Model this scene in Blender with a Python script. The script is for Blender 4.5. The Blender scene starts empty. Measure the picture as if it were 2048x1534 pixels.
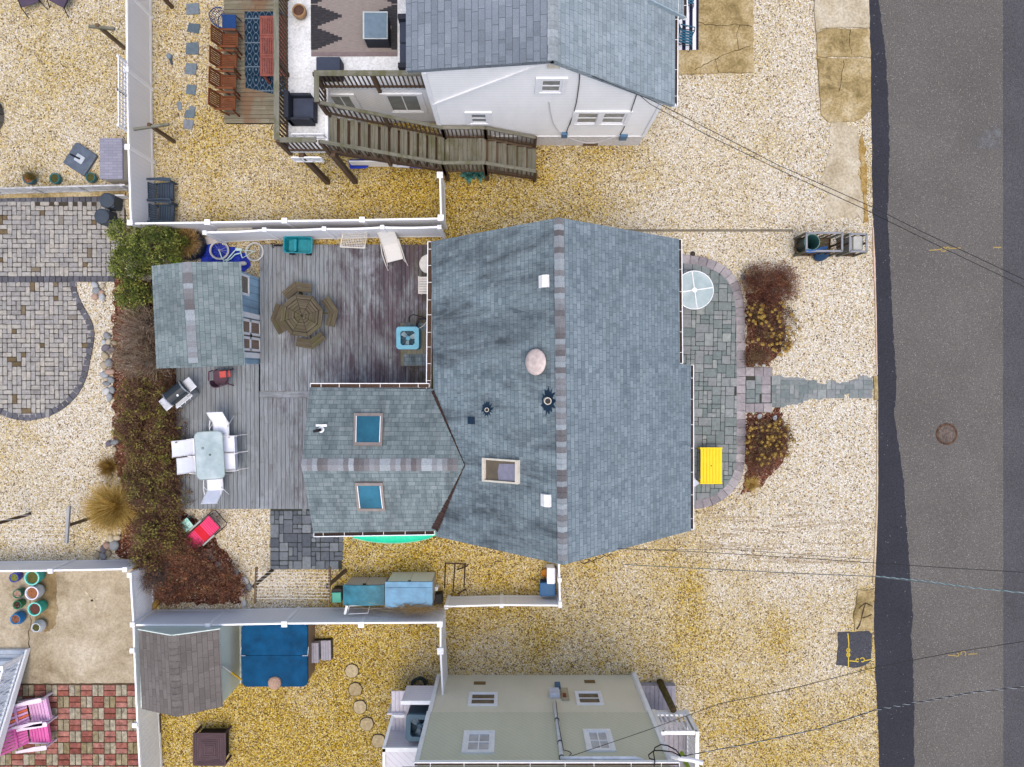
import bpy, bmesh, math, random
import numpy as np
from mathutils import Vector, Matrix
random.seed(11)
rng = np.random.default_rng(11)
C = bpy.context.scene.collection
R = math.radians
PI = math.pi
# ------------------------------------------------------------------ camera, sky, sun, exposure
H, F = 24.0, 1420.0                       # camera height in metres, focal length in photo pixels (2048 wide)
TILT = -math.atan(19.0 / F)
sc = bpy.context.scene
cd = bpy.data.cameras.new('camera')
cd.sensor_width = 36.0
cd.lens = F / 2048 * 36.0
cd.clip_end = 3000
cam = bpy.data.objects.new('camera', cd)
cam.location = (0, 0, H)
cam.rotation_euler = (TILT, 0, 0)
C.objects.link(cam)
sc.camera = cam
SUN_EL, SUN_AZ = R(75), R(165)
w = bpy.data.worlds.new('World')
sc.world = w
w.use_nodes = True
nt = w.node_tree
nt.nodes.clear()
sky = nt.nodes.new('ShaderNodeTexSky')
sky.sky_type = 'NISHITA'
sky.sun_disc = False
sky.sun_elevation = SUN_EL
sky.sun_rotation = SUN_AZ
sky.air_density = 1.0
sky.dust_density = 4.0
sky.ozone_density = 0.6
bg = nt.nodes.new('ShaderNodeBackground')
bg.inputs['Strength'].default_value = 0.15
out = nt.nodes.new('ShaderNodeOutputWorld')
nt.links.new(sky.outputs[0], bg.inputs['Color'])
nt.links.new(bg.outputs[0], out.inputs['Surface'])
sd = bpy.data.lights.new('sun', 'SUN')
sd.energy = 0.7
sd.angle = R(40)
sd.color = (1.0, 0.93, 0.82)
sun = bpy.data.objects.new('sun', sd)
dv = Vector((math.sin(SUN_AZ) * math.cos(SUN_EL), math.cos(SUN_AZ) * math.cos(SUN_EL), math.sin(SUN_EL)))
sun.rotation_euler = dv.to_track_quat('Z', 'Y').to_euler()
sun.location = (0, 0, 40)
C.objects.link(sun)
sc.view_settings.view_transform = 'Standard'
sc.view_settings.look = 'None'
sc.view_settings.exposure = 0.72
sc.view_settings.gamma = 1
sc.view_settings.use_curve_mapping = False
sc.cycles.max_bounces = 5
sc.cycles.diffuse_bounces = 3
sc.cycles.transparent_max_bounces = 6

# ------------------------------------------------------------------ placing: a photo pixel and a height give a point of the place
ct, st_ = math.cos(TILT), math.sin(TILT)
def P(px, py, z=0.0):
    x, y = (px - 1024) / F, -(py - 767) / F
    dy, dz = y * ct + st_, y * st_ - ct
    t = (z - H) / dz
    return Vector((x * t, dy * t, z))
def PXY(x, y):                            # ground point back to the pixel it is seen at
    d = np.array([x, y, -H * np.ones_like(x)])
    yc = d[1] * ct + d[2] * st_
    zc = -d[1] * st_ + d[2] * ct
    return 1024 + F * d[0] / -zc, 767 - F * yc / -zc
def ang(px0, py0, px1, py1):              # direction in the plan of a line drawn between two pixels
    return math.atan2(-(py1 - py0), px1 - px0)

# ------------------------------------------------------------------ objects
ORIG = {}
def thing(name, label, cat, loc=(0, 0, 0), rotz=0.0, group=None):
    o = bpy.data.objects.new(name, None)
    o.empty_display_size = 0.2
    C.objects.link(o)
    o.location = loc
    o.rotation_euler = (0, 0, rotz)
    tag(o, label, cat, group)
    ORIG[o.name] = Vector((0, 0, 0))
    return o
def wthing(name, label, cat, loc, group=None):     # its parts are given in world coordinates
    o = thing(name, label, cat, loc, 0.0, group)
    ORIG[o.name] = Vector(loc)
    return o
def tag(o, label, cat, group=None):
    o['label'] = label
    o['category'] = cat
    if group:
        o['group'] = group
    return o
def dup(root, loc, rotz=None, label=None, scale=None):
    def rec(o, parent):
        c = o.copy()
        C.objects.link(c)
        c.parent = parent
        for ch in list(o.children):
            rec(ch, c)
        return c
    r = rec(root, None)
    r.location = loc
    if rotz is not None:
        r.rotation_euler = (0, 0, rotz)
    if label:
        r['label'] = label
    if scale:
        r.scale = scale
    return r

class MB:
    """collects pieces and links them as ONE mesh object"""
    def __init__(s):
        s.v, s.f, s.m, s.a, s.r = [], [], [], [], []
    def add(s, verts, faces, mat=0, ax=None, rnd=None):
        o = len(s.v)
        s.v += [tuple(p) for p in verts]
        if rnd is None:
            rnd = (random.random(), random.random(), random.random())
        for f in faces:
            s.f.append(tuple(i + o for i in f))
            s.m.append(mat)
            s.a.append(ax)
            s.r.append(rnd)
        return s
    def box(s, x0, x1, y0, y1, z0, z1, **k):
        v = [(x, y, z) for z in (z0, z1) for x, y in ((x0, y0), (x1, y0), (x1, y1), (x0, y1))]
        if 'ax' not in k:
            d = (abs(x1 - x0), abs(y1 - y0), abs(z1 - z0))
            k['ax'] = [(1, 0, 0), (0, 1, 0), (0, 0, 1)][d.index(max(d))]
        return s.add(v, [(3, 2, 1, 0), (4, 5, 6, 7), (0, 1, 5, 4), (1, 2, 6, 5), (2, 3, 7, 6), (3, 0, 4, 7)], **k)
    def obox(s, c, ux, uy, uz, **k):      # half-axis vectors
        c, ux, uy, uz = Vector(c), Vector(ux), Vector(uy), Vector(uz)
        v = [c + ux * i + uy * j + uz * l for l in (-1, 1) for i, j in ((-1, -1), (1, -1), (1, 1), (-1, 1))]
        if 'ax' not in k:
            k['ax'] = tuple(max((ux, uy, uz), key=lambda q: q.length).normalized())
        fs = [(3, 2, 1, 0), (4, 5, 6, 7), (0, 1, 5, 4), (1, 2, 6, 5), (2, 3, 7, 6), (3, 0, 4, 7)]
        if ux.cross(uy).dot(uz) < 0:
            fs = [tuple(reversed(f)) for f in fs]
        return s.add(v, fs, **k)
    def bar(s, p, q, wd, ht, up=(0, 0, 1), **k):
        p, q = Vector(p), Vector(q)
        d = q - p
        side = d.cross(Vector(up))
        if side.length < 1e-6:
            side = d.cross(Vector((1, 0, 0)))
        side.normalize()
        u = side.cross(d).normalized()
        return s.obox((p + q) / 2, d / 2, side * wd / 2, u * ht / 2, ax=tuple(d.normalized()), **k)
    def prism(s, poly, z0, z1, **k):      # poly counter-clockwise in plan
        a = sum(poly[i][0] * poly[(i + 1) % len(poly)][1] - poly[(i + 1) % len(poly)][0] * poly[i][1] for i in range(len(poly)))
        if a < 0:
            poly = list(reversed(poly))
        n = len(poly)
        v = [(p[0], p[1], z0) for p in poly] + [(p[0], p[1], z1) for p in poly]
        fs = [tuple(reversed(range(n))), tuple(range(n, 2 * n))]
        fs += [(i, (i + 1) % n, n + (i + 1) % n, n + i) for i in range(n)]
        return s.add(v, fs, **k)
    def slab(s, poly, t, **k):            # a plane polygon given in 3-D, thickened downwards along its normal
        p = [Vector(q) for q in poly]
        nrm = Vector((0, 0, 0))
        for i in range(len(p)):
            nrm += p[i].cross(p[(i + 1) % len(p)])
        nrm.normalize()
        if nrm.z < -1e-4:
            p.reverse()
            nrm = -nrm
        n = len(p)
        v = [q - nrm * t for q in p] + p
        fs = [tuple(reversed(range(n))), tuple(range(n, 2 * n))]
        fs += [(i, (i + 1) % n, n + (i + 1) % n, n + i) for i in range(n)]
        return s.add(v, fs, **k)
    def tube(s, pts, r, n=6, cap=True, **k):
        pts = [Vector(p) for p in pts]
        rs = r if isinstance(r, (list, tuple)) else [r] * len(pts)
        t0 = (pts[1] - pts[0]).normalized()
        nn = t0.orthogonal().normalized()
        v, fs = [], []
        for i, p in enumerate(pts):
            t = (pts[min(i + 1, len(pts) - 1)] - pts[max(i - 1, 0)]).normalized()
            nn = (nn - t * nn.dot(t))
            nn = nn.normalized() if nn.length > 1e-6 else t.orthogonal().normalized()
            b = t.cross(nn)
            for j in range(n):
                a = 2 * PI * j / n
                v.append(p + (nn * math.cos(a) + b * math.sin(a)) * rs[i])
        for i in range(len(pts) - 1):
            for j in range(n):
                fs.append((i * n + j, i * n + (j + 1) % n, (i + 1) * n + (j + 1) % n, (i + 1) * n + j))
        if cap:
            fs.append(tuple(reversed(range(n))))
            fs.append(tuple(range((len(pts) - 1) * n, len(pts) * n)))
        if 'ax' not in k:
            k['ax'] = tuple(t0)
        return s.add(v, fs, **k)
    def lathe(s, prof, c=(0, 0, 0), n=24, sx=1, sy=1, mt=None, cap=True, **k):
        c = Vector(c)
        v, fs = [], []
        for r, z in prof:
            for j in range(n):
                a = 2 * PI * j / n
                q = Vector((r * math.cos(a) * sx, r * math.sin(a) * sy, z))
                v.append((mt @ q if mt else q) + c)
        m = len(prof)
        for i in range(m - 1):
            for j in range(n):
                fs.append((i * n + j, i * n + (j + 1) % n, (i + 1) * n + (j + 1) % n, (i + 1) * n + j))
        if cap:
            if prof[0][0] > 1e-5:
                fs.append(tuple(reversed(range(n))))
            if prof[-1][0] > 1e-5:
                fs.append(tuple(range((m - 1) * n, m * n)))
        return s.add(v, fs, **k)
    def strip(s, path, wd, z, **k):       # flat ribbon along a plan path
        pts = [Vector((p[0], p[1], 0)) for p in path]
        v, fs = [], []
        for i, p in enumerate(pts):
            t = (pts[min(i + 1, len(pts) - 1)] - pts[max(i - 1, 0)]).normalized()
            nrm = Vector((-t.y, t.x, 0))
            ww = wd[i] if isinstance(wd, (list, tuple)) else wd
            for sg in (-1, 1):
                q = p + nrm * sg * ww / 2
                v.append((q.x, q.y, z))
        for i in range(len(pts) - 1):
            fs.append((2 * i + 1, 2 * i, 2 * i + 2, 2 * i + 3))
        return s.add(v, fs, **k)
    def grid(s, pts, **k):                # rows of points
        n, m = len(pts), len(pts[0])
        v = [p for row in pts for p in row]
        fs = [(i * m + j, i * m + j + 1, (i + 1) * m + j + 1, (i + 1) * m + j) for i in range(n - 1) for j in range(m - 1)]
        return s.add(v, fs, **k)
    def build(s, name, mats, parent=None, loc=None, smooth=False, bevel=0.0, solid=0.0, subsurf=0):
        if not isinstance(mats, (list, tuple)):
            mats = [mats]
        off = ORIG[parent.name] if parent is not None else Vector(loc if loc is not None else (0, 0, 0))
        me = bpy.data.meshes.new(name)
        me.from_pydata([(p[0] - off.x, p[1] - off.y, p[2] - off.z) for p in s.v], [], s.f)
        for m in mats:
            me.materials.append(m)
        me.polygons.foreach_set('material_index', s.m)
        if smooth:
            me.polygons.foreach_set('use_smooth', [True] * len(s.f))
        uvl = me.uv_layers.new(name='UVMap')
        uv = np.zeros((len(me.loops), 2), dtype=np.float32)
        li = 0
        for f, a in zip(s.f, s.a):
            pts = [Vector(s.v[i]) for i in f]
            nrm = Vector((0, 0, 0))
            for i in range(len(pts)):
                nrm += pts[i].cross(pts[(i + 1) % len(pts)])
            if nrm.length < 1e-12:
                nrm = Vector((0, 0, 1))
            nrm.normalize()
            if a is None:
                hx = Vector((1, 0, 0)) if abs(nrm.z) > 0.999 else Vector((0, 0, 1)).cross(nrm).normalized()
            else:
                hx = Vector(a)
                hx = hx - nrm * hx.dot(nrm)
                hx = hx.normalized() if hx.length > 0.05 else nrm.orthogonal().normalized()
            hy = nrm.cross(hx)
            for p in pts:
                uv[li] = (p.dot(hx), p.dot(hy))
                li += 1
        uvl.data.foreach_set('uv', uv.ravel())
        at = me.attributes.new('rnd', 'FLOAT_COLOR', 'FACE')
        at.data.foreach_set('color', np.array([(r[0], r[1], r[2], 1) for r in s.r], dtype=np.float32).ravel())
        me.update()
        o = bpy.data.objects.new(name, me)
        C.objects.link(o)
        if parent is not None:
            o.parent = parent
        elif loc is not None:
            o.location = off
        ORIG[o.name] = off.copy()
        if bevel:
            b = o.modifiers.new('bevel', 'BEVEL')
            b.width = bevel
            b.segments = 2
            b.limit_method = 'ANGLE'
        if solid:
            b = o.modifiers.new('solid', 'SOLIDIFY')
            b.thickness = solid
            b.offset = -1
        if subsurf:
            b = o.modifiers.new('sub', 'SUBSURF')
            b.levels = b.render_levels = subsurf
        return o
def struct(name, mb, mats, **k):
    o = mb.build(name, mats, **k)
    o['kind'] = 'structure'
    return o
def raw_mesh(name, V, Q, rnd, mat, parent=None, loc=None):   # big leaf meshes straight from arrays
    off = ORIG[parent.name] if parent is not None else Vector(loc or (0, 0, 0))
    me = bpy.data.meshes.new(name)
    V = np.asarray(V, dtype=np.float32) - np.array(off, dtype=np.float32)
    n, k = Q.shape
    me.vertices.add(len(V))
    me.vertices.foreach_set('co', V.ravel())
    me.loops.add(n * k)
    me.loops.foreach_set('vertex_index', Q.ravel().astype(np.int32))
    me.polygons.add(n)
    me.polygons.foreach_set('loop_start', np.arange(0, n * k, k, dtype=np.int32))
    at = me.attributes.new('rnd', 'FLOAT_COLOR', 'FACE')
    at.data.foreach_set('color', np.concatenate([rnd, np.ones((n, 1))], 1).astype(np.float32).ravel())
    me.materials.append(mat)
    me.update(calc_edges=True)
    me.validate()
    o = bpy.data.objects.new(name, me)
    C.objects.link(o)
    if parent is not None:
        o.parent = parent
    else:
        o.location = off
    ORIG[o.name] = off.copy()
    return o

def pieces(mb, name, mats, parent, **k):
    """each added piece becomes an object of its own"""
    key = {}
    for f, m, a, r in zip(mb.f, mb.m, mb.a, mb.r):
        key.setdefault(r, []).append((f, m, a))
    out = []
    for r, fs in key.items():
        ids = sorted({i for f, _, _ in fs for i in f})
        mp = {i: j for j, i in enumerate(ids)}
        b = MB()
        b.v = [mb.v[i] for i in ids]
        for f, m, a in fs:
            b.f.append(tuple(mp[i] for i in f))
            b.m.append(m)
            b.a.append(a)
            b.r.append(r)
        out.append(b.build(name, mats, parent, **k))
    return out
# ------------------------------------------------------------------ materials
class Mt:
    def __init__(s, name, rough=0.7, spec=0.3, metal=0.0):
        s.mat = bpy.data.materials.new(name)
        s.mat.use_nodes = True
        s.nt = s.mat.node_tree
        s.b = s.nt.nodes['Principled BSDF']
        s.b.inputs['Roughness'].default_value = rough
        s.b.inputs['Specular IOR Level'].default_value = spec
        s.b.inputs['Metallic'].default_value = metal
    def n(s, typ, ins=None, **props):
        nd = s.nt.nodes.new('ShaderNode' + typ)
        for k, v in props.items():
            setattr(nd, k, v)
        for k, v in (ins or {}).items():
            s.set(nd.inputs[k], v)
        return nd
    def set(s, sock, v):
        if hasattr(v, 'is_output') or isinstance(v, bpy.types.NodeSocket):
            s.nt.links.new(v, sock)
        elif isinstance(v, (tuple, list)) and sock.type == 'RGBA' and len(v) == 3:
            sock.default_value = (*v, 1)
        else:
            sock.default_value = v
    def obj(s):
        return s.n('TexCoord').outputs['Object']
    def uv(s):
        return s.n('TexCoord').outputs['UV']
    def pos(s):
        return s.n('NewGeometry').outputs['Position']
    def rnd(s, ch=None):
        a = s.n('Attribute', attribute_name='rnd')
        if ch is None:
            return a.outputs['Color']
        return s.n('SeparateColor', {'Color': a.outputs['Color']}).outputs[ch]
    def scale(s, vec, sx, sy, sz=1.0):
        return s.n('Mapping', {'Vector': vec, 'Scale': (sx, sy, sz)}).outputs[0]
    def noise(s, vec, scale, detail=4, rough=0.55, dist=0.0, col=False):
        nd = s.n('TexNoise', {'Vector': vec, 'Scale': scale, 'Detail': detail, 'Roughness': rough, 'Distortion': dist})
        return nd.outputs['Color' if col else 'Fac']
    def ramp(s, fac, stops, interp='LINEAR'):
        nd = s.n('ValToRGB', {'Fac': fac})
        cr = nd.color_ramp
        cr.interpolation = interp
        while len(cr.elements) < len(stops):
            cr.elements.new(0.5)
        for e, (p, c) in zip(cr.elements, stops):
            e.position = p
            if not isinstance(c, (tuple, list)):
                c = (c, c, c)
            e.color = (*c[:3], 1)
        return nd.outputs['Color']
    def mix(s, fac, a, b, mode='MIX'):
        nd = s.n('Mix', data_type='RGBA', blend_type=mode)
        s.set(nd.inputs[0], fac)
        s.set(nd.inputs[6], a)
        s.set(nd.inputs[7], b)
        return nd.outputs[2]
    def math(s, op, a, b=0.0, c=0.0):
        nd = s.n('Math', operation=op)
        s.set(nd.inputs[0], a)
        s.set(nd.inputs[1], b)
        s.set(nd.inputs[2], c)
        return nd.outputs[0]
    def color(s, c):
        s.set(s.b.inputs['Base Color'], c)
        return s
    def bump(s, h, strength=0.3, dist=0.01):
        nd = s.n('Bump', {'Height': h, 'Strength': strength, 'Distance': dist})
        s.nt.links.new(nd.outputs[0], s.b.inputs['Normal'])
        return s
_cache = {}
def plain(name, col, rough=0.6, spec=0.35, metal=0.0, var=0.12, nscale=6.0):
    """paint, plastic, metal: one colour with faint dirt and uneven gloss"""
    if name in _cache:
        return _cache[name]
    m = Mt(name, rough, spec * .55, metal)
    o = m.obj()
    nz = m.noise(o, nscale, 5, 0.6)
    dk = tuple(c * (1 - var * 1.6) for c in col)
    lt = tuple(min(1, c * (1 + var * 0.5)) for c in col)
    c = m.ramp(nz, [(0.3, dk), (0.7, lt)])
    c = m.mix(m.math('MULTIPLY', m.rnd(0), var), c, dk)
    m.color(c)
    m.set(m.b.inputs['Roughness'], m.math('ADD', m.math('MULTIPLY', m.noise(o, 3, 3), 0.25), rough - 0.12))
    _cache[name] = m.mat
    return m.mat
def wood(name, a, b, c3, grain=28.0, rough=0.85, stain=None, stain_scale=0.9, stain_lo=0.5, stain_hi=0.62):
    m = Mt(name, rough, 0.15)
    u = m.uv()
    off = m.n('VectorMath', {0: u, 1: m.n('VectorMath', {0: m.rnd(), 1: (37, 91, 13)}, operation='MULTIPLY').outputs[0]}, operation='ADD').outputs[0]
    g = m.noise(m.scale(off, 1.6, grain), 1.0, 6, 0.65, 0.3)
    c = m.ramp(g, [(0.25, a), (0.5, b), (0.78, c3)])
    c = m.mix(m.math('MULTIPLY', m.rnd(0), 0.45), c, tuple(x * 0.6 for x in b))
    if stain:
        s = m.noise(m.scale(m.pos(), 1.0, 0.45), stain_scale, 6, 0.68, 0.5)
        sf = m.ramp(s, [(stain_lo, 0.0), (stain_hi, 1.0)])
        c = m.mix(m.math('MULTIPLY', sf, 0.85), c, stain)
    m.color(c)
    m.bump(g, 0.35, 0.004)
    return m.mat
# ------------------------------------------------------------------ surfaces of the place
def gravel_mat():
    m = Mt('pea_gravel', 0.8, 0.2)
    p = m.pos()
    st = m.n('Attribute', attribute_name='stain').outputs['Fac']
    wob = m.math('MULTIPLY', m.math('SUBTRACT', m.noise(p, 0.42, 5, 0.65), 0.5), 1.5)
    wob2 = m.math('MULTIPLY', m.math('SUBTRACT', m.noise(p, 3.5, 4, 0.7), 0.5), 0.55)
    s = m.n('Clamp', {'Value': m.math('ADD', m.math('ADD', st, wob), wob2)}).outputs[0]
    v1 = m.n('TexVoronoi', {'Vector': p, 'Scale': 29.0, 'Randomness': 1.0})
    e1 = m.n('TexVoronoi', {'Vector': p, 'Scale': 29.0, 'Randomness': 1.0}, feature='DISTANCE_TO_EDGE')
    r = m.n('SeparateColor', {'Color': v1.outputs['Color']})
    pale = m.ramp(r.outputs[0], [(0.0, (.10, .065, .035)), (0.05, (.30, .21, .12)), (0.14, (.46, .39, .27)), (0.38, (.65, .61, .52)), (0.66, (.79, .775, .735)), (0.86, (.56, .41, .17)), (0.91, (.62, .53, .35)), (1.0, (.86, .855, .84))])
    warm = m.ramp(r.outputs[0], [(0.0, (.04, .025, .004)), (0.12, (.14, .08, .008)), (0.34, (.31, .19, .014)), (0.62, (.46, .30, .016)), (0.82, (.56, .40, .04)), (1.0, (.66, .56, .26))])
    per = m.n('Clamp', {'Value': m.math('ADD', s, m.math('MULTIPLY', m.math('SUBTRACT', r.outputs[1], 0.5), 0.7))}).outputs[0]
    c = m.mix(per, pale, warm)
    gap = m.ramp(e1.outputs['Distance'], [(0.0, 0.42), (0.1, 0.92), (0.2, 1.0)])
    c = m.mix(1.0, c, gap, 'MULTIPLY')
    # scattered dead leaves and dark specks
    v2 = m.n('TexVoronoi', {'Vector': p, 'Scale': 7.0, 'Randomness': 1.0})
    r2 = m.n('SeparateColor', {'Color': v2.outputs['Color']})
    lit = m.n('Attribute', attribute_name='litter').outputs['Fac']
    leaf = m.math('MULTIPLY', m.math('LESS_THAN', v2.outputs['Distance'], 0.21), m.math('LESS_THAN', r2.outputs[0], m.math('ADD', m.math('MULTIPLY', m.noise(p, 0.5, 2), 0.3), m.math('MULTIPLY', lit, .55))))
    c = m.mix(m.math('MULTIPLY', leaf, 0.85), c, m.ramp(r2.outputs[1], [(0, (.05, .03, .02)), (1, (.22, .10, .03))]))
    # ruts of turning wheels: earth showing through in thin lines
    rn = m.noise(m.scale(p, .42, 4.2), 1.0, 4, .6, .9)
    rf = m.math('MULTIPLY', m.ramp(rn, [(.53, 0.0), (.60, .55), (.66, 0.0)]), m.n('Attribute', attribute_name='rut').outputs['Fac'])
    c = m.mix(rf, c, (.20, .13, .05))
    m.color(c)
    h = m.math('ADD', m.math('MULTIPLY', e1.outputs['Distance'], 1.0), m.math('MULTIPLY', r.outputs[2], 0.3))
    m.bump(h, 0.9, 0.02)
    return m.mat
def asphalt_mat(name, base, fleck, amount):
    m = Mt(name, 0.9, 0.2)
    p = m.pos()
    n1 = m.noise(p, 0.35, 5, 0.6)
    n2 = m.noise(p, 22, 3, 0.7)
    c = m.ramp(n2, [(0.3, tuple(x * 0.62 for x in base)), (0.5, base), (0.7, tuple(x * 1.4 for x in base))])
    c = m.mix(1.0, c, m.ramp(n1, [(0.3, 0.86), (0.7, 1.1)]), 'MULTIPLY')
    v = m.n('TexVoronoi', {'Vector': p, 'Scale': 27.0})
    r = m.n('SeparateColor', {'Color': v.outputs['Color']})
    f = m.math('MULTIPLY', m.math('LESS_THAN', r.outputs[0], amount), m.math('LESS_THAN', v.outputs['Distance'], 0.34))
    c = m.mix(m.math('MULTIPLY', f, m.math('ADD', 0.35, m.math('MULTIPLY', r.outputs[1], 0.6))), c, fleck)
    d = m.ramp(m.noise(p, 1.3, 6, 0.75, 0.4), [(0.62, 0.0), (0.78, 0.35)])
    c = m.mix(d, c, tuple(x * 0.55 for x in base))
    m.color(c)
    m.bump(n2, 0.4, 0.006)
    return m.mat
def concrete_mat(name, a, b, c3, scale=0.9, fine=0.74):
    m = Mt(name, 0.85, 0.2)
    p = m.pos()
    n1 = m.noise(p, scale, 7, 0.68, 0.35)
    c = m.ramp(n1, [(0.3, a), (0.5, b), (0.7, c3)])
    n2 = m.noise(p, 14, 4, 0.75)
    c = m.mix(1.0, c, m.ramp(n2, [(0.3, fine), (0.62, 1.08)]), 'MULTIPLY')
    sp = m.ramp(m.noise(p, 2.6, 6, 0.8), [(0.6, 0.0), (0.75, 0.55)])
    c = m.mix(sp, c, tuple(x * 0.45 for x in a))
    m.color(c)
    m.bump(n2, 0.25, 0.004)
    return m.mat
def stone_mat(name, stops, ch=0, rough=0.8, mott=0.35, nscale=9):
    """pavers and pebbles: each piece its own tone, mottled"""
    m = Mt(name, rough, 0.25)
    c = m.ramp(m.rnd(ch), stops)
    n = m.noise(m.pos(), nscale, 6, 0.7)
    c = m.mix(1.0, c, m.ramp(n, [(0.25, 1 - mott), (0.7, 1 + mott * 0.35)]), 'MULTIPLY')
    d = m.ramp(m.noise(m.pos(), 1.1, 5, 0.7), [(0.58, 0.0), (0.75, 0.4)])
    c = m.mix(d, c, tuple(x * 0.5 for x in stops[0][1]))
    m.color(c)
    m.bump(n, 0.3, 0.006)
    return m.mat
def shingle_mat(name, dark, mid, light, wbr=0.13, row=0.14, streak=0.0, streak_col=(.022, .026, .034), mort=0.006):
    m = Mt(name, 0.92, 0.12)
    u = m.uv()
    wn = m.n('VectorMath', {0: u, 1: (0.013, 0.0, 0.0)}, operation='ADD').outputs[0]
    b1 = m.n('TexBrick', {'Vector': wn, 'Color1': (0, 0, 0), 'Color2': (1, 1, 1), 'Mortar': (0.5, 0.5, 0.5), 'Scale': 1.0, 'Mortar Size': 0.0, 'Brick Width': wbr, 'Row Height': row}, offset=0.37, offset_frequency=3)
    b2 = m.n('TexBrick', {'Vector': u, 'Color1': (0, 0, 0), 'Color2': (1, 1, 1), 'Mortar': (0, 0, 0), 'Scale': 1.0, 'Mortar Size': mort, 'Mortar Smooth': 0.4, 'Brick Width': wbr * 1.7, 'Row Height': row}, offset=0.5, squash=1.35, squash_frequency=3)
    t = m.math('ADD', m.math('MULTIPLY', b1.outputs['Color'], 0.55), m.math('MULTIPLY', b2.outputs['Color'], 0.45))
    c = m.ramp(t, [(0.05, tuple(.6 * a + .4 * b for a, b in zip(dark, mid))), (0.45, mid), (1.0, tuple(.6 * a + .4 * b for a, b in zip(light, mid)))])
    sp = m.noise(m.pos(), 55, 2, 0.6)
    c = m.mix(1.0, c, m.ramp(sp, [(0.3, 0.75), (0.7, 1.18)]), 'MULTIPLY')
    c = m.mix(1.0, c, m.ramp(m.noise(m.pos(), 0.5, 5, 0.6), [(0.3, 0.86), (0.7, 1.08)]), 'MULTIPLY')
    c = m.mix(m.math('MULTIPLY', b2.outputs['Fac'], 0.75), c, tuple(x * 0.4 for x in dark))  # dark shingle edges: the row-edge shadow line is painted into the colour
    if streak:
        s1 = m.noise(m.scale(u, 1.35, 0.30), 1.0, 7, 0.68, 0.5)
        s2 = m.noise(m.scale(u, 5.0, 1.1), 1.0, 4, 0.7, 0.4)
        sf = m.ramp(m.math('ADD', m.math('MULTIPLY', s1, 0.78), m.math('MULTIPLY', s2, 0.22)), [(0.465, 0.0), (0.53, 0.4), (0.62, 1.0)])
        c = m.mix(m.math('MULTIPLY', sf, streak), c, streak_col)
    m.color(c)
    sep = m.n('SeparateXYZ', {'Vector': u}).outputs[1]
    saw = m.math('FRACT', m.math('DIVIDE', sep, row))
    m.bump(m.math('ADD', m.math('MULTIPLY', saw, -1.0), m.math('MULTIPLY', t, 0.35)), 0.55, 0.012)
    return m.mat
def siding_mat(name, col, row=0.11, groove=0.55, vertical=False, var=0.1):
    """lap siding: real steps in the shading come from the bump, the groove line darkens each joint in the colour"""
    m = Mt(name, 0.55, 0.3)
    sep = m.n('SeparateXYZ', {'Vector': m.uv()})
    saw = m.math('FRACT', m.math('DIVIDE', sep.outputs[0 if vertical else 1], row))
    n = m.noise(m.scale(m.pos(), 1, 1, 0.35), 1.2, 6, 0.7)
    c = m.ramp(n, [(0.3, tuple(x * (1 - var) for x in col)), (0.65, col)])
    j = m.ramp(saw, [(0.0, groove), (0.1, 1.0), (1.0, 1.0)])
    c = m.mix(1.0, c, j, 'MULTIPLY')
    m.color(c)
    m.bump(m.math('MULTIPLY', saw, -1.0) if not vertical else m.ramp(saw, [(0, 0.0), (0.06, 1.0), (0.94, 1.0), (1, 0.0)]), 0.5, 0.012)
    return m.mat
def leaf_mat(name, stops, rough=0.7, tl=0.15):
    m = Mt(name, rough, 0.2)
    c = m.ramp(m.rnd(0), stops)
    m.color(c)
    return m.mat
def glass_mat(name, col, rough=0.06):
    m = Mt(name, rough, 0.6)
    n = m.noise(m.obj(), 2.0, 4, 0.6)
    m.color(m.ramp(n, [(0.3, tuple(x * 0.7 for x in col)), (0.7, tuple(min(1, x * 1.2) for x in col))]))
    m.b.inputs['Coat Weight'].default_value = 0.3
    return m.mat
GRAVEL = gravel_mat()
ASPHALT = asphalt_mat('worn_asphalt', (.106, .099, .092), (.30, .28, .25), 0.16)
ASPHALT_NEW = asphalt_mat('fresh_asphalt', (.030, .031, .040), (.28, .26, .25), 0.010)
ASPHALT_FAR = asphalt_mat('second_lane_asphalt', (.068, .066, .072), (.2, .19, .19), 0.03)
CONC_TAN = concrete_mat('mossy_concrete', (.15, .11, .04), (.35, .265, .125), (.52, .435, .275), 1.2, .5)
CONC_PALE = concrete_mat('pale_concrete', (.30, .24, .15), (.45, .39, .28), (.54, .49, .39), 0.9, .6)
CONC_YARD = concrete_mat('yard_concrete', (.17, .125, .07), (.37, .31, .215), (.50, .44, .34), 0.6, .66)
CRACK = plain('crack_dark', (.05, .035, .02), 0.9)
SHINGLE = shingle_mat('slate_blue_shingle', (0.104, 0.137, 0.165), (0.171, 0.217, 0.250), (0.262, 0.320, 0.356))
SHINGLE_ST = shingle_mat('slate_blue_shingle_streaked', (0.104, 0.140, 0.165), (0.177, 0.226, 0.250), (0.268, 0.327, 0.354), streak=0.66, wbr=.13)
SHINGLE_WING = shingle_mat('wing_shingle', (0.097, 0.131, 0.145), (0.166, 0.209, 0.220), (0.268, 0.313, 0.324), streak=0.4)
SHINGLE_CAP = stone_mat('ridge_cap_shingle', [(0, (.12, .11, .115)), (0.35, (.21, .215, .23)), (0.75, (.27, .30, .33)), (1, (.34, .385, .42))], mott=0.4, nscale=30)
SHINGLE_3TAB = shingle_mat('three_tab_shingle', (.12, .14, .16), (.175, .205, .24), (.24, .275, .31), wbr=0.31, row=0.17, mort=0.008)
SHINGLE_PALE = shingle_mat('pale_blue_shingle', (.165, .205, .23), (.24, .292, .325), (.34, .392, .43), wbr=0.16, row=0.145)
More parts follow.
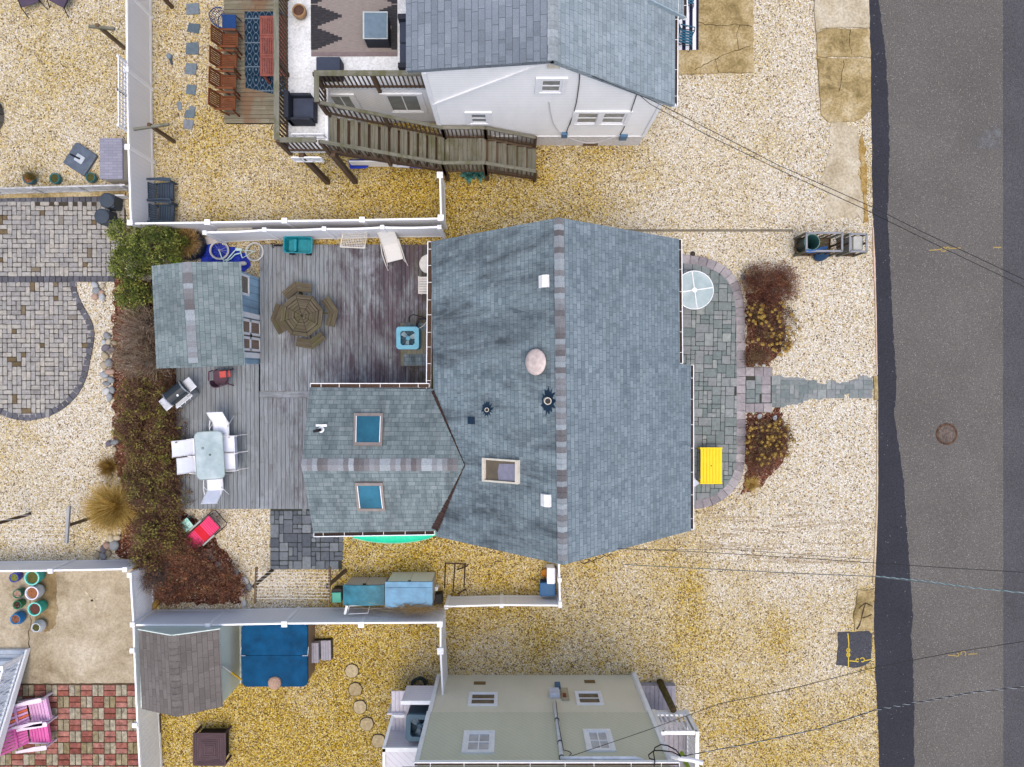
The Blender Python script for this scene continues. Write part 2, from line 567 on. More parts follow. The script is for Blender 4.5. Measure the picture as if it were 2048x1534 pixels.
SHINGLE_GREY = shingle_mat('warm_grey_shingle', (.10, .088, .082), (.145, .130, .122), (.20, .18, .17), wbr=0.28, row=0.155)
SHINGLE_SHED = shingle_mat('shed_shingle', (0.113, 0.150, 0.159), (0.182, 0.228, 0.236), (0.279, 0.322, 0.327), wbr=0.15, row=0.15, streak=0.25)
SIDING_W = siding_mat('white_lap_siding', (.88, .885, .89), 0.115, 0.5)
SIDING_B = siding_mat('beige_lap_siding', (.60, .605, .475), 0.125, 0.6)
PANEL_B = siding_mat('beige_panel', (.70, .67, .54), 0.10, 0.93, True)
SIDING_G = siding_mat('sage_panel', (.56, .64, .58), 0.11, 0.75, True)
SIDING_BLUE = siding_mat('pale_blue_board', (.33, .52, .68), 0.24, 0.35, False, 0.4)
VINYL = siding_mat('white_vinyl_board', (.78, .785, .81), 0.15, 0.88, True, 0.05)
VINYL_RAIL = plain('white_vinyl', (.86, .87, .89), 0.45, 0.4, 0, 0.05)
WHITE = plain('white_paint', (.80, .81, .83), 0.5, 0.4, 0, 0.06)
FOUND = concrete_mat('painted_foundation', (.50, .48, .48), (.58, .565, .56), (.62, .60, .60))
BLACK = plain('black_plastic', (.015, .015, .018), 0.45)
DARK = plain('dark_gap', (.02, .018, .016), 0.9)
STEEL = plain('galvanised_steel', (.45, .47, .50), 0.4, 0.5, 0.6)
TAR = plain('roof_tar', (.008, .026, .055), 0.5, 0.5)
DIRT = stone_mat('leaf_litter', [(0, (0.021, 0.013, 0.009)), (0.6, (0.048, 0.027, 0.018)), (1, (0.084, 0.048, 0.030))])
WOOD_GREEN = wood('mossy_grey_timber', (.10, .095, .07), (.17, .165, .13), (.27, .26, .21), 24, stain=(.10, .10, .05), stain_scale=2.0)
WOOD_BROWN = wood('weathered_brown_timber', (.045, .028, .018), (.10, .065, .042), (.17, .12, .085), 24)
WOOD_POST = wood('brown_post_timber', (.05, .032, .018), (.12, .08, .045), (.20, .145, .09), 20)
def deck_mat():
    m = Mt('blue_grey_deck_board', .85, .15)
    u = m.uv()
    off = m.n('VectorMath', {0: u, 1: m.n('VectorMath', {0: m.rnd(), 1: (37, 91, 13)}, operation='MULTIPLY').outputs[0]}, operation='ADD').outputs[0]
    g = m.noise(m.scale(off, 1.6, 26), 1.0, 6, .65, .3)
    c = m.ramp(g, [(.25, (.11, .122, .13)), (.5, (.20, .22, .238)), (.78, (.31, .335, .36))])
    c = m.mix(m.math('MULTIPLY', m.rnd(0), .4), c, (.16, .165, .17))
    p = m.pos()
    x = m.n('SeparateXYZ', {'Vector': p}).outputs[0]
    # wear: worn paint left in brown purple streaks, more of it towards the house
    bias = m.math('MULTIPLY', m.math('ADD', x, 6.0), .035)
    s1 = m.noise(m.scale(p, 1.1, .5), .75, 6, .7, .6)
    s2 = m.noise(m.scale(off, 1.2, 9.0), 1.0, 5, .75, .3)
    f = m.math('ADD', m.math('ADD', m.math('MULTIPLY', s1, .62), m.math('MULTIPLY', s2, .38)), bias)
    f = m.ramp(f, [(.455, 0.0), (.515, .45), (.60, 1.0)])
    c = m.mix(m.math('MULTIPLY', f, .85), c, m.ramp(m.rnd(1), [(0, (.038, .022, .030)), (1, (.075, .046, .060))]))
    w_ = m.ramp(m.noise(p, .9, 5, .65), [(.56, 0.0), (.70, .35)])
    c = m.mix(w_, c, (.40, .44, .49))
    dk = m.ramp(m.noise(p, 2.3, 6, .75, .4), [(.60, 0.0), (.72, .6)])
    c = m.mix(dk, c, (.07, .075, .07))
    gx = m.n('MapRange', {'Value': x, 'From Min': -3.55, 'From Max': -2.75}).outputs[0]
    ms = m.ramp(m.noise(m.scale(p, 1.2, .8), .9, 5, .7), [(.44, 0.0), (.58, .85)])
    c = m.mix(m.math('MULTIPLY', ms, gx), c, (.085, .08, .014))
    m.color(c)
    m.bump(g, .35, .004)
    return m.mat
DECK = deck_mat()
DECK_GREEN = wood('green_grey_deck_board', (.10, .095, .06), (.19, .17, .12), (.30, .28, .21), 26, stain=(.17, .10, .06), stain_scale=1.0)
OAK = wood('old_picnic_timber', (.040, .032, .020), (.094, .078, .052), (.195, .172, .122), 30, stain=(.075, .085, .022), stain_scale=1.4, stain_lo=.55, stain_hi=.7)
TEAK = wood('teak_slats', (0.092, 0.030, 0.012), (0.164, 0.057, 0.025), (0.229, 0.099, 0.049), 26)
# ------------------------------------------------------------------ ground, road, paving
STAIN = [(150, 180, 0.42), (60, 300, 0.42), (150, 330, 0.40), (330, 100, 0.43), (420, 330, 0.55), (340, 220, 0.58), (520, 350, 0.57), (620, 410, 0.62), (750, 370, 0.92), (850, 400, 0.97), (930, 400, 0.92), (1050, 340, 0.82), (1150, 330, 0.72),
         (1250, 340, 0.40), (1100, 430, 0.77), (1400, 230, 0.20), (1450, 330, 0.25), (1550, 70, 0.15), (1600, 200, 0.08), (1600, 330, 0.18), (1680, 420, 0.15), (1480, 450, 0.18), (1450, 490, 0.19), (1550, 520, 0.09),
         (1650, 600, -0.01), (1680, 700, -0.06), (1650, 850, -0.08), (1600, 1000, -0.01), (1700, 1000, -0.06), (1480, 1080, 0.04), (1650, 1100, 0.04), (1410, 1030, 0.34), (1390, 1195, 0.97), (1250, 1150, 0.35), (1200, 1130, 0.60), (1300, 1250, 0.57),
         (1450, 1180, 0.20), (1600, 1180, 0.12), (1200, 1280, 0.72), (1400, 1320, 0.64), (1550, 1300, 0.60), (1650, 1300, 0.42), (1500, 1420, 0.82), (1600, 1480, 0.72), (1700, 1430, 0.62), (1450, 1500, 0.72), (1720, 1240, 0.52),
         (800, 1110, 0.95), (950, 1130, 0.90), (1050, 1160, 0.85), (750, 1120, 0.90), (930, 1240, 0.80), (1050, 1250, 0.70), (1000, 1310, 0.55), (1150, 1330, 0.42), (940, 1330, 0.45), (760, 1290, 1.00), (680, 1300, 0.95), (840, 1300, 0.90), (800, 1380, 0.85),
         (600, 1430, 0.95), (500, 1420, 1.00), (380, 1480, 1.05), (650, 1500, 1.00), (760, 1500, 1.00), (560, 1500, 1.00), (430, 1060, 0.12), (500, 1040, 0.15), (500, 1120, 0.10), (590, 1180, 0.30), (60, 920, 0.12), (150, 880, 0.05), (50, 1000, 0.20),
         (170, 1000, 0.20), (150, 1090, 0.25), (20, 920, 0.50), (190, 620, 0.00), (210, 780, 0.05), (1745, 350, 0.40), (1300, 470, 0.20), (1560, 460, 0.15)]
def build_ground():
    xs = np.concatenate([[-1500, -400, -120, -60, -30], np.arange(-20, 15, 0.25), [15, 30, 60, 120, 400, 1500]])
    ys = np.concatenate([[-1500, -400, -120, -60, -30], np.arange(-15, 15, 0.25), [15, 30, 60, 120, 400, 1500]])
    X, Y = np.meshgrid(xs, ys)
    gx, gy = PXY(X.ravel(), Y.ravel())
    num = np.zeros_like(gx)
    den = np.zeros_like(gx) + 1e-12
    for sx, sy, v in STAIN:
        d2 = (gx - sx) ** 2 + (gy - sy) ** 2
        wt = 1.0 / (d2 + 700.0) ** 1.6
        num += wt * v
        den += wt
    val = num / den
    val = np.where(np.isfinite(val), val, 0.3)
    me = bpy.data.meshes.new('gravel_ground')
    V = [(float(a), float(b), 0.0) for a, b in zip(X.ravel(), Y.ravel())]
    nx, ny = len(xs), len(ys)
    Fc = [(j * nx + i, j * nx + i + 1, (j + 1) * nx + i + 1, (j + 1) * nx + i) for j in range(ny - 1) for i in range(nx - 1)]
    me.from_pydata(V, [], Fc)
    at = me.attributes.new('stain', 'FLOAT', 'POINT')
    at.data.foreach_set('value', val.astype(np.float32))
    for nm, blobs in (('rut', ((1500, 1090, 230, 70, 1), (1640, 1150, 120, 70, .8), (1560, 1030, 150, 40, .7))), ('litter', ((1600, 880, 70, 160, .5), (1690, 540, 60, 50, .9), (1650, 700, 80, 120, .35), (1580, 1010, 130, 60, .6), (1560, 740, 50, 40, .8), (1310, 440, 60, 20, .4), (330, 420, 50, 40, .5)))):
        f_ = np.zeros_like(gx)
        for bx, by, rx, ry, k in blobs:
            f_ += k * np.exp(-((gx - bx) / rx) ** 2 - ((gy - by) / ry) ** 2)
        at = me.attributes.new(nm, 'FLOAT', 'POINT')
        at.data.foreach_set('value', np.where(np.isfinite(f_), f_, 0).astype(np.float32))
    me.materials.append(GRAVEL)
    o = bpy.data.objects.new('gravel_ground', me)
    C.objects.link(o)
    o['kind'] = 'structure'
build_ground()

def pl(pts, z=0.0):
    return [P(x, y, z) for x, y in pts]
def rough_line(pts, step=0.12, amp=0.05):
    """a plan line with a crumbly edge"""
    out = []
    for a, b in zip(pts[:-1], pts[1:]):
        a, b = Vector(a[:2]), Vector(b[:2])
        n = max(1, int((b - a).length / step))
        nrm = Vector((-(b - a).y, (b - a).x)).normalized() if (b - a).length > 0 else Vector((0, 0))
        for i in range(n):
            t = i / n
            out.append(a + (b - a) * t + nrm * random.uniform(-amp, amp))
    out.append(Vector(pts[-1][:2]))
    return out
def sheet(poly, z):
    return MB().prism([(p[0], p[1]) for p in poly], 0.0005, z)
ROAD_L = [(1738, -60), (1738, 0), (1740, 120), (1741, 200), (1743, 260), (1745, 420), (1750, 530), (1753, 700), (1755, 880), (1755, 1000), (1750, 1150), (1748, 1250), (1751, 1350), (1756, 1450), (1758, 1534), (1759, 1600)]
PATCH_R = [(1756, -60), (1757, 0), (1765, 60), (1771, 110), (1776, 200), (1779, 300), (1775, 430), (1781, 560), (1785, 650), (1793, 760), (1788, 830), (1798, 900), (1807, 960), (1812, 1040), (1819, 1130), (1826, 1230), (1821, 1270), (1826, 1330), (1828, 1430), (1828, 1534), (1829, 1600)]
road_l = pl(ROAD_L)
rl = [(p.x, p.y) for p in road_l]
edge = rough_line(road_l, 0.15, 0.015)
far = 22.0
mb = MB()
mb.prism([(far, rl[0][1])] + [(p.x, p.y) for p in edge] + [(far, rl[-1][1])], 0.0005, 0.006)
mb.box(rl[0][0], far, rl[0][1], 300, 0.0005, 0.006)
mb.box(rl[-1][0], far, -300, rl[-1][1], 0.0005, 0.006)
struct('road', mb, ASPHALT)
pr = rough_line(pl(PATCH_R), 0.1, 0.022)
mb = MB()
mb.prism([(p.x, p.y) for p in edge] + [(p.x, p.y) for p in reversed(pr)], 0.007, 0.011)
struct('road_edge_strip', mb, ASPHALT_NEW)
a, b = P(2006, -60), P(2007, 1600)
mb = MB()
rr = rough_line([a, b], 0.12, 0.01)
mb.prism([(p.x, p.y) for p in rr] + [(far, b.y), (far, a.y)], 0.007, 0.011)
struct('road_second_lane', mb, ASPHALT_FAR)
# utility paint on the road
PAINT_Y = plain('yellow_marking_paint', (.34, .25, .08), 0.8)
PAINT_B = plain('pale_chalk', (.33, .36, .40), 0.9)
def pxpath(pts):
    return [(P(x, y).x, P(x, y).y) for x, y in pts]
def ringpx(cx, cy, rx, ry, a0=0, a1=360, n=12):
    return [(cx + rx * math.cos(R(a0 + (a1 - a0) * i / n)), cy + ry * math.sin(R(a0 + (a1 - a0) * i / n))) for i in range(n + 1)]
mb = MB()
for pts in ([(1858, 501), (1880, 499)], ringpx(1886, 499, 5, 4), ringpx(1895, 497, 3, 3, 90, 400), [(1900, 497), (1921, 496)], [(1986, 495), (2002, 495)]):
    mb.strip(pxpath(pts), 0.035, 0.0165)
for pts in ([(1896, 1310), (1911, 1311)], ringpx(1913, 1309, 4, 3, -90, 120), ringpx(1926, 1307, 5, 5, 150, 420), [(1936, 1308), (1954, 1307)]):
    mb.strip(pxpath(pts), 0.032, 0.0165)
struct('road_paint_marks', mb, PAINT_Y)
mb = MB()
mb.add([(*q, 0.0165) for q in pxpath([(1925, 284), (1950, 276), (1980, 255), (1996, 245), (2003, 275), (2003, 300), (1975, 300), (1945, 294)])], [tuple(range(8))[::-1]])
chalk = Mt('chalk_smear', 0.95, 0.1)
cd_ = chalk.n('VectorMath', {0: chalk.pos(), 1: (P(1985, 278).x, P(1985, 278).y, 0.0165)}, operation='DISTANCE').outputs['Value']
chalk.set(chalk.b.inputs['Alpha'], chalk.math('MULTIPLY', chalk.ramp(cd_, [(0.0, .85), (.55, .35), (.9, 0.0)]), chalk.ramp(chalk.noise(chalk.pos(), 3, 6, .8), [(.35, 0.0), (.65, 1.0)])))
chalk.color(chalk.ramp(chalk.noise(chalk.pos(), 4, 6, 0.8), [(0.42, (.150, .143, .145)), (0.62, (.23, .25, .27))]))
struct('road_chalk_smear', mb, chalk.mat)
# manhole cover
t = thing('manhole_cover', 'round rusty iron manhole cover set in the worn asphalt road', 'manhole cover', P(1893, 868))
mr = .36
RUST = plain('rusty_iron', (.15, .085, .055), 0.85, 0.3, 0.0, 0.5, 8)
RUST2 = plain('iron_plate', (.17, .135, .115), 0.85, 0.3, 0.0, 0.4, 10)
mb = MB().lathe([(mr - .06, 0.006), (mr - .06, 0.022), (mr, 0.022), (mr + .01, 0.006)], n=36, cap=False)
mb.build('rim', RUST, t)
mb = MB().lathe([(0, .018), (mr - .065, .018)], n=36, cap=False)
for i in range(-4, 5):
    L = math.sqrt((mr - .075) ** 2 - (i * .064) ** 2)
    mb.bar((-L, i * .064, .020), (L, i * .064, .020), .022, .008)
    mb.bar((i * .064, -L, .021), (i * .064, L, .021), .022, .008)
mb.build('lid', RUST2, t).rotation_euler.z = R(12)

# concrete slabs along the kerb and the neighbour's drive
def slab_px(name, pts, z, mat, cracks=(), crumble=0.02, cw=0.025):
    poly = pl(pts)
    e = rough_line(poly + [poly[0]], 0.15, crumble)[:-1]
    m = MB()
    m.prism([(p.x, p.y) for p in e], 0.0005, z)
    for c in cracks:
        q = rough_line(pl(c), 0.12, 0.03)
        m.strip([(p.x, p.y) for p in q], [cw * random.uniform(.4, 1.2) for _ in q], z + 0.004, mat=1)
    return struct(name, m, [mat, CRACK])
slab_px('pavement_slab', [(1631, -40), (1737, -40), (1738, 56), (1650, 56), (1631, 66), (1628, 30)], .05, CONC_PALE)
slab_px('pavement_slab', [(1632, 67), (1652, 58), (1738, 59), (1740, 115), (1634, 114)], .05, CONC_TAN, [[(1700, 60), (1697, 85), (1702, 112)]])
slab_px('pavement_slab', [(1634, 117), (1740, 118), (1741, 205), (1738, 222), (1725, 236), (1706, 244), (1656, 245), (1642, 230), (1638, 180)], .05, CONC_TAN, [[(1686, 122), (1682, 160), (1676, 185)]], .012)
slab_px('pavement_slab_buried', [(1664, 250), (1700, 247), (1716, 268), (1722, 310), (1726, 440), (1650, 438), (1648, 340), (1668, 290)], .02, CONC_PALE, [], .16)
slab_px('kerb_edge', [(1722, 262), (1730, 300), (1735, 420), (1737, 446), (1728, 446), (1724, 380), (1718, 290)], .03, concrete_mat('rusty_concrete', (.20, .12, .035), (.33, .21, .06), (.46, .36, .19), 2.5, .5), [], .05)
slab_px('neighbour_drive', [(1344, -40), (1505, -40), (1506, 0), (1506, 146), (1440, 147), (1345, 150)], .06, CONC_TAN, [[(1395, 48), (1440, 54), (1470, 50), (1503, 55)], [(1478, 52), (1472, 75), (1476, 100)], [(1500, 92), (1440, 115), (1388, 142)], [(1430, 118), (1436, 146)]], .02)
slab_px('kerb_edge', [(1746, 752), (1754, 752), (1755, 800), (1748, 800)], .05, CONC_TAN, [], .006)
slab_px('kerb_edge', [(1746, 455), (1750, 530), (1753.5, 700), (1754, 750), (1752, 750), (1750.5, 650), (1744, 458)], .04, concrete_mat('pinkish_kerb', (.42, .28, .20), (.55, .40, .30), (.62, .5, .42)), [], .006)
slab_px('kerb_edge', [(1753, 802), (1755, 802), (1755, 1010), (1750, 1150), (1748, 1165), (1745, 1165), (1752, 1010), (1753, 880)], .04, concrete_mat('orange_kerb', (.36, .25, .14), (.50, .40, .27), (.60, .52, .40), 2), [], .006)
slab_px('broken_slab', [(1716, 1180), (1747, 1178), (1746, 1258), (1710, 1261), (1706, 1235), (1712, 1205)], .04, CONC_TAN, [[(1716, 1215), (1730, 1205), (1744, 1212)], [(1730, 1206), (1722, 1240), (1712, 1258)], [(1724, 1236), (1742, 1228)]], .025, .05)
# small square of asphalt beside the road, with its paint marks
ASPHALT_SQ = asphalt_mat('square_asphalt', (.052, .054, .064), (.3, .29, .28), .03)
slab_px('asphalt_square', [(1675, 1265), (1700, 1264), (1736, 1262), (1744, 1268), (1742, 1322), (1730, 1330), (1703, 1336), (1690, 1331), (1672, 1330), (1676, 1300)], .02, ASPHALT_SQ, [], .02)
mb = MB()
for pts in ([(1695, 1266), (1697, 1285), (1696, 1334)], ringpx(1696, 1300, 3, 4), ringpx(1696, 1309, 3, 4), [(1698, 1321), (1711, 1322)], ringpx(1714, 1320, 3, 3, 40, 330), ringpx(1724, 1319, 4, 4, 200, 480), [(1728, 1321), (1742, 1318)]):
    mb.strip(pxpath(pts), 0.03, 0.026)
struct('asphalt_square_paint_marks', mb, plain('fresh_yellow_paint', (.62, .45, .04), 0.8))

# --- paving tiled piece by piece
def inside(p, poly):
    x, y = p
    c = False
    n = len(poly)
    j = n - 1
    for i in range(n):
        if (poly[i][1] > y) != (poly[j][1] > y) and x < (poly[j][0] - poly[i][0]) * (y - poly[i][1]) / (poly[j][1] - poly[i][1]) + poly[i][0]:
            c = not c
        j = i
    return c
def paver(m, x0, x1, y0, y1, z0, z1, ch=0.012, jit=0.0, rnd=None):
    jx = lambda: random.uniform(-jit, jit)
    q = [(x0 + jx(), y0 + jx()), (x1 + jx(), y0 + jx()), (x1 + jx(), y1 + jx()), (x0 + jx(), y1 + jx())]
    # chamfered corners and edges
    o = []
    k = min(ch * 1.6, (x1 - x0) / 3, (y1 - y0) / 3)
    for i, (sx, sy) in enumerate(((1, 1), (-1, 1), (-1, -1), (1, -1))):
        px_, py_ = q[i]
        pa = (px_ + (0 if i % 2 == 0 else sx * k), py_ + (sy * k if i % 2 == 0 else 0))
        pb = (px_ + (sx * k if i % 2 == 0 else 0), py_ + (0 if i % 2 == 0 else sy * k))
        o += [pa, pb]
    cx, cy = (x0 + x1) / 2, (y0 + y1) / 2
    z1 += random.uniform(-.004, .004)
    inn = [(cx + (a - cx) * (1 - 2 * ch / (x1 - x0)), cy + (b - cy) * (1 - 2 * ch / (y1 - y0))) for a, b in o]
    v = [(a, b, z0) for a, b in o] + [(a, b, z1 - ch * .7) for a, b in o] + [(a, b, z1) for a, b in inn]
    fs = []
    for r_ in (0, 8):
        for i in range(8):
            fs.append((r_ + i, r_ + (i + 1) % 8, r_ + 8 + (i + 1) % 8, r_ + 8 + i))
    fs.append(tuple(range(16, 24)))
    m.add(v, fs, rnd=rnd)
def ashlar(m, poly, cell, kinds, gap, z0, z1, rot=0.0, jit=0.0, ch=0.012, drop=0.0, rows=None):
    cr, sr = math.cos(-rot), math.sin(-rot)
    lp = [(p[0] * cr - p[1] * sr, p[0] * sr + p[1] * cr) for p in poly]
    x0, x1 = min(p[0] for p in lp), max(p[0] for p in lp)
    y0, y1 = min(p[1] for p in lp), max(p[1] for p in lp)
    nx, ny = int((x1 - x0) / cell) + 2, int((y1 - y0) / cell) + 2
    occ = [[False] * ny for _ in range(nx)]
    t = MB()
    for j in range(ny):
        for i in range(nx):
            if occ[i][j]:
                continue
            opts = [k for k in kinds if i + k[0] <= nx and j + k[1] <= ny and all(not occ[i + a][j + b] for a in range(k[0]) for b in range(k[1]))]
            k = random.choices(opts, [q[2] for q in opts])[0] if opts else (1, 1, 1)
            for a in range(k[0]):
                for b in range(k[1]):
                    occ[i + a][j + b] = True
            xa, ya = x0 + i * cell, y0 + j * cell
            c = (xa + k[0] * cell / 2, ya + k[1] * cell / 2)
            if inside(c, lp) and random.random() >= drop:
                paver(t, xa + gap / 2, xa + k[0] * cell - gap / 2, ya + gap / 2, ya + k[1] * cell - gap / 2, z0, z1, ch, jit)
    o = len(m.v)
    cr, sr = math.cos(rot), math.sin(rot)
    m.v += [(x * cr - y * sr, x * sr + y * cr, z) for x, y, z in t.v]
    m.f += [tuple(i + o for i in f) for f in t.f]
    m.m += t.m
    m.a += t.a
    m.r += t.r
def smooth_path(pts, n=4):
    pts = [Vector((p[0], p[1])) for p in pts]
    for _ in range(n):
        q = [pts[0]]
        for a, b in zip(pts[:-1], pts[1:]):
            q += [a * .75 + b * .25, a * .25 + b * .75]
        q.append(pts[-1])
        pts = q
    return pts
def resample(pts, step):
    out = [pts[0]]
    acc = 0.0
    for a, b in zip(pts[:-1], pts[1:]):
        L = (b - a).length
        while acc + L >= step and L > 0:
            t = (step - acc) / L
            a = a + (b - a) * t
            out.append(a)
            L = (b - a).length
            acc = 0.0
        acc += L
    return out
def border(m, path, wd, step, gap, z0, z1, side=0.0, ch=0.012, rnd=None):
    """stones laid along a path, each a wedge between two stations"""
    pts = resample(path, step)
    nr = []
    for i in range(len(pts)):
        t = (pts[min(i + 1, len(pts) - 1)] - pts[max(i - 1, 0)]).normalized()
        nr.append(Vector((-t.y, t.x)))
    for i in range(len(pts) - 1):
        d = (pts[i + 1] - pts[i]).normalized() * gap / 2
        q = [pts[i] + d + nr[i] * (side - wd / 2), pts[i + 1] - d + nr[i + 1] * (side - wd / 2), pts[i + 1] - d + nr[i + 1] * (side + wd / 2), pts[i] + d + nr[i] * (side + wd / 2)]
        c = sum(q, Vector((0, 0))) / 4
        zz = z1 + random.uniform(-.003, .003)
        inn = [c + (p - c) * (1 - 2 * ch / wd) for p in q]
        v = [(p.x, p.y, z0) for p in q] + [(p.x, p.y, zz - ch * .6) for p in q] + [(p.x, p.y, zz) for p in inn]
        fs = [(r_ + k, r_ + (k + 1) % 4, r_ + 4 + (k + 1) % 4, r_ + 4 + k) for r_ in (0, 4) for k in range(4)] + [(8, 9, 10, 11)]
        m.add(v, fs, rnd=rnd)
def bed(m, poly, z, mat=0):
    m.prism([(p[0], p[1]) for p in poly], 0.0005, z, mat=mat)
JOINT = stone_mat('joint_sand', [(0, (.045, .036, .025)), (1, (.075, .06, .04))])
JOINT_D = stone_mat('dark_joint', [(0, (.03, .035, .03)), (1, (.055, .055, .045))])
GREYPAV = stone_mat('tumbled_grey_paver', [(0, (.11, .08, .04)), (0.02, (.15, .11, .06)), (0.03, (.26, .25, .24)), (0.3, (.29, .28, .27)), (0.6, (.34, .325, .30)), (0.93, (.37, .345, .305)), (1, (.30, .285, .27))], mott=.45)
CHARPAV = stone_mat('charcoal_paver', [(0, (.07, .07, .08)), (1, (.12, .12, .14))])
BLUEST = stone_mat('bluestone_paver', [(0, (0.139, 0.172, 0.172)), (0.4, (0.193, 0.221, 0.217)), (0.75, (0.213, 0.226, 0.234)), (1, (0.271, 0.299, 0.287))])
LAVST = stone_mat('lavender_edge_stone', [(0, (0.215, 0.194, 0.206)), (0.5, (0.292, 0.267, 0.280)), (1, (0.361, 0.331, 0.335))])
SLATE = stone_mat('slate_paver', [(0, (.07, .082, .10)), (0.5, (.115, .13, .15)), (1, (.18, .20, .215))])
BRICKP = stone_mat('old_brick_paver', [(0, (0.187, 0.055, 0.038)), (0.2, (0.306, 0.111, 0.085)), (0.42, (0.357, 0.162, 0.128)), (0.5, (0.255, 0.076, 0.051)), (0.52, (0.272, 0.221, 0.128)), (0.8, (0.357, 0.323, 0.246)), (1, (0.230, 0.187, 0.093))], mott=0.75, nscale=7)
# left neighbour's tumbled paver patio
m1 = MB()
rect = pl([(-30, 392), (232, 396), (252, 420), (252, 556), (-30, 556)])
round_px = [(145, 562), (150, 590), (162, 615), (180, 645), (185, 672), (177, 712), (170, 750), (155, 783), (130, 810), (95, 829), (56, 837), (25, 832), (0, 822), (-30, 805)]
rnd_path = smooth_path(pl(round_px), 2)
rpoly = [(p.x, p.y) for p in rnd_path] + [(P(-30, 562).x, P(-30, 562).y)]
bed(m1, rect, .012)
bed(m1, rpoly, .012)
struct('paver_bed', m1, JOINT)
m1 = MB()
rp = [(p.x, p.y) for p in pl([(-30, 406), (250, 406), (250, 553), (-30, 553)])]
K = [(1, 1, 1.0), (2, 1, 1.1), (1, 2, 1.1)]
ashlar(m1, rp, .158, [(1, 1, .8), (2, 1, 1.2), (1, 2, 1.2)], .020, .001, .04, 0, .006)
ashlar(m1, [(p[0], p[1]) for p in [Vector(q) for q in rpoly]], .158, [(1, 1, .8), (2, 1, 1.2), (1, 2, 1.2)], .020, .001, .04, 0, .006)
struct('tumbled_paver_patio', m1, GREYPAV)
m1 = MB()
border(m1, [Vector((p.x, p.y)) for p in pl([(-30, 399), (215, 399)])], .19, .20, .018, .001, .043)
border(m1, [Vector((p.x, p.y)) for p in pl([(-30, 559), (235, 558)])], .19, .20, .018, .001, .043)
border(m1, rnd_path, .20, .20, .018, .001, .043)
struct('charcoal_paver_edging', m1, CHARPAV)

# front bluestone patio of the main house
f_out = [(1362, 518), (1395, 521), (1430, 531), (1458, 550), (1473, 578), (1480, 615), (1481, 735), (1481, 830), (1481, 925), (1473, 955), (1458, 978), (1437, 995), (1412, 1006), (1380, 1010)]
fp = smooth_path(pl(f_out), 2)
inner = [(p.x, p.y) for p in fp] + [(P(1340, 1010).x, P(1340, 1010).y), (P(1340, 518).x, P(1340, 518).y)]
m1 = MB()
bed(m1, inner, .03)
bed(m1, pl([(1478, 733), (1543, 735), (1543, 825), (1478, 825)]), .03)
struct('patio_bed', m1, JOINT_D)
m1 = MB()
KB = [(1, 1, 1), (2, 1, 1.6), (1, 2, 1.2), (2, 2, 1.8), (3, 2, .9), (2, 3, .8)]
ashlar(m1, inner, .150, KB, .016, .01, .06, R(-1), .003, .006)
ashlar(m1, [(p.x, p.y) for p in pl([(1491, 752), (1520, 752), (1520, 806), (1491, 806)])], .155, KB, .016, .01, .06, 0, .003, .006)
struct('bluestone_patio', m1, BLUEST)
m1 = MB()
border(m1, fp, .30, .29, .014, .01, .068)
for seg in ([(1490, 743), (1544, 744)], [(1531, 752), (1531, 808)], [(1490, 816), (1544, 815)]):
    border(m1, [Vector((p.x, p.y)) for p in pl(seg)], .30, .30, .014, .01, .07)
struct('patio_edge_stones', m1, LAVST)
# path to the road, its edges half buried
m1 = MB()
pp = [(1544, 751), (1570, 754), (1600, 756), (1630, 766), (1660, 768), (1690, 763), (1720, 757), (1746, 753), (1746, 794), (1720, 790), (1690, 788), (1660, 796), (1630, 797), (1600, 806), (1575, 812), (1544, 813)]
bp = rough_line(pl(pp) + [pl(pp)[0]], .1, .05)[:-1]
bed(m1, bp, .006, 0)
tilepoly = [(p.x, p.y) for p in bp]
ashlar(m1, tilepoly, .155, [(1, 1, 1), (2, 1, 1.5), (1, 2, .6), (2, 2, 1)], .016, .001, .022, 0, .003, .006)
o = struct('bluestone_path', m1, BLUEST)
# slate patio behind the wing
m1 = MB()
bed(m1, pl([(541, 1016), (684, 1016), (684, 1138), (541, 1137)]), .012)
struct('slate_bed', m1, JOINT_D)
m1 = MB()
ashlar(m1, [(p.x, p.y) for p in pl([(541, 1016), (685, 1016), (685, 1139), (541, 1138)])], .155, KB, .022, .001, .045, 0, .006, .012)
struct('slate_patio', m1, SLATE)
# brick patio, basket weave of red and buff pairs
m1 = MB()
bed(m1, pl([(30, 1366), (274, 1366), (276, 1560), (-20, 1560), (-20, 1480)]), .012)
struct('brick_bed', m1, stone_mat('brick_joint', [(0, (.06, .05, .02)), (1, (.11, .06, .04))]))
m1 = MB()
q0 = P(116, 1368.5)
cs = P(139.2, 1368.5).x - q0.x
for i in range(-5, 7):
    for j in range(0, 9):
        x, y = q0.x + i * cs, q0.y - (j + 1) * cs
        if x > P(274, 1400).x - .1:
            continue
        red = (i + j) % 2 == 0
        for k in (0, 1):
            ww = (random.uniform(0, .5) if red else random.uniform(.52, 1), random.random(), random.random())
            if red:
                paver(m1, x + .012, x + cs - .012, y + k * cs / 2 + .012, y + (k + 1) * cs / 2 - .012, .001, .045, .010, .006, ww)
            else:
                paver(m1, x + k * cs / 2 + .012, x + (k + 1) * cs / 2 - .012, y + .012, y + cs - .012, .001, .045, .010, .006, ww)
struct('brick_patio', m1, BRICKP)
# concrete yard
slab_px('concrete_yard', [(-30, 1138), (266, 1137), (270, 1365), (-30, 1367)], .03, CONC_YARD, [[(64, 1150), (60, 1190), (63, 1240), (58, 1270), (60, 1300)]], .01, .03)
m1 = MB()
for s_ in ([(170, 1182), (183, 1196), (194, 1218)], [(168, 1206), (186, 1200), (202, 1194)]):
    m1.strip(pxpath(s_), .07, .036)
struct('chalk_cross', m1, plain('worn_chalk', (.55, .47, .33), .95, var=.4))
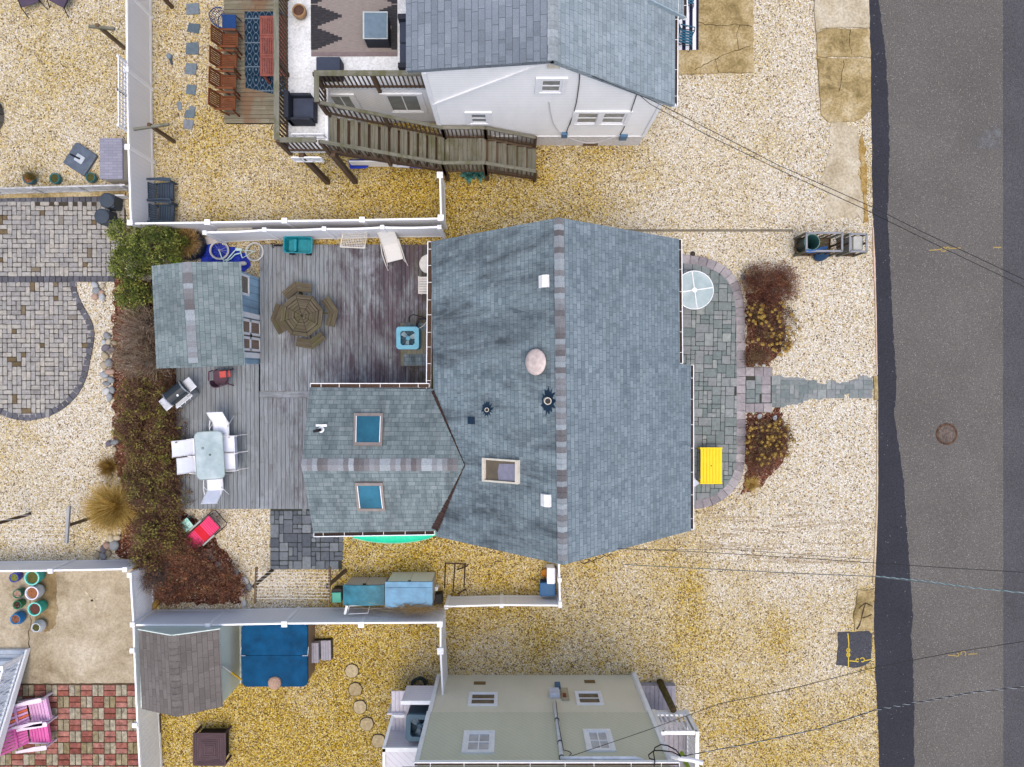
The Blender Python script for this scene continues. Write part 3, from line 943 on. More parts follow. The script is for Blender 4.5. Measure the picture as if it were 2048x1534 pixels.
# retaining kerb beside the lattice fence, timber edge in the gravel
slab_px('garden_kerb', [(-30, 388), (252, 379), (252, 392), (-30, 398)], .06, CONC_TAN, [], .008)
mb = MB()
a, b = P(1210, 461, .0), P(1586, 461, .0)
mb.bar(a, b, .075, .05)
struct('timber_edging', mb, wood('buried_timber', (.10, .085, .06), (.19, .165, .12), (.30, .27, .21), 20))
# planting beds: bare soil and mulch
MULCH = Mt('bark_mulch', .95, .1)
vv = MULCH.n('TexVoronoi', {'Vector': MULCH.scale(MULCH.pos(), 1, 1), 'Scale': 24.0})
MULCH.color(MULCH.ramp(MULCH.n('SeparateColor', {'Color': vv.outputs['Color']}).outputs[0], [(0, (.03, .012, .008)), (.4, (.09, .035, .022)), (.75, (.17, .065, .035)), (.93, (.22, .13, .09)), (1, (.5, .42, .36))]))
MULCH.bump(vv.outputs['Distance'], .9, .03)
def bedpx(name, pts, amp=.08):
    poly = pl(pts)
    e = rough_line(poly + [poly[0]], .12, amp)[:-1]
    mb = MB()
    mb.prism([(p.x, p.y) for p in e], .0005, .016)
    struct(name, mb, MULCH.mat)
bedpx('mulch_bed', [(1491, 580), (1560, 600), (1572, 660), (1560, 700), (1544, 720), (1540, 734), (1491, 734)])
bedpx('mulch_bed', [(1491, 827), (1542, 826), (1555, 808), (1566, 835), (1575, 880), (1568, 925), (1545, 950), (1515, 975), (1480, 990), (1491, 940)])
bedpx('shrub_bed', [(228, 555), (310, 560), (352, 735), (356, 1016), (400, 1040), (440, 1090), (475, 1140), (492, 1180), (490, 1206), (300, 1208), (282, 1190), (262, 1125), (232, 1112), (245, 1000), (228, 900), (224, 700)])
# ------------------------------------------------------------------ buildings
EYE = Vector((0, 0, H))
def pn(a, b, c):
    n = (Vector(b) - Vector(a)).cross(Vector(c) - Vector(a)).normalized()
    return (Vector(a), n if n.z > 0 else -n)
def PP(px, py, plane):                    # where the line of sight of a pixel meets a roof or wall plane
    d = P(px, py, 0) - EYE
    t = (plane[0] - EYE).dot(plane[1]) / d.dot(plane[1])
    return EYE + d * t
def ridge_caps(mb, a, b, n1, n2, wd=0.15, step=0.145):
    """folded shingles lapped along a ridge from a to b; n1, n2 the two roof normals"""
    a, b = Vector(a), Vector(b)
    t = (b - a).normalized()
    k = int((b - a).length / step)
    d1 = n1.cross(t)
    d1 = d1 if d1.z < 0 else -d1
    d2 = n2.cross(t)
    d2 = d2 if d2.z < 0 else -d2
    up = Vector((0, 0, 1))
    for i in range(k):
        p = a + t * i * step
        q = a + t * (i + 1) * step
        w1, w2 = wd + random.uniform(-.006, .006), wd + random.uniform(-.006, .006)
        l0, l1 = .024, .010
        v = [p + d1 * w1 + n1 * l0, p + up * (l0 + .01), p + d2 * w2 + n2 * l0, q + d1 * w1 + n1 * l1, q + up * (l1 + .01), q + d2 * w2 + n2 * l1,
             p + d1 * w1, p + up * .0, p + d2 * w2]
        mb.add(v, [(0, 1, 4, 3), (1, 2, 5, 4), (6, 7, 1, 0), (7, 8, 2, 1)])
def gutter(parent, a, b, outward, mats=None, nb=8, wd=.13, ht=.11, caps=True):
    """open K-gutter with hangers and wet leaf litter in it"""
    a, b, o = Vector(a), Vector(b), Vector(outward).normalized()
    z = Vector((0, 0, 1))
    mb = MB()
    mb.bar(a + o * wd, b + o * wd, .022, ht)
    mb.bar(a + o * wd / 2 - z * ht / 2, b + o * wd / 2 - z * ht / 2, wd, .012)
    for i in range(nb):
        p = a + (b - a) * ((i + .5) / nb + random.uniform(-.01, .01))
        mb.bar(p + z * (ht / 2 - .006), p + o * wd + z * (ht / 2 - .006), .012, .008)
    for e in (a, b):
        mb.bar(e, e + o * (wd + .01), .012, ht)
    g = mb.build('gutter', VINYL_RAIL, parent)
    l = MB()
    l.bar(a + o * wd * .48 - z * ht * .2, b + o * wd * .48 - z * ht * .2, wd * .86, .02)
    l.build('leaf_litter', DIRT, g)
    return g
def frame_on(parent, corners, n, fw, fh, mats, glass, sunk=.03, names=('skylight', 'glass'), fwb=None):
    """a framed light lying on a plane; corners given in order round it"""
    c = [Vector(q) for q in corners]
    mid = sum(c, Vector((0, 0, 0))) / 4
    mb = MB()
    inn = [q + (mid - q).normalized() * fw * 1.35 for q in c]
    up = [q + n * fh for q in c]
    iu = [q + n * fh for q in inn]
    il = [q + n * (fh - sunk - .01) for q in inn]
    v = c + up + iu + il
    fs = []
    for i in range(4):
        j = (i + 1) % 4
        fs += [(i, j, 4 + j, 4 + i), (4 + i, 4 + j, 8 + j, 8 + i), (8 + i, 8 + j, 12 + j, 12 + i)]
    a = (c[1] - c[0]).cross(c[2] - c[0])
    if a.dot(n) < 0:
        fs = [tuple(reversed(f)) for f in fs]
    for f in fs:
        mb.add([v[i] for i in f], [tuple(range(4))])
    fr = mb.build(names[0], mats, parent)
    gl = MB()
    g = [q + n * (fh - sunk) for q in inn]
    gl.add(g if a.dot(n) > 0 else list(reversed(g)), [(0, 1, 2, 3)])
    o = gl.build(names[1], glass, fr)
    return fr
def wall_window(parent, x0, x1, z0, z1, y, face, frame=.07, cols=1, rows=2, mat=None, gl=None, trim=.09, name='window', mull=.035, depth=.045):
    """window in a wall facing north (+1) or south (-1) at y: trim, sash bars, panes"""
    f = face
    mat = mat or WHITE
    mb = MB()
    def bx(xa, xb, za, zb, d0, d1):
        ya, yb = sorted((y + f * d0, y + f * d1))
        mb.box(xa, xb, ya, yb, za, zb)
    for (xa, xb, za, zb) in ((x0 - trim, x0, z0 - trim, z1 + trim), (x1, x1 + trim, z0 - trim, z1 + trim), (x0, x1, z1, z1 + trim), (x0, x1, z0 - trim, z0)):
        bx(xa, xb, za, zb, -.02, depth)
    k = frame
    for (xa, xb, za, zb) in ((x0, x0 + k, z0, z1), (x1 - k, x1, z0, z1), (x0 + k, x1 - k, z1 - k, z1), (x0 + k, x1 - k, z0, z0 + k)):
        bx(xa, xb, za, zb, -.03, .025)
    for i in range(1, cols):
        xx = x0 + (x1 - x0) * i / cols
        bx(xx - mull / 2, xx + mull / 2, z0 + k, z1 - k, -.02, .016)
    for i in range(1, rows):
        zz = z0 + (z1 - z0) * i / rows
        bx(x0 + k, x1 - k, zz - mull * .6, zz + mull * .6, -.018, .019)
    fr = mb.build(name, mat, parent)
    g = MB()
    ya, yb = sorted((y - f * .012, y + f * .004))
    g.box(x0 + k * .9, x1 - k * .9, ya, yb, z0 + k * .9, z1 - k * .9)
    g.build('pane', gl or GLASS_D, fr)
    return fr
GLASS_D = glass_mat('dark_window_glass', (.07, .085, .10))
GLASS_G = glass_mat('grey_window_glass', (.20, .23, .25))
GLASS_P = glass_mat('curtained_glass', (.42, .45, .50))
GLASS_B = plain('sky_blue_skylight_glass', (.03, .155, .24), .12, .6, 0, .35, 1.2)  # blue of the reflected sky put into the base colour
GLASS_S = glass_mat('brown_window_glass', (.11, .085, .06))
BRONZE = plain('brown_metal_frame', (.27, .23, .21), .4, .4, .2)
CREAM = plain('cream_frame', (.62, .58, .50), .5)

# ============ the house in the middle
RT, RB = P(1118, 435, 6.0), P(1126, 1130, 6.0)
LT, ET = P(862, 483, 2.7), P(1358, 478, 2.7)
PLL, PLR = pn(RT, RB, LT), pn(RT, RB, ET)
LB, EM, EM2, EB = PP(872, 1073, PLL), PP(1360, 728, PLR), PP(1382, 730, PLR), PP(1382, 1061, PLR)
house = wthing('main_house', 'large slate blue shingled house in the middle with a dome vent and three skylights', 'house', (1.2, 0, 0))
MID = PP(1122, 730, PLR)
roof = MB().slab([RT, RB, LB, LT], .14).build('roof', SHINGLE_ST, house)
mb = MB()
mb.slab([RT, RB, EB, EM2, EM, ET], .14)
mb.build('roof', SHINGLE, house)
mb = MB()
ridge_caps(mb, RT + Vector((0, -.02, 0)), RB + Vector((0, .02, 0)), PLL[1], PLR[1], .155)
mb.build('ridge_cap', SHINGLE_CAP, house)
# walls under the roof
mb = MB()
x0, x1, xm = LT.x + .32, ET.x - .32, RT.x
y0, y1 = RB.y + .28, RT.y - .28
mb.add([(x, y, z) for y in (y0, y1) for x, z in ((x0, 0.0), (x1, 0.0), (x1, 2.75), (xm, 5.72), (x0, 2.75))],
       [(0, 1, 2, 3, 4), (9, 8, 7, 6, 5), (0, 5, 6, 1), (1, 6, 7, 2), (4, 9, 5, 0), (2, 7, 8, 3), (3, 8, 9, 4)])
mb.build('wall', SIDING_W, house)
mb = MB()
for q in ((P(1340, 640).y, P(1340, 560).y), (P(1340, 1020).y, P(1340, 930).y)):
    mb.box(x1 - .01, x1 + .03, q[0], q[1], 1.0, 2.1)
pieces(mb, 'window', GLASS_D, house)
# gutters
z_ = Vector((0, 0, -.08))
gutter(house, LT + z_ + Vector((.03, 0, 0)), PP(861, 778, PLL) + z_, (-1, 0, 0), nb=9)
gutter(house, ET + z_, EM + z_ + Vector((0, .02, 0)), (1, 0, 0), nb=6, wd=.09)
gutter(house, EM2 + z_, EB + z_ + Vector((0, .03, 0)), (1, 0, 0), nb=7, wd=.09)
# wing with its own ridge
V = PP(930, 930, PLL)
zr = V.z
W0 = P(603, 930, zr)
NA, NB_ = P(620, 775, 2.7), PP(866, 778, PLL)
SA, SB = P(627, 1066, 2.7), PP(871, 1062, PLL)
mb = MB()
mb.slab([NA, W0, V, Vector((NB_.x + .12, NB_.y, 2.7))], .12)
mb.slab([W0, SA, Vector((SB.x + .12, SB.y, 2.7)), V], .12)
mb.build('wing_roof', SHINGLE_WING, house)
pnN, pnS = pn(NA, W0, V), pn(W0, SA, V)
mb = MB()
ridge_caps(mb, W0, V - Vector((.12, 0, 0)), pnN[1], pnS[1], .19, .15)
mb.build('wing_ridge_cap', SHINGLE_CAP, house)
mb = MB()
wx0, wx1 = NA.x + .25, LT.x + .4
wy0, wy1 = SA.y + .22, NA.y - .22
wm = W0.y
mb.add([(x, y, z) for x in (wx0, wx1) for y, z in ((wy0, 0), (wy1, 0), (wy1, 2.66), (wm, zr - .16), (wy0, 2.66))],
       [(0, 4, 3, 2, 1), (5, 6, 7, 8, 9), (0, 5, 9, 4), (1, 2, 7, 6), (2, 3, 8, 7), (3, 4, 9, 8)])
mb.build('wing_wall', SIDING_W, house)
gutter(house, NA + z_ + Vector((0, .0, 0)), P(858, 775, 2.7) + z_, (0, 1, 0), nb=6, wd=.12)
gutter(house, SA + z_, SB + z_ + Vector((-.04, 0, 0)), (0, -1, 0), nb=6, wd=.12)
# wet leaves lying in the two valleys
mb = MB()
for (pa, pb, wds) in ((V, NB_ + Vector((0, -.05, .02)), (.02, .07)), (V, SB + Vector((0, .05, .02)), (.02, .15))):
    n = 120
    pts, ws = [], []
    for i in range(n):
        t = i / (n - 1)
        p = pa.lerp(pb, t)
        pts.append(p)
        ws.append((wds[0] + (wds[1] - wds[0]) * t ** 1.5) * random.uniform(.7, 1.15))
    for i in range(n - 1):
        a, b = pts[i], pts[i + 1]
        up = Vector((0, 0, .045))
        l = PLL[1].cross((b - a)).normalized()
        l = l if l.x > 0 else -l
        wn = pnN if wds[1] == .07 else pnS
        r_ = wn[1].cross((b - a)).normalized()
        r_ = r_ if r_.x < 0 else -r_
        mb.add([a + l * ws[i] + PLL[1] * .015, a + up, a + r_ * ws[i] + wn[1] * .015, b + l * ws[i + 1] + PLL[1] * .015, b + up, b + r_ * ws[i + 1] + wn[1] * .015], [(0, 1, 4, 3), (1, 2, 5, 4)])
LITTER = stone_mat('wet_valley_leaves', [(0, (.022, .014, .012)), (1, (.06, .03, .025))])
mb.build('valley_leaf_litter', LITTER, house)
# skylights
frame_on(house, [PP(968, 915, PLL), PP(1040, 920, PLL), PP(1040, 968, PLL), PP(968, 962, PLL)], PLL[1], .085, .09, CREAM, GLASS_S, .06)
blind = MB()
nL = PLL[1]
blind.add([PP(*q, PLL) + nL * .036 for q in ((1000, 927), (1033, 928), (1033, 962), (999, 960), (997, 943))], [(0, 1, 2, 3, 4)])
o = blind.build('skylight_blind', plain('pale_blind', (.22, .22, .29), .7), house)
for cs_ in (((709, 828), (767, 828), (765, 892), (708, 892)), ((711, 963), (766, 963), (771, 1019), (716, 1019))):
    pl_ = pnN if cs_[0][1] < 900 else pnS
    f_ = frame_on(house, [PP(*q, pl_) for q in cs_], pl_[1], .085, .09, BRONZE, GLASS_B, .03)
    mb = MB()
    ys = ((835, 884) if cs_[0][1] < 900 else (977, 1014))
    for q in ((cs_[0], cs_[3]), (cs_[1], cs_[2])):
        s_ = 5 if q[0][0] < 740 else -5
        mb.bar(PP(q[0][0] + s_, q[0][1] + 6, pl_) + pl_[1] * .09, PP(q[1][0] + s_, q[1][1] - 6, pl_) + pl_[1] * .09, .02, .02)
    pieces(mb, 'white_seal', WHITE, f_)
# dome fan lid
c = PP(1079, 724, PLL)
mt = nL.to_track_quat('Z', 'Y').to_matrix()
mb = MB().lathe([(.24, 0), (.24, .12), (.33, .13), (.345, .15), (.335, .18), (.27, .215), (.14, .24), (0, .248)], c, 40, mt=mt)
dome = mb.build('dome_vent', plain('pinkish_dome_plastic', (.60, .50, .47), .5, .4, 0, .2), house, smooth=True)
# white slant vents
for (cx, cy, fx) in ((1089, 563, 1), (1093, 1000, -1)):
    c = PP(cx, cy, PLL)
    u = (RB - RT).normalized()
    v = nL.cross(u)
    v = v if v.x > 0 else -v              # up the slope
    hw = .16
    mb = MB()
    pts = [c + u * -hw - v * hw, c + u * hw - v * hw, c + u * hw + v * hw, c + u * -hw + v * hw]
    a = [pts[0] + nL * .05, pts[1] + nL * .05, c + u * hw + v * .02 + nL * .12, c - u * hw + v * .02 + nL * .12, pts[2] + nL * .10, pts[3] + nL * .10]
    mb.add(pts + a, [(4, 5, 6, 7), (7, 6, 8, 9), (0, 1, 5, 4), (2, 3, 9, 8), (1, 2, 8, 6, 5), (3, 0, 4, 7, 9)])
    mb.build('roof_vent', plain('white_vent', (.86, .86, .88), .5), house, bevel=.006)
# pipes and their tar
def splash(cx, cy, rx, ry, seed):
    rr = random.Random(seed)
    pts = []
    for i in range(40):
        a = 2 * PI * i / 40
        k = rr.uniform(.65, 1.0) if i % 3 else rr.uniform(.95, 1.35)
        pts.append(PP(cx + rx * k * math.cos(a), cy + ry * k * math.sin(a), PLL) + nL * .006)
    m = MB()
    ctr = PP(cx, cy, PLL) + nL * .008
    m.add([ctr] + pts, [(0, 1 + (i + 1) % 40, 1 + i) for i in range(40)])
    return m.build('tar_patch', TAR, house)
splash(1097, 803, 14, 25, 3)
splash(974, 818, 11, 15, 8)
for (bx_, by_, tx_, ty_, r_, hh) in ((1094, 801, 1102, 804, .095, .42), (974, 819, 977, 819, .06, .2)):
    b_ = PP(bx_, by_, PLL)
    mb = MB()
    mb.lathe([(r_, -.1), (r_, hh), (r_ * .75, hh), (r_ * .75, hh - .2), (0, hh - .2)], b_, 20)
    pp_ = mb.build('vent_pipe', plain('cream_pipe', (.50, .46, .38), .6), house)
    MB().lathe([(r_ * .74, hh - .03), (0, hh - .03)], b_, 20, cap=False).build('pipe_mouth', BLACK, pp_)
mb = MB()
c = PP(944, 841, PLL)
u = (RB - RT).normalized()
v = nL.cross(u)
mb.obox(c + nL * .03, u * .10, v * .12, nL * .03)
mb.build('square_flashing', TAR, house, bevel=.01)
b_ = PP(643, 859, pnN)
mb = MB().lathe([(.09, -.05), (.09, .05), (.055, .06), (.055, .16), (0, .16)], b_, 18)
mb.obox(b_ + Vector((.01, .12, .03)), (.16, 0, 0), (0, .035, 0), (0, 0, .03))
pp_ = mb.build('pipe_flashing', WHITE, house)
mb = MB().tube([b_ + Vector((0, 0, .1)), b_ + Vector((0, 0, .24)), b_ + Vector((-.05, -.01, .30)), b_ + Vector((-.15, -.03, .31))], [.05, .05, .045, .04], 10)
mb.build('pipe_elbow', BLACK, pp_, smooth=True)
# cable brackets under the south verge
mb = MB()
for q in ((1170, 1122), (1185, 1117), (1200, 1112), (1215, 1107)):
    p = PP(q[0], q[1], PLR)
    mb.tube([p + Vector((-.12, -.05, -.1)), p + Vector((0, -.11, -.12)), p + Vector((.12, -.06, -.2))], .014, 5)
mb.build('service_cable', BLACK, house)

# ============ white neighbour house at the top
wh = wthing('white_neighbour_house', 'white sided house with a grey blue roof, raised white deck and timber stair', 'house', (1.0, 10, 0))
YW = P(1280, 292).y
def PY(px, py, y):                        # where a line of sight meets the wall plane at y
    d = P(px, py, 0) - EYE
    t = (y - EYE.y) / d.y
    return EYE + d * t
pk, er, dl = PY(1107, 121, YW - .1), PY(1350, 211, YW - .1), PY(812, 141, YW - .1)
back = 17.5
def ext(p):
    return Vector((p.x, back, p.z))
wallr, walll = PY(1325, 208, YW), PY(843, 143, YW)
bl_x = walll.x
mb = MB()
poly = [(bl_x, 1.0), (wallr.x, 1.0), (wallr.x, er.z - .02), (pk.x, pk.z - .12), (bl_x, dl.z - .1)]
mb.add([(x, YW, z) for x, z in poly] + [(x, back, z) for x, z in poly], [(0, 1, 2, 3, 4), (9, 8, 7, 6, 5), (0, 5, 6, 1), (1, 6, 7, 2), (4, 9, 5, 0), (2, 7, 8, 3), (3, 8, 9, 4)])
mb.build('wall', SIDING_W, wh)
mb = MB().box(bl_x + .02, wallr.x - .02, YW + .02, back, 0, 1.0)
mb.build('foundation', FOUND, wh)
mb = MB().slab([pk, ext(pk), ext(dl), dl], .16)
mb.build('roof', SHINGLE_3TAB, wh)
mb = MB().slab([pk, er, ext(er), ext(pk)], .16)
mb.build('roof', SHINGLE_PALE, wh)
pR = pn(pk, er, ext(er))
pL = pn(pk, ext(pk), dl)
mb = MB()
ridge_caps(mb, pk, ext(pk), pL[1], pR[1], .14, .19)
mb.build('ridge_cap', stone_mat('pale_cap_shingle', [(0, (.24, .27, .29)), (1, (.34, .38, .41))]), wh)
mb = MB()                                  # rake and corner trim
rake = PY(868, 207, YW)
mb.bar((rake.x, YW - .03, rake.z), (pk.x - .1, YW - .03, pk.z - .22), .05, .11)
mb.bar((bl_x + .05, YW - .02, 1.0), (bl_x + .05, YW - .02, walll.z - .05), .04, .12)
mb.bar((wallr.x - .05, YW - .02, 1.0), (wallr.x - .05, YW - .02, wallr.z), .04, .10)
mb.bar((pk.x, YW - .06, pk.z - .14), (er.x, YW - .06, er.z - .12), .05, .16)
mb.bar((pk.x, YW - .06, pk.z - .14), (dl.x, YW - .06, dl.z - .12), .05, .14)
mb.box(bl_x, wallr.x, YW - .02, YW, .96, 1.02)
pieces(mb, 'trim', WHITE, wh)
def winpx(parent, pxs, y, face, **k):
    (xa, ya), (xb, yb) = pxs
    p, q = PY(xa, ya, y), PY(xb, yb, y)
    return wall_window(parent, min(p.x, q.x), max(p.x, q.x), min(p.z, q.z), max(p.z, q.z), y, face, **k)
winpx(wh, ((1081, 158), (1122, 183)), YW, -1, trim=.12, gl=GLASS_G)
winpx(wh, ((938, 226), (977, 245)), YW, -1, trim=.12, gl=GLASS_G)
winpx(wh, ((1154, 224), (1194, 246)), YW, -1, trim=.11, gl=GLASS_G)
winpx(wh, ((1206, 224), (1246, 246)), YW, -1, trim=.12, depth=.052, gl=GLASS_G)
mb = MB()
p, q = PY(1097, 125, YW), PY(1118, 134, YW)
for i in range(5):
    zz = q.z + (p.z - q.z) * i / 5
    mb.box(p.x, q.x, YW - .04, YW, zz, zz + (p.z - q.z) / 7)
mb.box(p.x - .02, p.x, YW - .05, YW, q.z, p.z)
mb.box(q.x, q.x + .02, YW - .05, YW, q.z, p.z)
mb.build('gable_vent', CREAM, wh)
mb = MB()
p, q = PY(1167, 286.5, YW + .02), PY(1195, 290.5, YW + .02)
mb.box(p.x, q.x, YW - .0, YW + .03, q.z, p.z)
mb.build('crawlspace_vent', plain('brown_vent', (.16, .10, .07)), wh)
METER = plain('blue_meter_box', (.075, .16, .27), .5)
for pxs in (((1124, 264), (1134, 271)), ((1241, 268), (1252, 276))):
    p, q = PY(*pxs[0], YW), PY(*pxs[1], YW)
    mb = MB().box(p.x, q.x, YW - .09, YW, q.z, p.z)
    mb.build('meter_box', METER, wh, bevel=.01)
for pts, m_ in (([(1160, 141), (1158, 170), (1153, 205), (1146, 232), (1136, 256), (1133, 265)], BLACK), ([(1273, 190), (1268, 205), (1258, 235), (1245, 262), (1240, 269)], BLACK),
                ([(1098, 204), (1101, 225), (1106, 245), (1115, 260), (1126, 269), (1150, 280), (1172, 286), (1190, 286), (1215, 278), (1240, 271)], plain('pale_cable', (.6, .6, .62)))):
    mb = MB().tube([PY(x, y, YW - .025) for x, y in pts], .014, 5)
    mb.build('wall_cable', m_, wh)
gutter(wh, er + z_ + Vector((-.02, 0, 0)), ext(er) + z_, (1, 0, 0), nb=14, wd=.10)
# lower porch roof on its street side
pa, pb = PP(1296, 1, pR) + Vector((0, 0, .03)), PP(1367, 37, pR) + Vector((0, 0, .05))
mb = MB().slab([pa, pb, ext(pb), ext(pa) + Vector((-.5, 0, .4))], .18)
mb.build('porch_roof', SHINGLE_PALE, wh)
gutter(wh, pb + z_, ext(pb) + z_, (1, 0, 0), nb=9, wd=.10)
mb = MB().bar(pa + Vector((0, -.02, .02)), pb + Vector((0, -.02, .02)), .04, .14)
mb.build('porch_trim', plain('blue_grey_flashing', (.30, .38, .43)), wh)
# ground floor wing with two sliding windows, and the white membrane deck on it
DZ = 3.2
YD = 8.34
wy = 8.42
mb = MB().box(-6.2, bl_x + .01, wy, back, 0.25, DZ - .14)
mb.build('wing_wall', SIDING_W, wh)
mb = MB().box(-6.15, bl_x, wy + .03, back, 0, .26)
mb.build('wing_foundation', FOUND, wh)
winpx(wh, ((655, 190), (720, 222)), wy, -1, cols=2, rows=1, trim=.12, gl=GLASS_G)
winpx(wh, ((768, 189), (848, 222)), wy, -1, cols=2, rows=1, trim=.12, gl=GLASS_G)
XD0, XD1, YS = -6.53, -5.42, 6.50
MEMB = concrete_mat('white_roof_membrane', (.40, .41, .41), (.62, .64, .655), (.72, .74, .76), .8)
mb = MB()
mb.box(XD0, dl.x + .6, YD, back, DZ - .14, DZ)
mb.box(XD0, XD1, YS, YD, DZ - .14, DZ)
mb.build('deck_floor', MEMB, wh)
mb = MB()
for x, y in ((P(656, 365).x, P(656, 365).y), (P(711, 366).x, P(711, 366).y + .03), (XD0 + .1, 11.0), (XD0 + .1, 15)):
    mb.box(x - .075, x + .075, y - .075, y + .075, 0, DZ - .14)
pieces(mb, 'deck_post', WOOD_BROWN, wh)
# timber railings
def railing(parent, a, b, hgt=1.0, posts=True, gapb=.125, bal=.036, cap=.15, rise=0.0, n=None, lowz=.09, mats=None, skip_post=()):
    """posts, flat cap, lower rail and balusters from a to b (points on the floor line)"""
    m_cap, m_bal = mats or (WOOD_GREEN, WOOD_BROWN)
    a, b = Vector(a), Vector(b)
    L = Vector((b.x - a.x, b.y - a.y, 0)).length
    t = (b - a) / L
    up = Vector((0, 0, 1))
    mb = MB()
    mb.bar(a + up * hgt, b + up * hgt, cap, .04)
    c_ = mb.build('cap_rail', m_cap, parent)
    mb = MB()
    mb.bar(a + up * (hgt - .07), b + up * (hgt - .07), .04, .09)
    mb.bar(a + up * lowz, b + up * lowz, .04, .09)
    k = n or max(2, int(L / gapb))
    for i in range(1, k):
        p = a + t * (L * i / k)
        mb.box(p.x - bal / 2, p.x + bal / 2, p.y - bal / 2, p.y + bal / 2, p.z + lowz - .08, p.z + hgt - .03)
    mb.build('balusters', m_bal, parent)
    if posts:
        for i in range(posts if isinstance(posts, int) and posts > 1 else 2):
            np_ = (posts if isinstance(posts, int) and posts > 1 else 2)
            p = a + t * (L * i / (np_ - 1))
            mb = MB().box(p.x - .05, p.x + .05, p.y - .05, p.y + .05, p.z - .28, p.z + hgt - .02)
            mb.build('rail_post', m_bal, parent)
railing(wh, (XD0, YS, DZ), (XD0, back, DZ), posts=6)
railing(wh, (XD0 + .076, YS, DZ), (XD1 - .02, YS, DZ), posts=0, cap=.14, hgt=.994)
railing(wh, (XD1 - .07, YD, DZ), (dl.x + .35, YD, DZ), posts=3)
railing(wh, (XD1, 7.55, DZ), (XD1, YD - .076, DZ), posts=0, cap=.14, hgt=.994)
# the stair: twelve treads, a landing, five treads
SX0, SXL0, SXL1, SX1 = XD1, -2.16, -.84, .80
LZ = 1.1
sy0, sy1 = 6.55, 7.58
n1 = 12
mb = MB()
for i in range(n1):
    x = SX0 + (SXL0 - SX0) * i / n1
    z = DZ - (DZ - LZ) * (i + 1) / (n1 + 1)
    w_ = (SXL0 - SX0) / n1
    for k in (0, 1):
        mb.box(x + .05 + k * (w_ - .045) / 2 + .004, x + .05 + (k + 1) * (w_ - .045) / 2 - .004, sy0, sy1, z - .035, z)
mb.build('stair_flight', WOOD_GREEN, wh)
mb = MB()
for i in range(5):
    x = SXL1 + (SX1 - SXL1) * i / 5
    z = LZ - LZ * (i + 1) / 6
    w_ = (SX1 - SXL1) / 5
    for k in (0, 1):
        mb.box(x + .05 + k * (w_ - .045) / 2 + .004, x + .05 + (k + 1) * (w_ - .045) / 2 - .004, sy0 + .03, sy1 + .03, z - .035, z)
mb.build('stair_flight', WOOD_GREEN, wh)
mb = MB()
nb_ = 9
for i in range(nb_):
    w_ = (SXL1 - SXL0) / nb_
    mb.box(SXL0 + i * w_ + .005, SXL0 + (i + 1) * w_ - .005, sy0, sy1, LZ - .035, LZ)
mb.build('stair_landing', WOOD_GREEN, wh)
mb = MB()
for y in (sy0 + .03, sy1 - .03):
    mb.bar((SX0, y, DZ - .32), (SXL0, y, LZ - .13), .045, .26)
    mb.bar((SXL1, y, LZ - .16), (SX1, y, .05), .045, .26)
    mb.bar((SXL0, y, LZ - .14), (SXL1, y, LZ - .14), .045, .2)
mb.slab([(SX0, sy0 + .05, DZ - .24), (SXL0, sy0 + .05, LZ - .14), (SXL0, sy1 - .05, LZ - .14), (SX0, sy1 - .05, DZ - .24)], .03)  # dark board added below each flight so the tread gaps look dark
mb.slab([(SXL1, sy0 + .05, LZ - .14), (SX1, sy0 + .05, .02), (SX1, sy1 - .05, .02), (SXL1, sy1 - .05, LZ - .14)], .03)
for x, y in ((SXL0, sy0), (SXL1, sy0), (SXL0, sy1), (SXL1, sy1)):
    mb.box(x - .06, x + .06, y - .06, y + .06, 0, LZ - .04)
pieces(mb, 'stringer_and_dark_backing', WOOD_BROWN, wh)
for y in (YS, 7.58):
    mats = (WOOD_GREEN, WOOD_BROWN)
    railing(wh, (SX0 + .05, y, DZ - .08), (SXL0, y, LZ), posts=3, cap=.10, hgt=.95, n=24, lowz=.17)
    railing(wh, (SXL0 + .02, y, LZ), (SXL1, y, LZ), posts=2, cap=.10, hgt=.95)
    railing(wh, (SXL1 + .02, y, LZ), (SX1 - .05, y, .22), posts=2, cap=.10, hgt=.93, n=11, lowz=.15)
# white step of the deck edge under the stair head
mb = MB().box(XD1 - .02, XD1 + .05, sy0, YD, DZ - .16, DZ + .01)
mb.build('deck_nosing', WHITE, wh)
# grey white board under the stair
mb = MB().box(P(705, 330).x, P(795, 330).x, 6.98, 7.02, 0, .55)
mb.build('skirt_board', WHITE, wh)

# ============ beige house at the bottom
YB = P(1000, 1350).y
bh = wthing('beige_neighbour_house', 'tall beige sided house with white windows and a white conduit mast', 'house', (.8, YB - 2, 0))
bx0, bx1 = P(876, 1352).x, P(1268, 1348).x
zj, zt = 2.72, 5.92
by = YB - 7
mb = MB().box(bx0, bx1, by, YB, 0, zj)
mb.build('lower_wall', PANEL_B, bh)
mb = MB().box(bx0 - .0, bx1 + .0, by, YB + .03, zj, zt)
mb.build('upper_wall', SIDING_B, bh)
def winB(pxs, **k):
    (xa, ya), (xb, yb) = pxs
    y = YB + k.pop('dy', 0)
    p, q = PY(xa, ya, y), PY(xb, yb, y)
    return wall_window(bh, min(p.x, q.x), max(p.x, q.x), min(p.z, q.z), max(p.z, q.z), y, 1, **k)
winB(((942, 1388), (991, 1410)), frame=.05, gl=GLASS_S, trim=.06)
winB(((1153, 1386), (1204, 1408)), frame=.05, gl=GLASS_S, trim=.06)
winB(((935, 1467), (981, 1503)), frame=.06, cols=2, gl=GLASS_P, trim=.10, dy=.03)
winB(((1173, 1464), (1224, 1500)), frame=.06, cols=2, gl=GLASS_P, trim=.10, dy=.03)
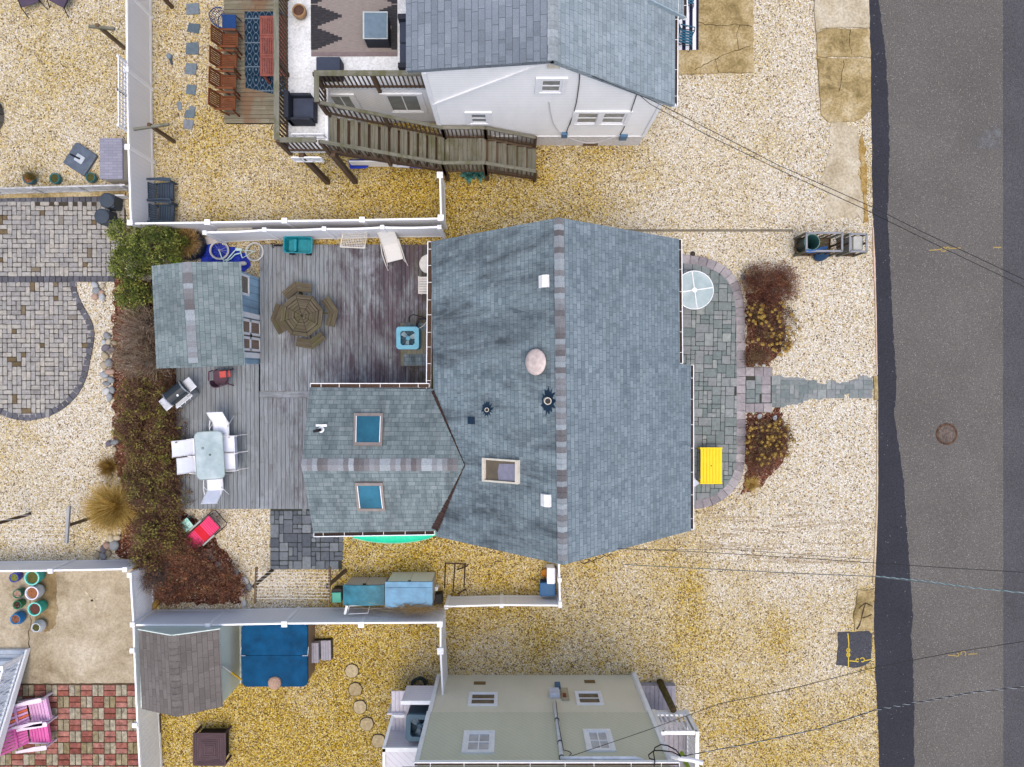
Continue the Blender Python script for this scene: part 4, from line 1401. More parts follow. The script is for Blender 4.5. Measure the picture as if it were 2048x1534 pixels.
for pxs in (((948, 1364), (971, 1370)), ((1168, 1361), (1191, 1367))):
    p, q = PY(*pxs[0], YB), PY(*pxs[1], YB)
    mb = MB()
    for i in range(4):
        zz = p.z + (q.z - p.z) * i / 4
        mb.box(p.x, q.x, YB - .02, YB + .02, zz, zz + (q.z - p.z) / 6)
    mb.build('flood_vent', plain('bronze_vent', (.22, .15, .06)), bh)
mb = MB()
for x in (bx0 + .03, bx1 - .03):
    mb.box(x - .06, x + .06, YB, YB + .05, 0, zj)
mb.box(bx1 - .06, bx1 + .06, YB - .05, YB + .09, 0, zt)
mb.box(bx0 - .05, bx0 + .07, YB - .05, YB + .07, zj, zt)
pieces(mb, 'corner_trim', WHITE, bh)
# roof
mb = MB()
ov = .3
ym = (YB + by) / 2
e1, e2 = Vector((bx0 - .3, YB + .16, zt)), Vector((bx1 + .15, YB + .16, zt))
r1, r2 = Vector((bx0 - .3, ym, zt + 1.9)), Vector((bx1 + .15, ym, zt + 1.9))
f1, f2 = Vector((bx0 - .3, by - .16, zt)), Vector((bx1 + .15, by - .16, zt))
mb.slab([e1, r1, r2, e2], .12)
mb.slab([r1, f1, f2, r2], .12)
mb.build('roof', SHINGLE_GREY, bh)
gutter(bh, e1 + Vector((.3, 0, -.05)), e2 + Vector((0, 0, -.05)), (0, 1, 0), nb=8, wd=.10)
# meter boxes and mast
pA, pB_ = PY(1096, 1381, YB), PY(1118, 1398, YB)
mb = MB().box(PY(1098, 1383, YB).x, PY(1118, 1383, YB).x, YB, YB + .14, PY(1098, 1383, YB).z, PY(1098, 1397, YB).z)
mb.build('meter_box', plain('grey_white_box', (.55, .60, .70), .4), bh, bevel=.02)
mb = MB().box(PY(1109, 1370, YB).x, PY(1120, 1370, YB).x, YB, YB + .1, PY(1109, 1369, YB).z, PY(1109, 1379, YB).z)
mb.build('cable_box', METER, bh, bevel=.01)
mb = MB().box(PY(1121, 1380, YB).x, PY(1135, 1380, YB).x, YB, YB + .10, PY(1121, 1381, YB).z, PY(1121, 1402, YB).z)
o = mb.build('fuse_box', plain('beige_box', (.42, .37, .26), .5), bh, bevel=.01)
mb = MB().box(PY(1125, 1395, YB).x, PY(1132, 1395, YB).x, YB + .10, YB + .115, PY(1125, 1393, YB).z, PY(1125, 1401, YB).z)
mb.build('fuse_window', plain('rust_red_window', (.20, .05, .02), .4), o)
mb = MB()
mp = [PY(1108, 1398, YB + .1), PY(1114, 1440, YB + .1), PY(1120, 1485, YB + .1), PY(1123, 1515, YB + .1)]
mp += [mp[-1] + Vector((.02, .05, .15)), mp[-1] + Vector((.12, .12, .27)), mp[-1] + Vector((.4, .14, .30)), mp[-1] + Vector((1.9, .14, .30)), mp[-1] + Vector((2.1, .1, .36))]
mb.tube(mp, .055, 12)
mast = mb.build('conduit_mast', plain('white_conduit', (.72, .75, .80), .45), bh, smooth=True)
mb = MB()
for q in (mp[1], mp[2], mp[3]):
    mb.lathe([(.062, -.03), (.07, -.03), (.07, .03), (.062, .03)], q, 14)
pieces(mb, 'conduit_clamp', plain('dark_clamp', (.08, .09, .11)), mast)
mb = MB().tube([PY(1112, 1403, YB + .2), PY(1116, 1440, YB + .2), PY(1123, 1480, YB + .18), PY(1127, 1500, YB + .15), PY(1138, 1503, YB + .1), PY(1143, 1507, YB + .1), PY(1137, 1514, YB + .1)], .012, 5)
mb.build('service_cable', BLACK, bh)
# fascia corner, cables and green downpipe at the street corner
ca = PY(1325, 1487, YB)
mb = MB()
mb.tube([Vector((bx1 + .0, YB + .06, zt - .75)), Vector((bx1 + .25, YB + .08, zt - .55)), Vector((bx1 + .6, YB + .08, zt - .45)), Vector((bx1 + .85, YB + .05, zt - .38))], .06, 8)
mb.build('fascia_return', WHITE, bh)
mb = MB()
pq = [(1308, 1532), (1310, 1520), (1299, 1517), (1297, 1510), (1308, 1501), (1322, 1501), (1345, 1504), (1362, 1513)]
mb.tube([PY(x, y, YB + .25) for x, y in pq], .016, 6)
pq = [(1310, 1525), (1307, 1505), (1310, 1495), (1322, 1489), (1335, 1491), (1352, 1500), (1362, 1513)]
mb.tube([PY(x, y, YB + .28) for x, y in pq], .016, 6)
mb.build('service_cable', BLACK, bh)
mb = MB()
gp = PY(1364, 1508, YB - .2)
mb.lathe([(.06, -.05), (.06, 1.2), (0, 1.2)], gp, 12)
mb.build('green_pipe', plain('lime_green_pipe', (.25, .36, .03), .5), bh)
# back stair enclosure with the condenser platform
ex0, ey = P(765, 1500).x, 0
VW = siding_mat('white_tongue_groove', (.70, .68, .74), .15, .6, True)
pz = 1.2
A = P(803, 1402, 2.0)
mb = MB()
xL = A.x
mb.box(xL, bx0 - .02, A.y - .05, A.y, .9, 2.0)     # screen behind the condenser
mb.box(P(766, 1499, 2.0).x, xL, P(790, 1430, 1.4).y - .04, P(790, 1430, 1.4).y, .6, 1.3)
pieces(mb, 'screen_wall', VW, bh)
B = P(766, 1500, 2.35)
mb = MB()
mb.box(B.x, bx0 - .02, B.y - 1.6, B.y - .0, .0, 2.2)
mb.build('stair_enclosure', VW, bh)
mb = MB()
mb.box(xL - .02, bx0, A.y - .09, A.y + .03, 2.0, 2.06)
mb.box(B.x - .03, bx0, B.y - .10, B.y + .03, 2.2, 2.28)
mb.bar((B.x, B.y, 2.24), (P(786, 1430, 1.3).x, P(786, 1430, 1.3).y, 1.3), .09, .06)
mb.box(B.x - .03, B.x + .06, B.y - 1.6, B.y, 2.2, 2.28)
mb.box(P(786, 1430, 1.3).x, xL, P(786, 1430, 1.3).y - .06, P(786, 1430, 1.3).y + .03, 1.3, 1.36)
pieces(mb, 'white_cap', WHITE, bh)
fl = MB()
n_ = 11
xa, xb = P(784, 1436, 1.1).x, bx0
for i in range(n_):
    fl.box(xa + (xb - xa) * i / n_ + .004, xa + (xb - xa) * (i + 1) / n_ - .004, B.y, A.y - .05, pz - .04, pz)
fl.build('platform_floor', plain('lavender_board', (.58, .55, .60), .6), bh)
# front porch: low deck, upper porch with white rail
GB = plain('grey_composite_board', (.34, .32, .37), .6)
mb = MB()
a, b = P(1283, 1372, .3), P(1352, 1372, .3)
n_ = 8
for i in range(n_):
    x = a.x + (b.x - a.x) * i / n_
    mb.box(x + .004, a.x + (b.x - a.x) * (i + 1) / n_ - .006, a.y - 1.4, a.y, .25, .3)
mb.box(a.x, b.x, a.y - .05, a.y - .01, 0, .25)
mb.build('low_deck', GB, bh)
UZ = 1.8
a, b = P(1316, 1444, UZ), P(1376, 1444, UZ)
mb = MB()
n_ = 9
for i in range(n_):
    mb.box(bx1 + .05 + (b.x - bx1 - .05) * i / n_ + .004, bx1 + .05 + (b.x - bx1 - .05) * (i + 1) / n_ - .006, by, a.y, UZ - .05, UZ)
mb.build('porch_floor', GB, bh)
mb = MB()
def rail_white(p, q, n, hgt=1.2):
    p, q = Vector(p), Vector(q)
    up = Vector((0, 0, 1))
    mb.bar(p + up * hgt, q + up * hgt, .11, .06)
    mb.bar(p + up * .1, q + up * .1, .06, .07)
    for i in range(n + 1):
        s_ = p + (q - p) * i / n
        e = .055 if i in (0, n) else .022
        mb.box(s_.x - e, s_.x + e, s_.y - e, s_.y + e, s_.z - (.15 if i in (0, n) else -.1), s_.z + hgt + (.06 if i in (0, n) else 0))
pL_, pR_ = P(1325, 1465, 3.0), P(1394, 1465, 3.0)
rail_white((pL_.x, pL_.y, UZ), (pR_.x, pR_.y, UZ), 7)
rail_white((pR_.x, pR_.y - .06, UZ), (pR_.x, by, UZ), 46, 1.206)
mb.bar((pL_.x, pL_.y + .02, UZ - .02), (pR_.x, pR_.y + .02, UZ - .02), .05, .18)
mb.build('porch_rail', WHITE, bh)
mb = MB()
pq = P(1320, 1364)
mb.lathe([(.115, 0), (.11, 1.0), (.105, 2.0), (0, 2.0)], (pq.x, pq.y, 0), 14)
mb.build('porch_piling', wood('mossy_piling', (.035, .022, .012), (.085, .06, .03), (.14, .12, .05), 10, stain=(.09, .10, .02), stain_scale=6, stain_lo=.5, stain_hi=.58), bh, smooth=True)

# ============ white stair in the lower left corner
wsr = wthing('white_outdoor_stair', 'white timber stair with grey treads and slatted handrail in the lower left corner', 'stair', (-17.2, -10, 0))
ws_x, ws_y = P(62, 1296).x, P(62, 1296).y
TR = plain('grey_blue_tread', (.33, .38, .45), .6)
mbt, mbr = MB(), MB()
for i in range(12):
    z = .17 * (i + 1)
    y = ws_y - .30 * i
    for k in (0, 1):
        mbt.box(-18.6, ws_x - .05, y - .155 * (k + 1) + .004, y - .155 * k - .004, z - .03, z)
    mbr.box(-18.6, ws_x - .05, y - .03, y - .012, z - .17, z - .03)
mbt.build('tread', TR, wsr)
mbr.build('riser', WHITE, wsr)
mb = MB()
mb.add([(x, y, z) for x in (ws_x - .06, ws_x) for y, z in ((ws_y + .02, 0), (ws_y + .02, .19), (ws_y - 3.55, 2.18), (ws_y - 3.55, 1.84))], [(0, 1, 2, 3), (7, 6, 5, 4), (0, 4, 5, 1), (1, 5, 6, 2), (2, 6, 7, 3), (3, 7, 4, 0)])
mb.build('stringer', WHITE, wsr)
mb = MB()
nx_ = ws_x - .13
ny_ = ws_y - .17
mb.box(nx_ - .05, nx_ + .05, ny_ - .05, ny_ + .05, .1, 1.22)
mb.box(nx_ - .07, nx_ + .07, ny_ - .07, ny_ + .07, 1.22, 1.26)
sl = .17 / .30
def rp_(d, h):
    return Vector((nx_, ny_ - d, .17 + d * sl + h))
mb.bar(rp_(0, .93), rp_(3.3, .93), .07, .05)
mb.bar(rp_(0, .12), rp_(3.3, .12), .06, .05)
for i in range(1, 28):
    d = i * .12
    mb.bar(rp_(d, .12), rp_(d, .93), .032, .032)
mb.build('handrail', WHITE, wsr)

# ============ pale blue garden shed on the deck
bs = wthing('blue_garden_shed', 'pale blue board shed with white framed double doors on the big deck', 'shed', (-9.3, 1.8, 0))
ze, zr2 = 2.0, 2.6
q = [P(303, 532, ze), P(372, 524, zr2), P(482, 523.5, ze), P(490, 730, ze), P(386, 735, zr2), P(313, 737, ze)]
mb = MB()
mb.slab([q[0], q[5], q[4], q[1]], .09)
mb.slab([q[1], q[4], q[3], q[2]], .09)
mb.build('roof', SHINGLE_SHED, bs)
mb = MB()
ridge_caps(mb, q[1], q[4], pn(q[0], q[5], q[4])[1], pn(q[1], q[4], q[3])[1], .15, .16)
mb.build('ridge_cap', SHINGLE_CAP, bs)
bxr = P(521, 640).x
bxl = q[0].x + .2
byt, byb = q[0].y - .12, q[3].y + .05
mb = MB()
mb.add([(x, y, z) for y in (byb, byt) for x, z in ((bxl, 0), (bxr, 0), (bxr, ze - .03), (q[1].x, zr2 - .12), (bxl, ze - .03))],
       [(0, 1, 2, 3, 4), (9, 8, 7, 6, 5), (0, 5, 6, 1), (1, 6, 7, 2), (4, 9, 5, 0), (2, 7, 8, 3), (3, 8, 9, 4)])
SIDING_BLUE = siding_mat('pale_blue_board_wall', (.32, .50, .66), 0.24, 0.25, True, 0.55)
mb.build('wall', SIDING_BLUE, bs)
def sy(py):
    return P(520, py, .6).y
def shed_panel(y0_, y1_, z0_, z1_, d, name, mat, par):
    return MB().box(bxr + d - .025, bxr + d, min(y0_, y1_), max(y0_, y1_), z0_, z1_).build(name, mat, par)
BRN = wood('brown_door_board', (.16, .115, .085), (.25, .18, .14), (.32, .25, .2), 20)
for (ya, yb) in ((640, 673), (674, 704)):
    d_ = shed_panel(sy(ya), sy(yb), .12, 1.85, .03, 'door', BRN, bs)
    mb = MB()
    y_0, y_1 = sy(yb) + .02, sy(ya) - .02
    for (u0, u1, v0, v1) in ((y_0, y_1, .12, .22), (y_0, y_1, 1.75, 1.85), (y_0, y_1, .98, 1.08), (y_0, y_0 + .08, .22, 1.75), (y_1 - .08, y_1, .22, 1.75)):
        mb.box(bxr + .025, bxr + .05, u0, u1, v0, v1)
    mb.build('door_frame', WHITE, d_)
mb = MB()
mb.box(bxr - .01, bxr + .04, sy(638), sy(628), .05, 1.9)
mb.box(bxr - .01, bxr + .04, sy(716), sy(706), .05, 1.9)
pieces(mb, 'door_trim', WHITE, bs)
mb = MB().box(bxr + .05, bxr + .08, sy(676), sy(670), 1.0, 1.06)
mb.build('hasp', BLACK, bs)
w_ = shed_panel(sy(594), sy(558), 1.15, 1.75, .012, 'window', GLASS_S, bs)
mb = MB()
ya, yb = sy(596), sy(556)
for (u0, u1, v0, v1) in ((ya, yb, 1.07, 1.15), (ya, yb, 1.75, 1.83), (ya, ya + .07, 1.15, 1.75), (yb - .07, yb, 1.15, 1.75)):
    mb.box(bxr, bxr + .035, u0, u1, v0, v1)
mb.build('window_frame', WHITE, w_)

# ============ sage green shed behind the bottom fence
ss = wthing('sage_garden_shed', 'sage green shed with a warm grey shingle roof beside the blue hot tub', 'shed', (-10.8, -9.2, 0))
ze, zr2 = 1.85, 2.42
q = [P(277, 1260, ze), P(344, 1272, zr2), P(439, 1259, ze), P(446, 1413, ze), P(354, 1434, zr2), P(284, 1418, ze)]
mb = MB()
mb.slab([q[0], q[5], q[4], q[1]], .08)
mb.slab([q[1], q[4], q[3], q[2]], .08)
mb.build('roof', SHINGLE_GREY, ss)
mb = MB()
ridge_caps(mb, q[1], q[4], pn(q[0], q[5], q[4])[1], pn(q[1], q[4], q[3])[1], .15, .2)
mb.build('ridge_cap', stone_mat('grey_cap', [(0, (.12, .108, .10)), (1, (.165, .15, .14))]), ss)
mb = MB()
sxl, sxr, syt, syb = q[0].x + .03, P(481, 1300).x, q[0].y - .005, q[3].y - .05
mb.add([(x, y, z) for y in (syb, syt) for x, z in ((sxl, 0), (sxr, 0), (sxr, ze - .04), (q[1].x, zr2 - .1), (sxl, ze - .04))],
       [(0, 1, 2, 3, 4), (9, 8, 7, 6, 5), (0, 5, 6, 1), (1, 6, 7, 2), (4, 9, 5, 0), (2, 7, 8, 3), (3, 8, 9, 4)])
mb.build('wall', SIDING_G, ss)
mb = MB()
mb.bar((q[0].x, q[0].y + .02, ze - .03), (q[1].x, q[1].y + .02, zr2 - .03), .03, .08)
mb.bar((q[1].x, q[1].y + .02, zr2 - .03), (q[2].x, q[2].y + .02, ze - .03), .03, .08)
mb.bar((sxr, syb, .03), (sxr, syt, .03), .06, .06)
mb.box(sxl, sxl + .05, syt - .03, syt - .002, .02, ze - .06)
pieces(mb, 'trim', plain('pale_mint_trim', (.62, .72, .68)), ss)
mb = MB()
p1, p2 = Vector((sxr + .05, P(460, 1330, 1.6).y, 1.65)), Vector((sxr + .12, P(482, 1358, .2).y, .25))
mb.tube([p1, p1.lerp(p2, .45)], .025, 8)
tl = mb.build('wall_hung_pole', plain('grey_pole', (.5, .5, .5)), ss)
mb = MB().tube([p1.lerp(p2, .45), p2], .03, 8)
mb.build('pole_handle', plain('yellow_handle', (.60, .38, .02)), tl)
# ------------------------------------------------------------------ fences
def vinyl_fence(label, tops, hgt, posts, cap=.15, sag=0.0, rails=True, lattice=(), postw=.11, basez=0.0, end=True):
    """tops: pixels along the top rail; posts: pixels of the post caps"""
    a = P(tops[0][0], tops[0][1], hgt)
    f = wthing('vinyl_fence', label, 'fence', (a.x, a.y, 0))
    pts = [P(x, y, hgt) for x, y in tops]
    st = []
    pp = [P(x, y, hgt) for x, y in posts]
    # stations: ends and posts in order along the polyline
    d = (pts[-1] - pts[0]).normalized()
    alls = sorted([(q - pts[0]).dot(d) for q in pp] + ([0.0, (pts[-1] - pts[0]).length]))
    alls = [s_ for i, s_ in enumerate(alls) if i == 0 or s_ - alls[i - 1] > .18]
    def at(s_):
        acc = 0
        for u, v in zip(pts[:-1], pts[1:]):
            L = (v - u).dot(d)
            if s_ <= acc + L + 1e-6:
                return u + (v - u) * ((s_ - acc) / L)
            acc += L
        return pts[-1]
    for i, (s0, s1) in enumerate(zip(alls[:-1], alls[1:])):
        p, q = at(s0), at(s1)
        t = (q - p).normalized()
        lo = Vector((0, 0, -hgt + basez + .05))
        if i in lattice:
            mb = MB()
            L = (q - p).length
            n = int(L / .085)
            hh = hgt - .15
            for sg in (1, -1):
                for k in range(-int(hh / .085), n + int(hh / .085)):
                    u0, u1 = k * .085, k * .085 + hh
                    za, zb = (0.08, hh + .08) if sg > 0 else (hh + .08, 0.08)
                    # clip to the bay
                    t0 = max(0, (0.02 - u0) / (u1 - u0))
                    t1 = min(1, (L - .02 - u0) / (u1 - u0))
                    if t1 - t0 < .05:
                        continue
                    e0 = p + t * (u0 + (u1 - u0) * t0)
                    e1 = p + t * (u0 + (u1 - u0) * t1)
                    e0.z, e1.z = za + (zb - za) * t0, za + (zb - za) * t1
                    nrm = Vector((-t.y, t.x, 0)) * (.006 * sg)
                    mb.bar(e0 + nrm, e1 + nrm, .008, .034, up=(0, 0, 1))
            mb.build('lattice_panel', VINYL_RAIL, f)
        else:
            mb = MB()
            zc = hgt / 2 + basez / 2 + .0
            c = (p + q) / 2
            if sag:
                n = 10
                prof = [(k / n, -sag * math.sin(PI * k / n)) for k in range(n + 1)]
                nrm = Vector((-t.y, t.x, 0)) * .02
                v = []
                for k, dz in prof:
                    e = p + (q - p) * k
                    v += [Vector((e.x, e.y, basez + .05)) - nrm, Vector((e.x, e.y, hgt - .02 + dz)) - nrm, Vector((e.x, e.y, hgt - .02 + dz)) + nrm, Vector((e.x, e.y, basez + .05)) + nrm]
                fs = [tuple(4 * k + j for j in o) for k in range(n) for o in ((0, 4, 5, 1), (1, 5, 6, 2), (2, 6, 7, 3))]
                mb.add(v, fs, ax=tuple(t))
            else:
                mb.obox((c.x, c.y, (hgt + basez) / 2), t * (q - p).length / 2, Vector((-t.y, t.x, 0)) * .02, Vector((0, 0, (hgt - basez) / 2 - .05)), ax=tuple(t))
            mb.build('panel', VINYL, f)
        mb = MB()
        if sag:
            n = 10
            for k in range(n):
                e0, e1 = p + (q - p) * (k / n), p + (q - p) * ((k + 1) / n)
                e0.z = hgt - .03 - sag * math.sin(PI * k / n)
                e1.z = hgt - .03 - sag * math.sin(PI * (k + 1) / n)
                mb.bar(e0, e1, .06, .10)
        else:
            mb.bar(p - Vector((0, 0, .04)), q - Vector((0, 0, .04)), .055, .10)
        mb.build('top_rail', VINYL_RAIL, f)
        mb = MB()
        b0, b1 = Vector((p.x, p.y, basez + .10)), Vector((q.x, q.y, basez + .10))
        mb.bar(b0, b1, .055, .12)
        mb.build('bottom_rail', VINYL_RAIL, f)
    for q in pp:
        h = postw / 2
        po = MB().box(q.x - h, q.x + h, q.y - h, q.y + h, 0, hgt + .05).build('post', VINYL_RAIL, f)
        k = cap / 2
        mb = MB()
        mb.box(q.x - k, q.x + k, q.y - k, q.y + k, hgt + .05, hgt + .08)
        v = [(q.x + sx * k * .9, q.y + sy_ * k * .9, hgt + .08) for sx, sy_ in ((-1, -1), (1, -1), (1, 1), (-1, 1))] + [(q.x, q.y, hgt + .12)]
        mb.add(v, [(0, 1, 4), (1, 2, 4), (2, 3, 4), (3, 0, 4)])
        mb.build('post_cap', VINYL_RAIL, po)
    return f
vinyl_fence('white vinyl privacy fence running up from the shrubs to the top of the photo', [(253, -60), (254, 140), (257, 295), (262, 446)], 1.55, [(253.5, -14), (254, 140), (257, 295), (262, 446)], .17)
vinyl_fence('white vinyl fence with square caps behind the two navy garden chairs', [(270, 447), (416, 445), (570, 442), (725, 440), (880, 437)], 1.5, [(416, 445), (570, 442), (725, 440), (881, 437)], .17)
vinyl_fence('lower white vinyl fence with slightly sagging rails along the big wooden deck', [(411, 465), (530, 460), (649, 458), (765, 455), (879, 454)], 1.55, [(411, 466), (530, 460), (649, 458), (765, 455), (879, 455)], .13, sag=.10)
vinyl_fence('short white vinyl fence run beside the foot of the timber stair', [(880, 350), (882, 432)], 1.45, [(880, 351), (882, 436)], .19)
vinyl_fence('white vinyl fence between the storage boxes and the hot tub', [(272, 1250), (417, 1250), (570, 1247), (723, 1246), (880, 1245)], 1.5, [(417, 1251), (570, 1247), (723, 1248), (880, 1247)], .18)
vinyl_fence('low white vinyl fence behind the blue bin and white box', [(893, 1213), (1003, 1210), (1120, 1211)], 1.0, [(893, 1213), (1003, 1210), (1120, 1210)], .13)
vinyl_fence('low white vinyl gate fence ending at the south corner of the blue roofed house', [(1118, 1122), (1120, 1206)], 1.0, [(1119, 1159), (1120, 1206)], .13)
vinyl_fence('white vinyl fence with a broken bay leading down to the beige house', [(881, 1252), (881, 1300), (886, 1400)], 1.5, [(881, 1301), (886, 1401)], .20)
vinyl_fence('long white vinyl fence with a lattice bay beside the brick patio', [(261, 1151), (267, 1248), (270, 1340), (275, 1449), (282, 1580)], 1.4, [(261, 1149), (267, 1248), (266.5, 1300), (271.5, 1449)], .15, lattice=(0,))
vinyl_fence('white vinyl fence along the top of the concrete yard with the flower pots', [(-60, 1143), (103, 1141), (253, 1138)], 1.2, [(103, 1141), (252, 1138)], .15)
# lattice fence on the kerb, grey white diagonal slats
a, b = P(-30, 378, .72), P(250, 370, .72)
lf = wthing('lattice_fence', 'weathered grey white lattice fence along the top of the paver patio', 'fence', (a.x, a.y, 0))
t = (b - a).normalized()
LATW = plain('weathered_white_lattice', (.55, .55, .55), .7, .2, 0, .3)
mb = MB()
L = (b - a).length
nrm = Vector((-t.y, t.x, 0))
for k in range(int(L / .075)):
    p = a + t * (k * .075)
    q = p + t * .5
    mb.bar(Vector((p.x, p.y, .70)), Vector((q.x, q.y, .16)), .012, .036)
mb.build('lattice_panel', LATW, lf)
MB().bar(a, b, .05, .05).build('top_rail', LATW, lf)
MB().bar(Vector((a.x, a.y, .15)), Vector((b.x, b.y, .15)), .04, .06).build('bottom_rail', LATW, lf)
for s_ in (.02, .33, .66, .97):
    p = a + (b - a) * s_
    MB().box(p.x - .04, p.x + .04, p.y - .04, p.y + .04, 0, .74).build('post', LATW, lf)
# trellises hung on the far side of the left fence
for (ya, yb, lab) in ((113, 180, 'upper white grid trellis hanging on the outside of the long fence'), (180, 251, 'lower white grid trellis hanging on the outside of the long fence')):
    p, q = P(237, ya, 2.0), P(239, yb, 2.0)
    tr = wthing('trellis', lab, 'trellis', (p.x, p.y, 0), 'trellises on the long white fence')
    q = Vector((p.x, q.y, 2.0))
    mb = MB()
    for i in range(9):
        e = p.lerp(q, i / 8)
        w_ = .045 if i in (0, 8) else .022
        mb.bar(e, e - Vector((0, 0, 1.35)), w_, .03)
    for j in range(9):
        z = 2.0 - 1.35 * j / 8
        mb.bar((p.x, p.y, z), (q.x, q.y, z), .03, .045 if j in (0, 8) else .022)
    mb.build('grid', WHITE, tr)
    for e in (p, q):
        MB().box(e.x - .03, e.x + .03, e.y - .03, e.y + .03, 0, 2.06).build('stake', WHITE, tr)
# ------------------------------------------------------------------ timber decks
def deck(name, label, poly, z, board, mat, vertical=True, gap=.013, thick=.035, cols=()):
    """boards laid side by side over a rectangle list [(x0,y0,x1,y1)], each a piece of one mesh"""
    c = poly[0]
    d = wthing(name, label, 'deck', ((c[0] + c[2]) / 2, (c[1] + c[3]) / 2, 0))
    mb = MB()
    for (x0, y0, x1, y1) in poly:
        if vertical:
            n = max(1, round((x1 - x0) / board))
            w_ = (x1 - x0) / n
            for i in range(n):
                cuts = [y0] + sorted(random.uniform(y0 + .5, y1 - .5) for _ in range(random.choice([0, 1, 1, 2])) if y1 - y0 > 2) + [y1]
                for ya, yb in zip(cuts[:-1], cuts[1:]):
                    mb.box(x0 + i * w_ + gap / 2, x0 + (i + 1) * w_ - gap / 2, ya + .002, yb - .002, z - thick, z + random.uniform(-.003, .003))
        else:
            n = max(1, round((y1 - y0) / board))
            w_ = (y1 - y0) / n
            for i in range(n):
                cuts = [x0] + sorted(random.uniform(x0 + .3, x1 - .3) for _ in range(random.choice([0, 1, 1]))) + [x1]
                for xa, xb in zip(cuts[:-1], cuts[1:]):
                    mb.box(xa + .002, xb - .002, y0 + i * w_ + gap / 2, y0 + (i + 1) * w_ - gap / 2, z - thick, z + random.uniform(-.003, .003))
    mb.build('deck_boards', mat, d)
    mb = MB()
    for (x0, y0, x1, y1) in poly:
        mb.box(x0 + .02, x1 - .02, y0 + .02, y1 - .02, .001, z - thick - .002)
    mb.build('deck_frame', DARK, d)
    return d
DZ0 = .20
def pr(x0, y0, x1, y1, z):
    a, b = P(x0, y0, z), P(x1, y1, z)
    return (min(a.x, b.x), min(a.y, b.y), max(a.x, b.x), max(a.y, b.y))
big = deck('wooden_deck', 'big weathered blue grey board deck behind the blue roofed house', [pr(519, 489, 880, 782, DZ0), pr(519, 796, 880, 1018, DZ0), pr(352, 725, 519, 1018, DZ0)], DZ0, .145, DECK)
mb = MB()
r_ = pr(519, 782, 700, 796, DZ0)
mb.box(r_[0], r_[2], r_[1] + .01, r_[3] - .01, DZ0 - .03, DZ0 + .004)
mb.build('border_board', DECK, big)
nd = deck('wooden_deck', 'small brown green board deck under the teak chairs', [pr(447, -60, 640, 246, .16)], .16, .145, DECK_GREEN, vertical=False)
# damp patch and lattice shadow mark left on the big deck
# ------------------------------------------------------------------ furniture and loose things
def adirondack(label, mats, group):
    """garden chair facing +x, origin on the ground under the seat"""
    m_s, m_b, m_f = mats
    t = thing('adirondack_chair', label, 'chair', group=group)
    s = MB()
    for i in range(6):                     # seat slats slope back
        x = .30 - i * .095
        z = .37 - i * .028
        s.obox((x, 0, z), (.037, 0, .012), (0, .27, 0), (-.003, 0, .011))
    s.build('seat', m_s, t)
    b = MB()
    for i in range(-3, 4):                 # fan of back slats
        a = i * .045
        h = .80 - abs(i) * .035
        p = Vector((-.24, i * .072, .27))
        q = p + Vector((-h * .74, h * math.sin(a) * .8, h * .66))
        b.bar(p, q, .060, .02, up=(1, 0, .8), mat=0 if not isinstance(m_b, list) else (abs(i) % len(m_b)))
    b.bar((-.42, -.27, .47), (-.42, .27, .47), .05, .03)
    b.build('backrest', m_b, t)
    for sg in (-1, 1):
        a = MB()
        y = sg * .34
        v = [(.36, -.06), (.38, 0), (.36, .06), (.05, .07), (-.2, .045), (-.42, .03), (-.42, -.03), (-.2, -.035), (.05, -.05)]
        a.prism([(x, y + yy * (1)) for x, yy in v], .555, .577)
        a.build('arm', m_f, t)
        l = MB().box(.27, .35, y - .03, y + .0, 0, .555)
        l.build('leg', m_f, t)
        l = MB().bar((.34, sg * .29, .36), (-.55, sg * .29, .03), .03, .12)
        l.build('leg', m_f, t)
    a = MB().box(.335, .36, -.30, .30, .27, .38)
    a.build('apron', m_s, t)
    return t
NAVYP = plain('slate_navy_plastic', (.045, .066, .098), .55, .3, 0, .15)
ad1 = adirondack('upper navy slatted garden chair against the white fence', (NAVYP, NAVYP, NAVYP), 'navy garden chairs by the fence')
ad1.location = P(335, 388)
ad1.rotation_euler = (0, 0, R(-1))
dup(ad1, P(336, 431), R(-3), 'lower navy slatted garden chair in the fence corner, partly behind the fence')
PKA, PKB, PKO = plain('lilac_pink_paint', (.72, .42, .66), .5), plain('hot_pink_paint', (.72, .15, .42), .5), plain('coral_paint', (.75, .16, .08), .5)
PKW = plain('pale_pink_paint', (.78, .66, .78), .5)
ad2 = adirondack('lilac and coral striped garden chair beside the white stair', (PKA, [PKA, PKO, PKA, PKA], PKW), 'pink garden chairs on the brick patio')
ad2.scale = (1.3, 1.2, 1.15)
ad2.location = P(86, 1412)
ad2.rotation_euler = (0, 0, R(12))
ad3 = adirondack('hot pink garden chair below the lilac striped one', (PKB, PKB, PKW), 'pink garden chairs on the brick patio')
ad3.scale = (1.3, 1.2, 1.15)
ad3.location = P(86, 1456)
ad3.rotation_euler = (0, 0, R(9))

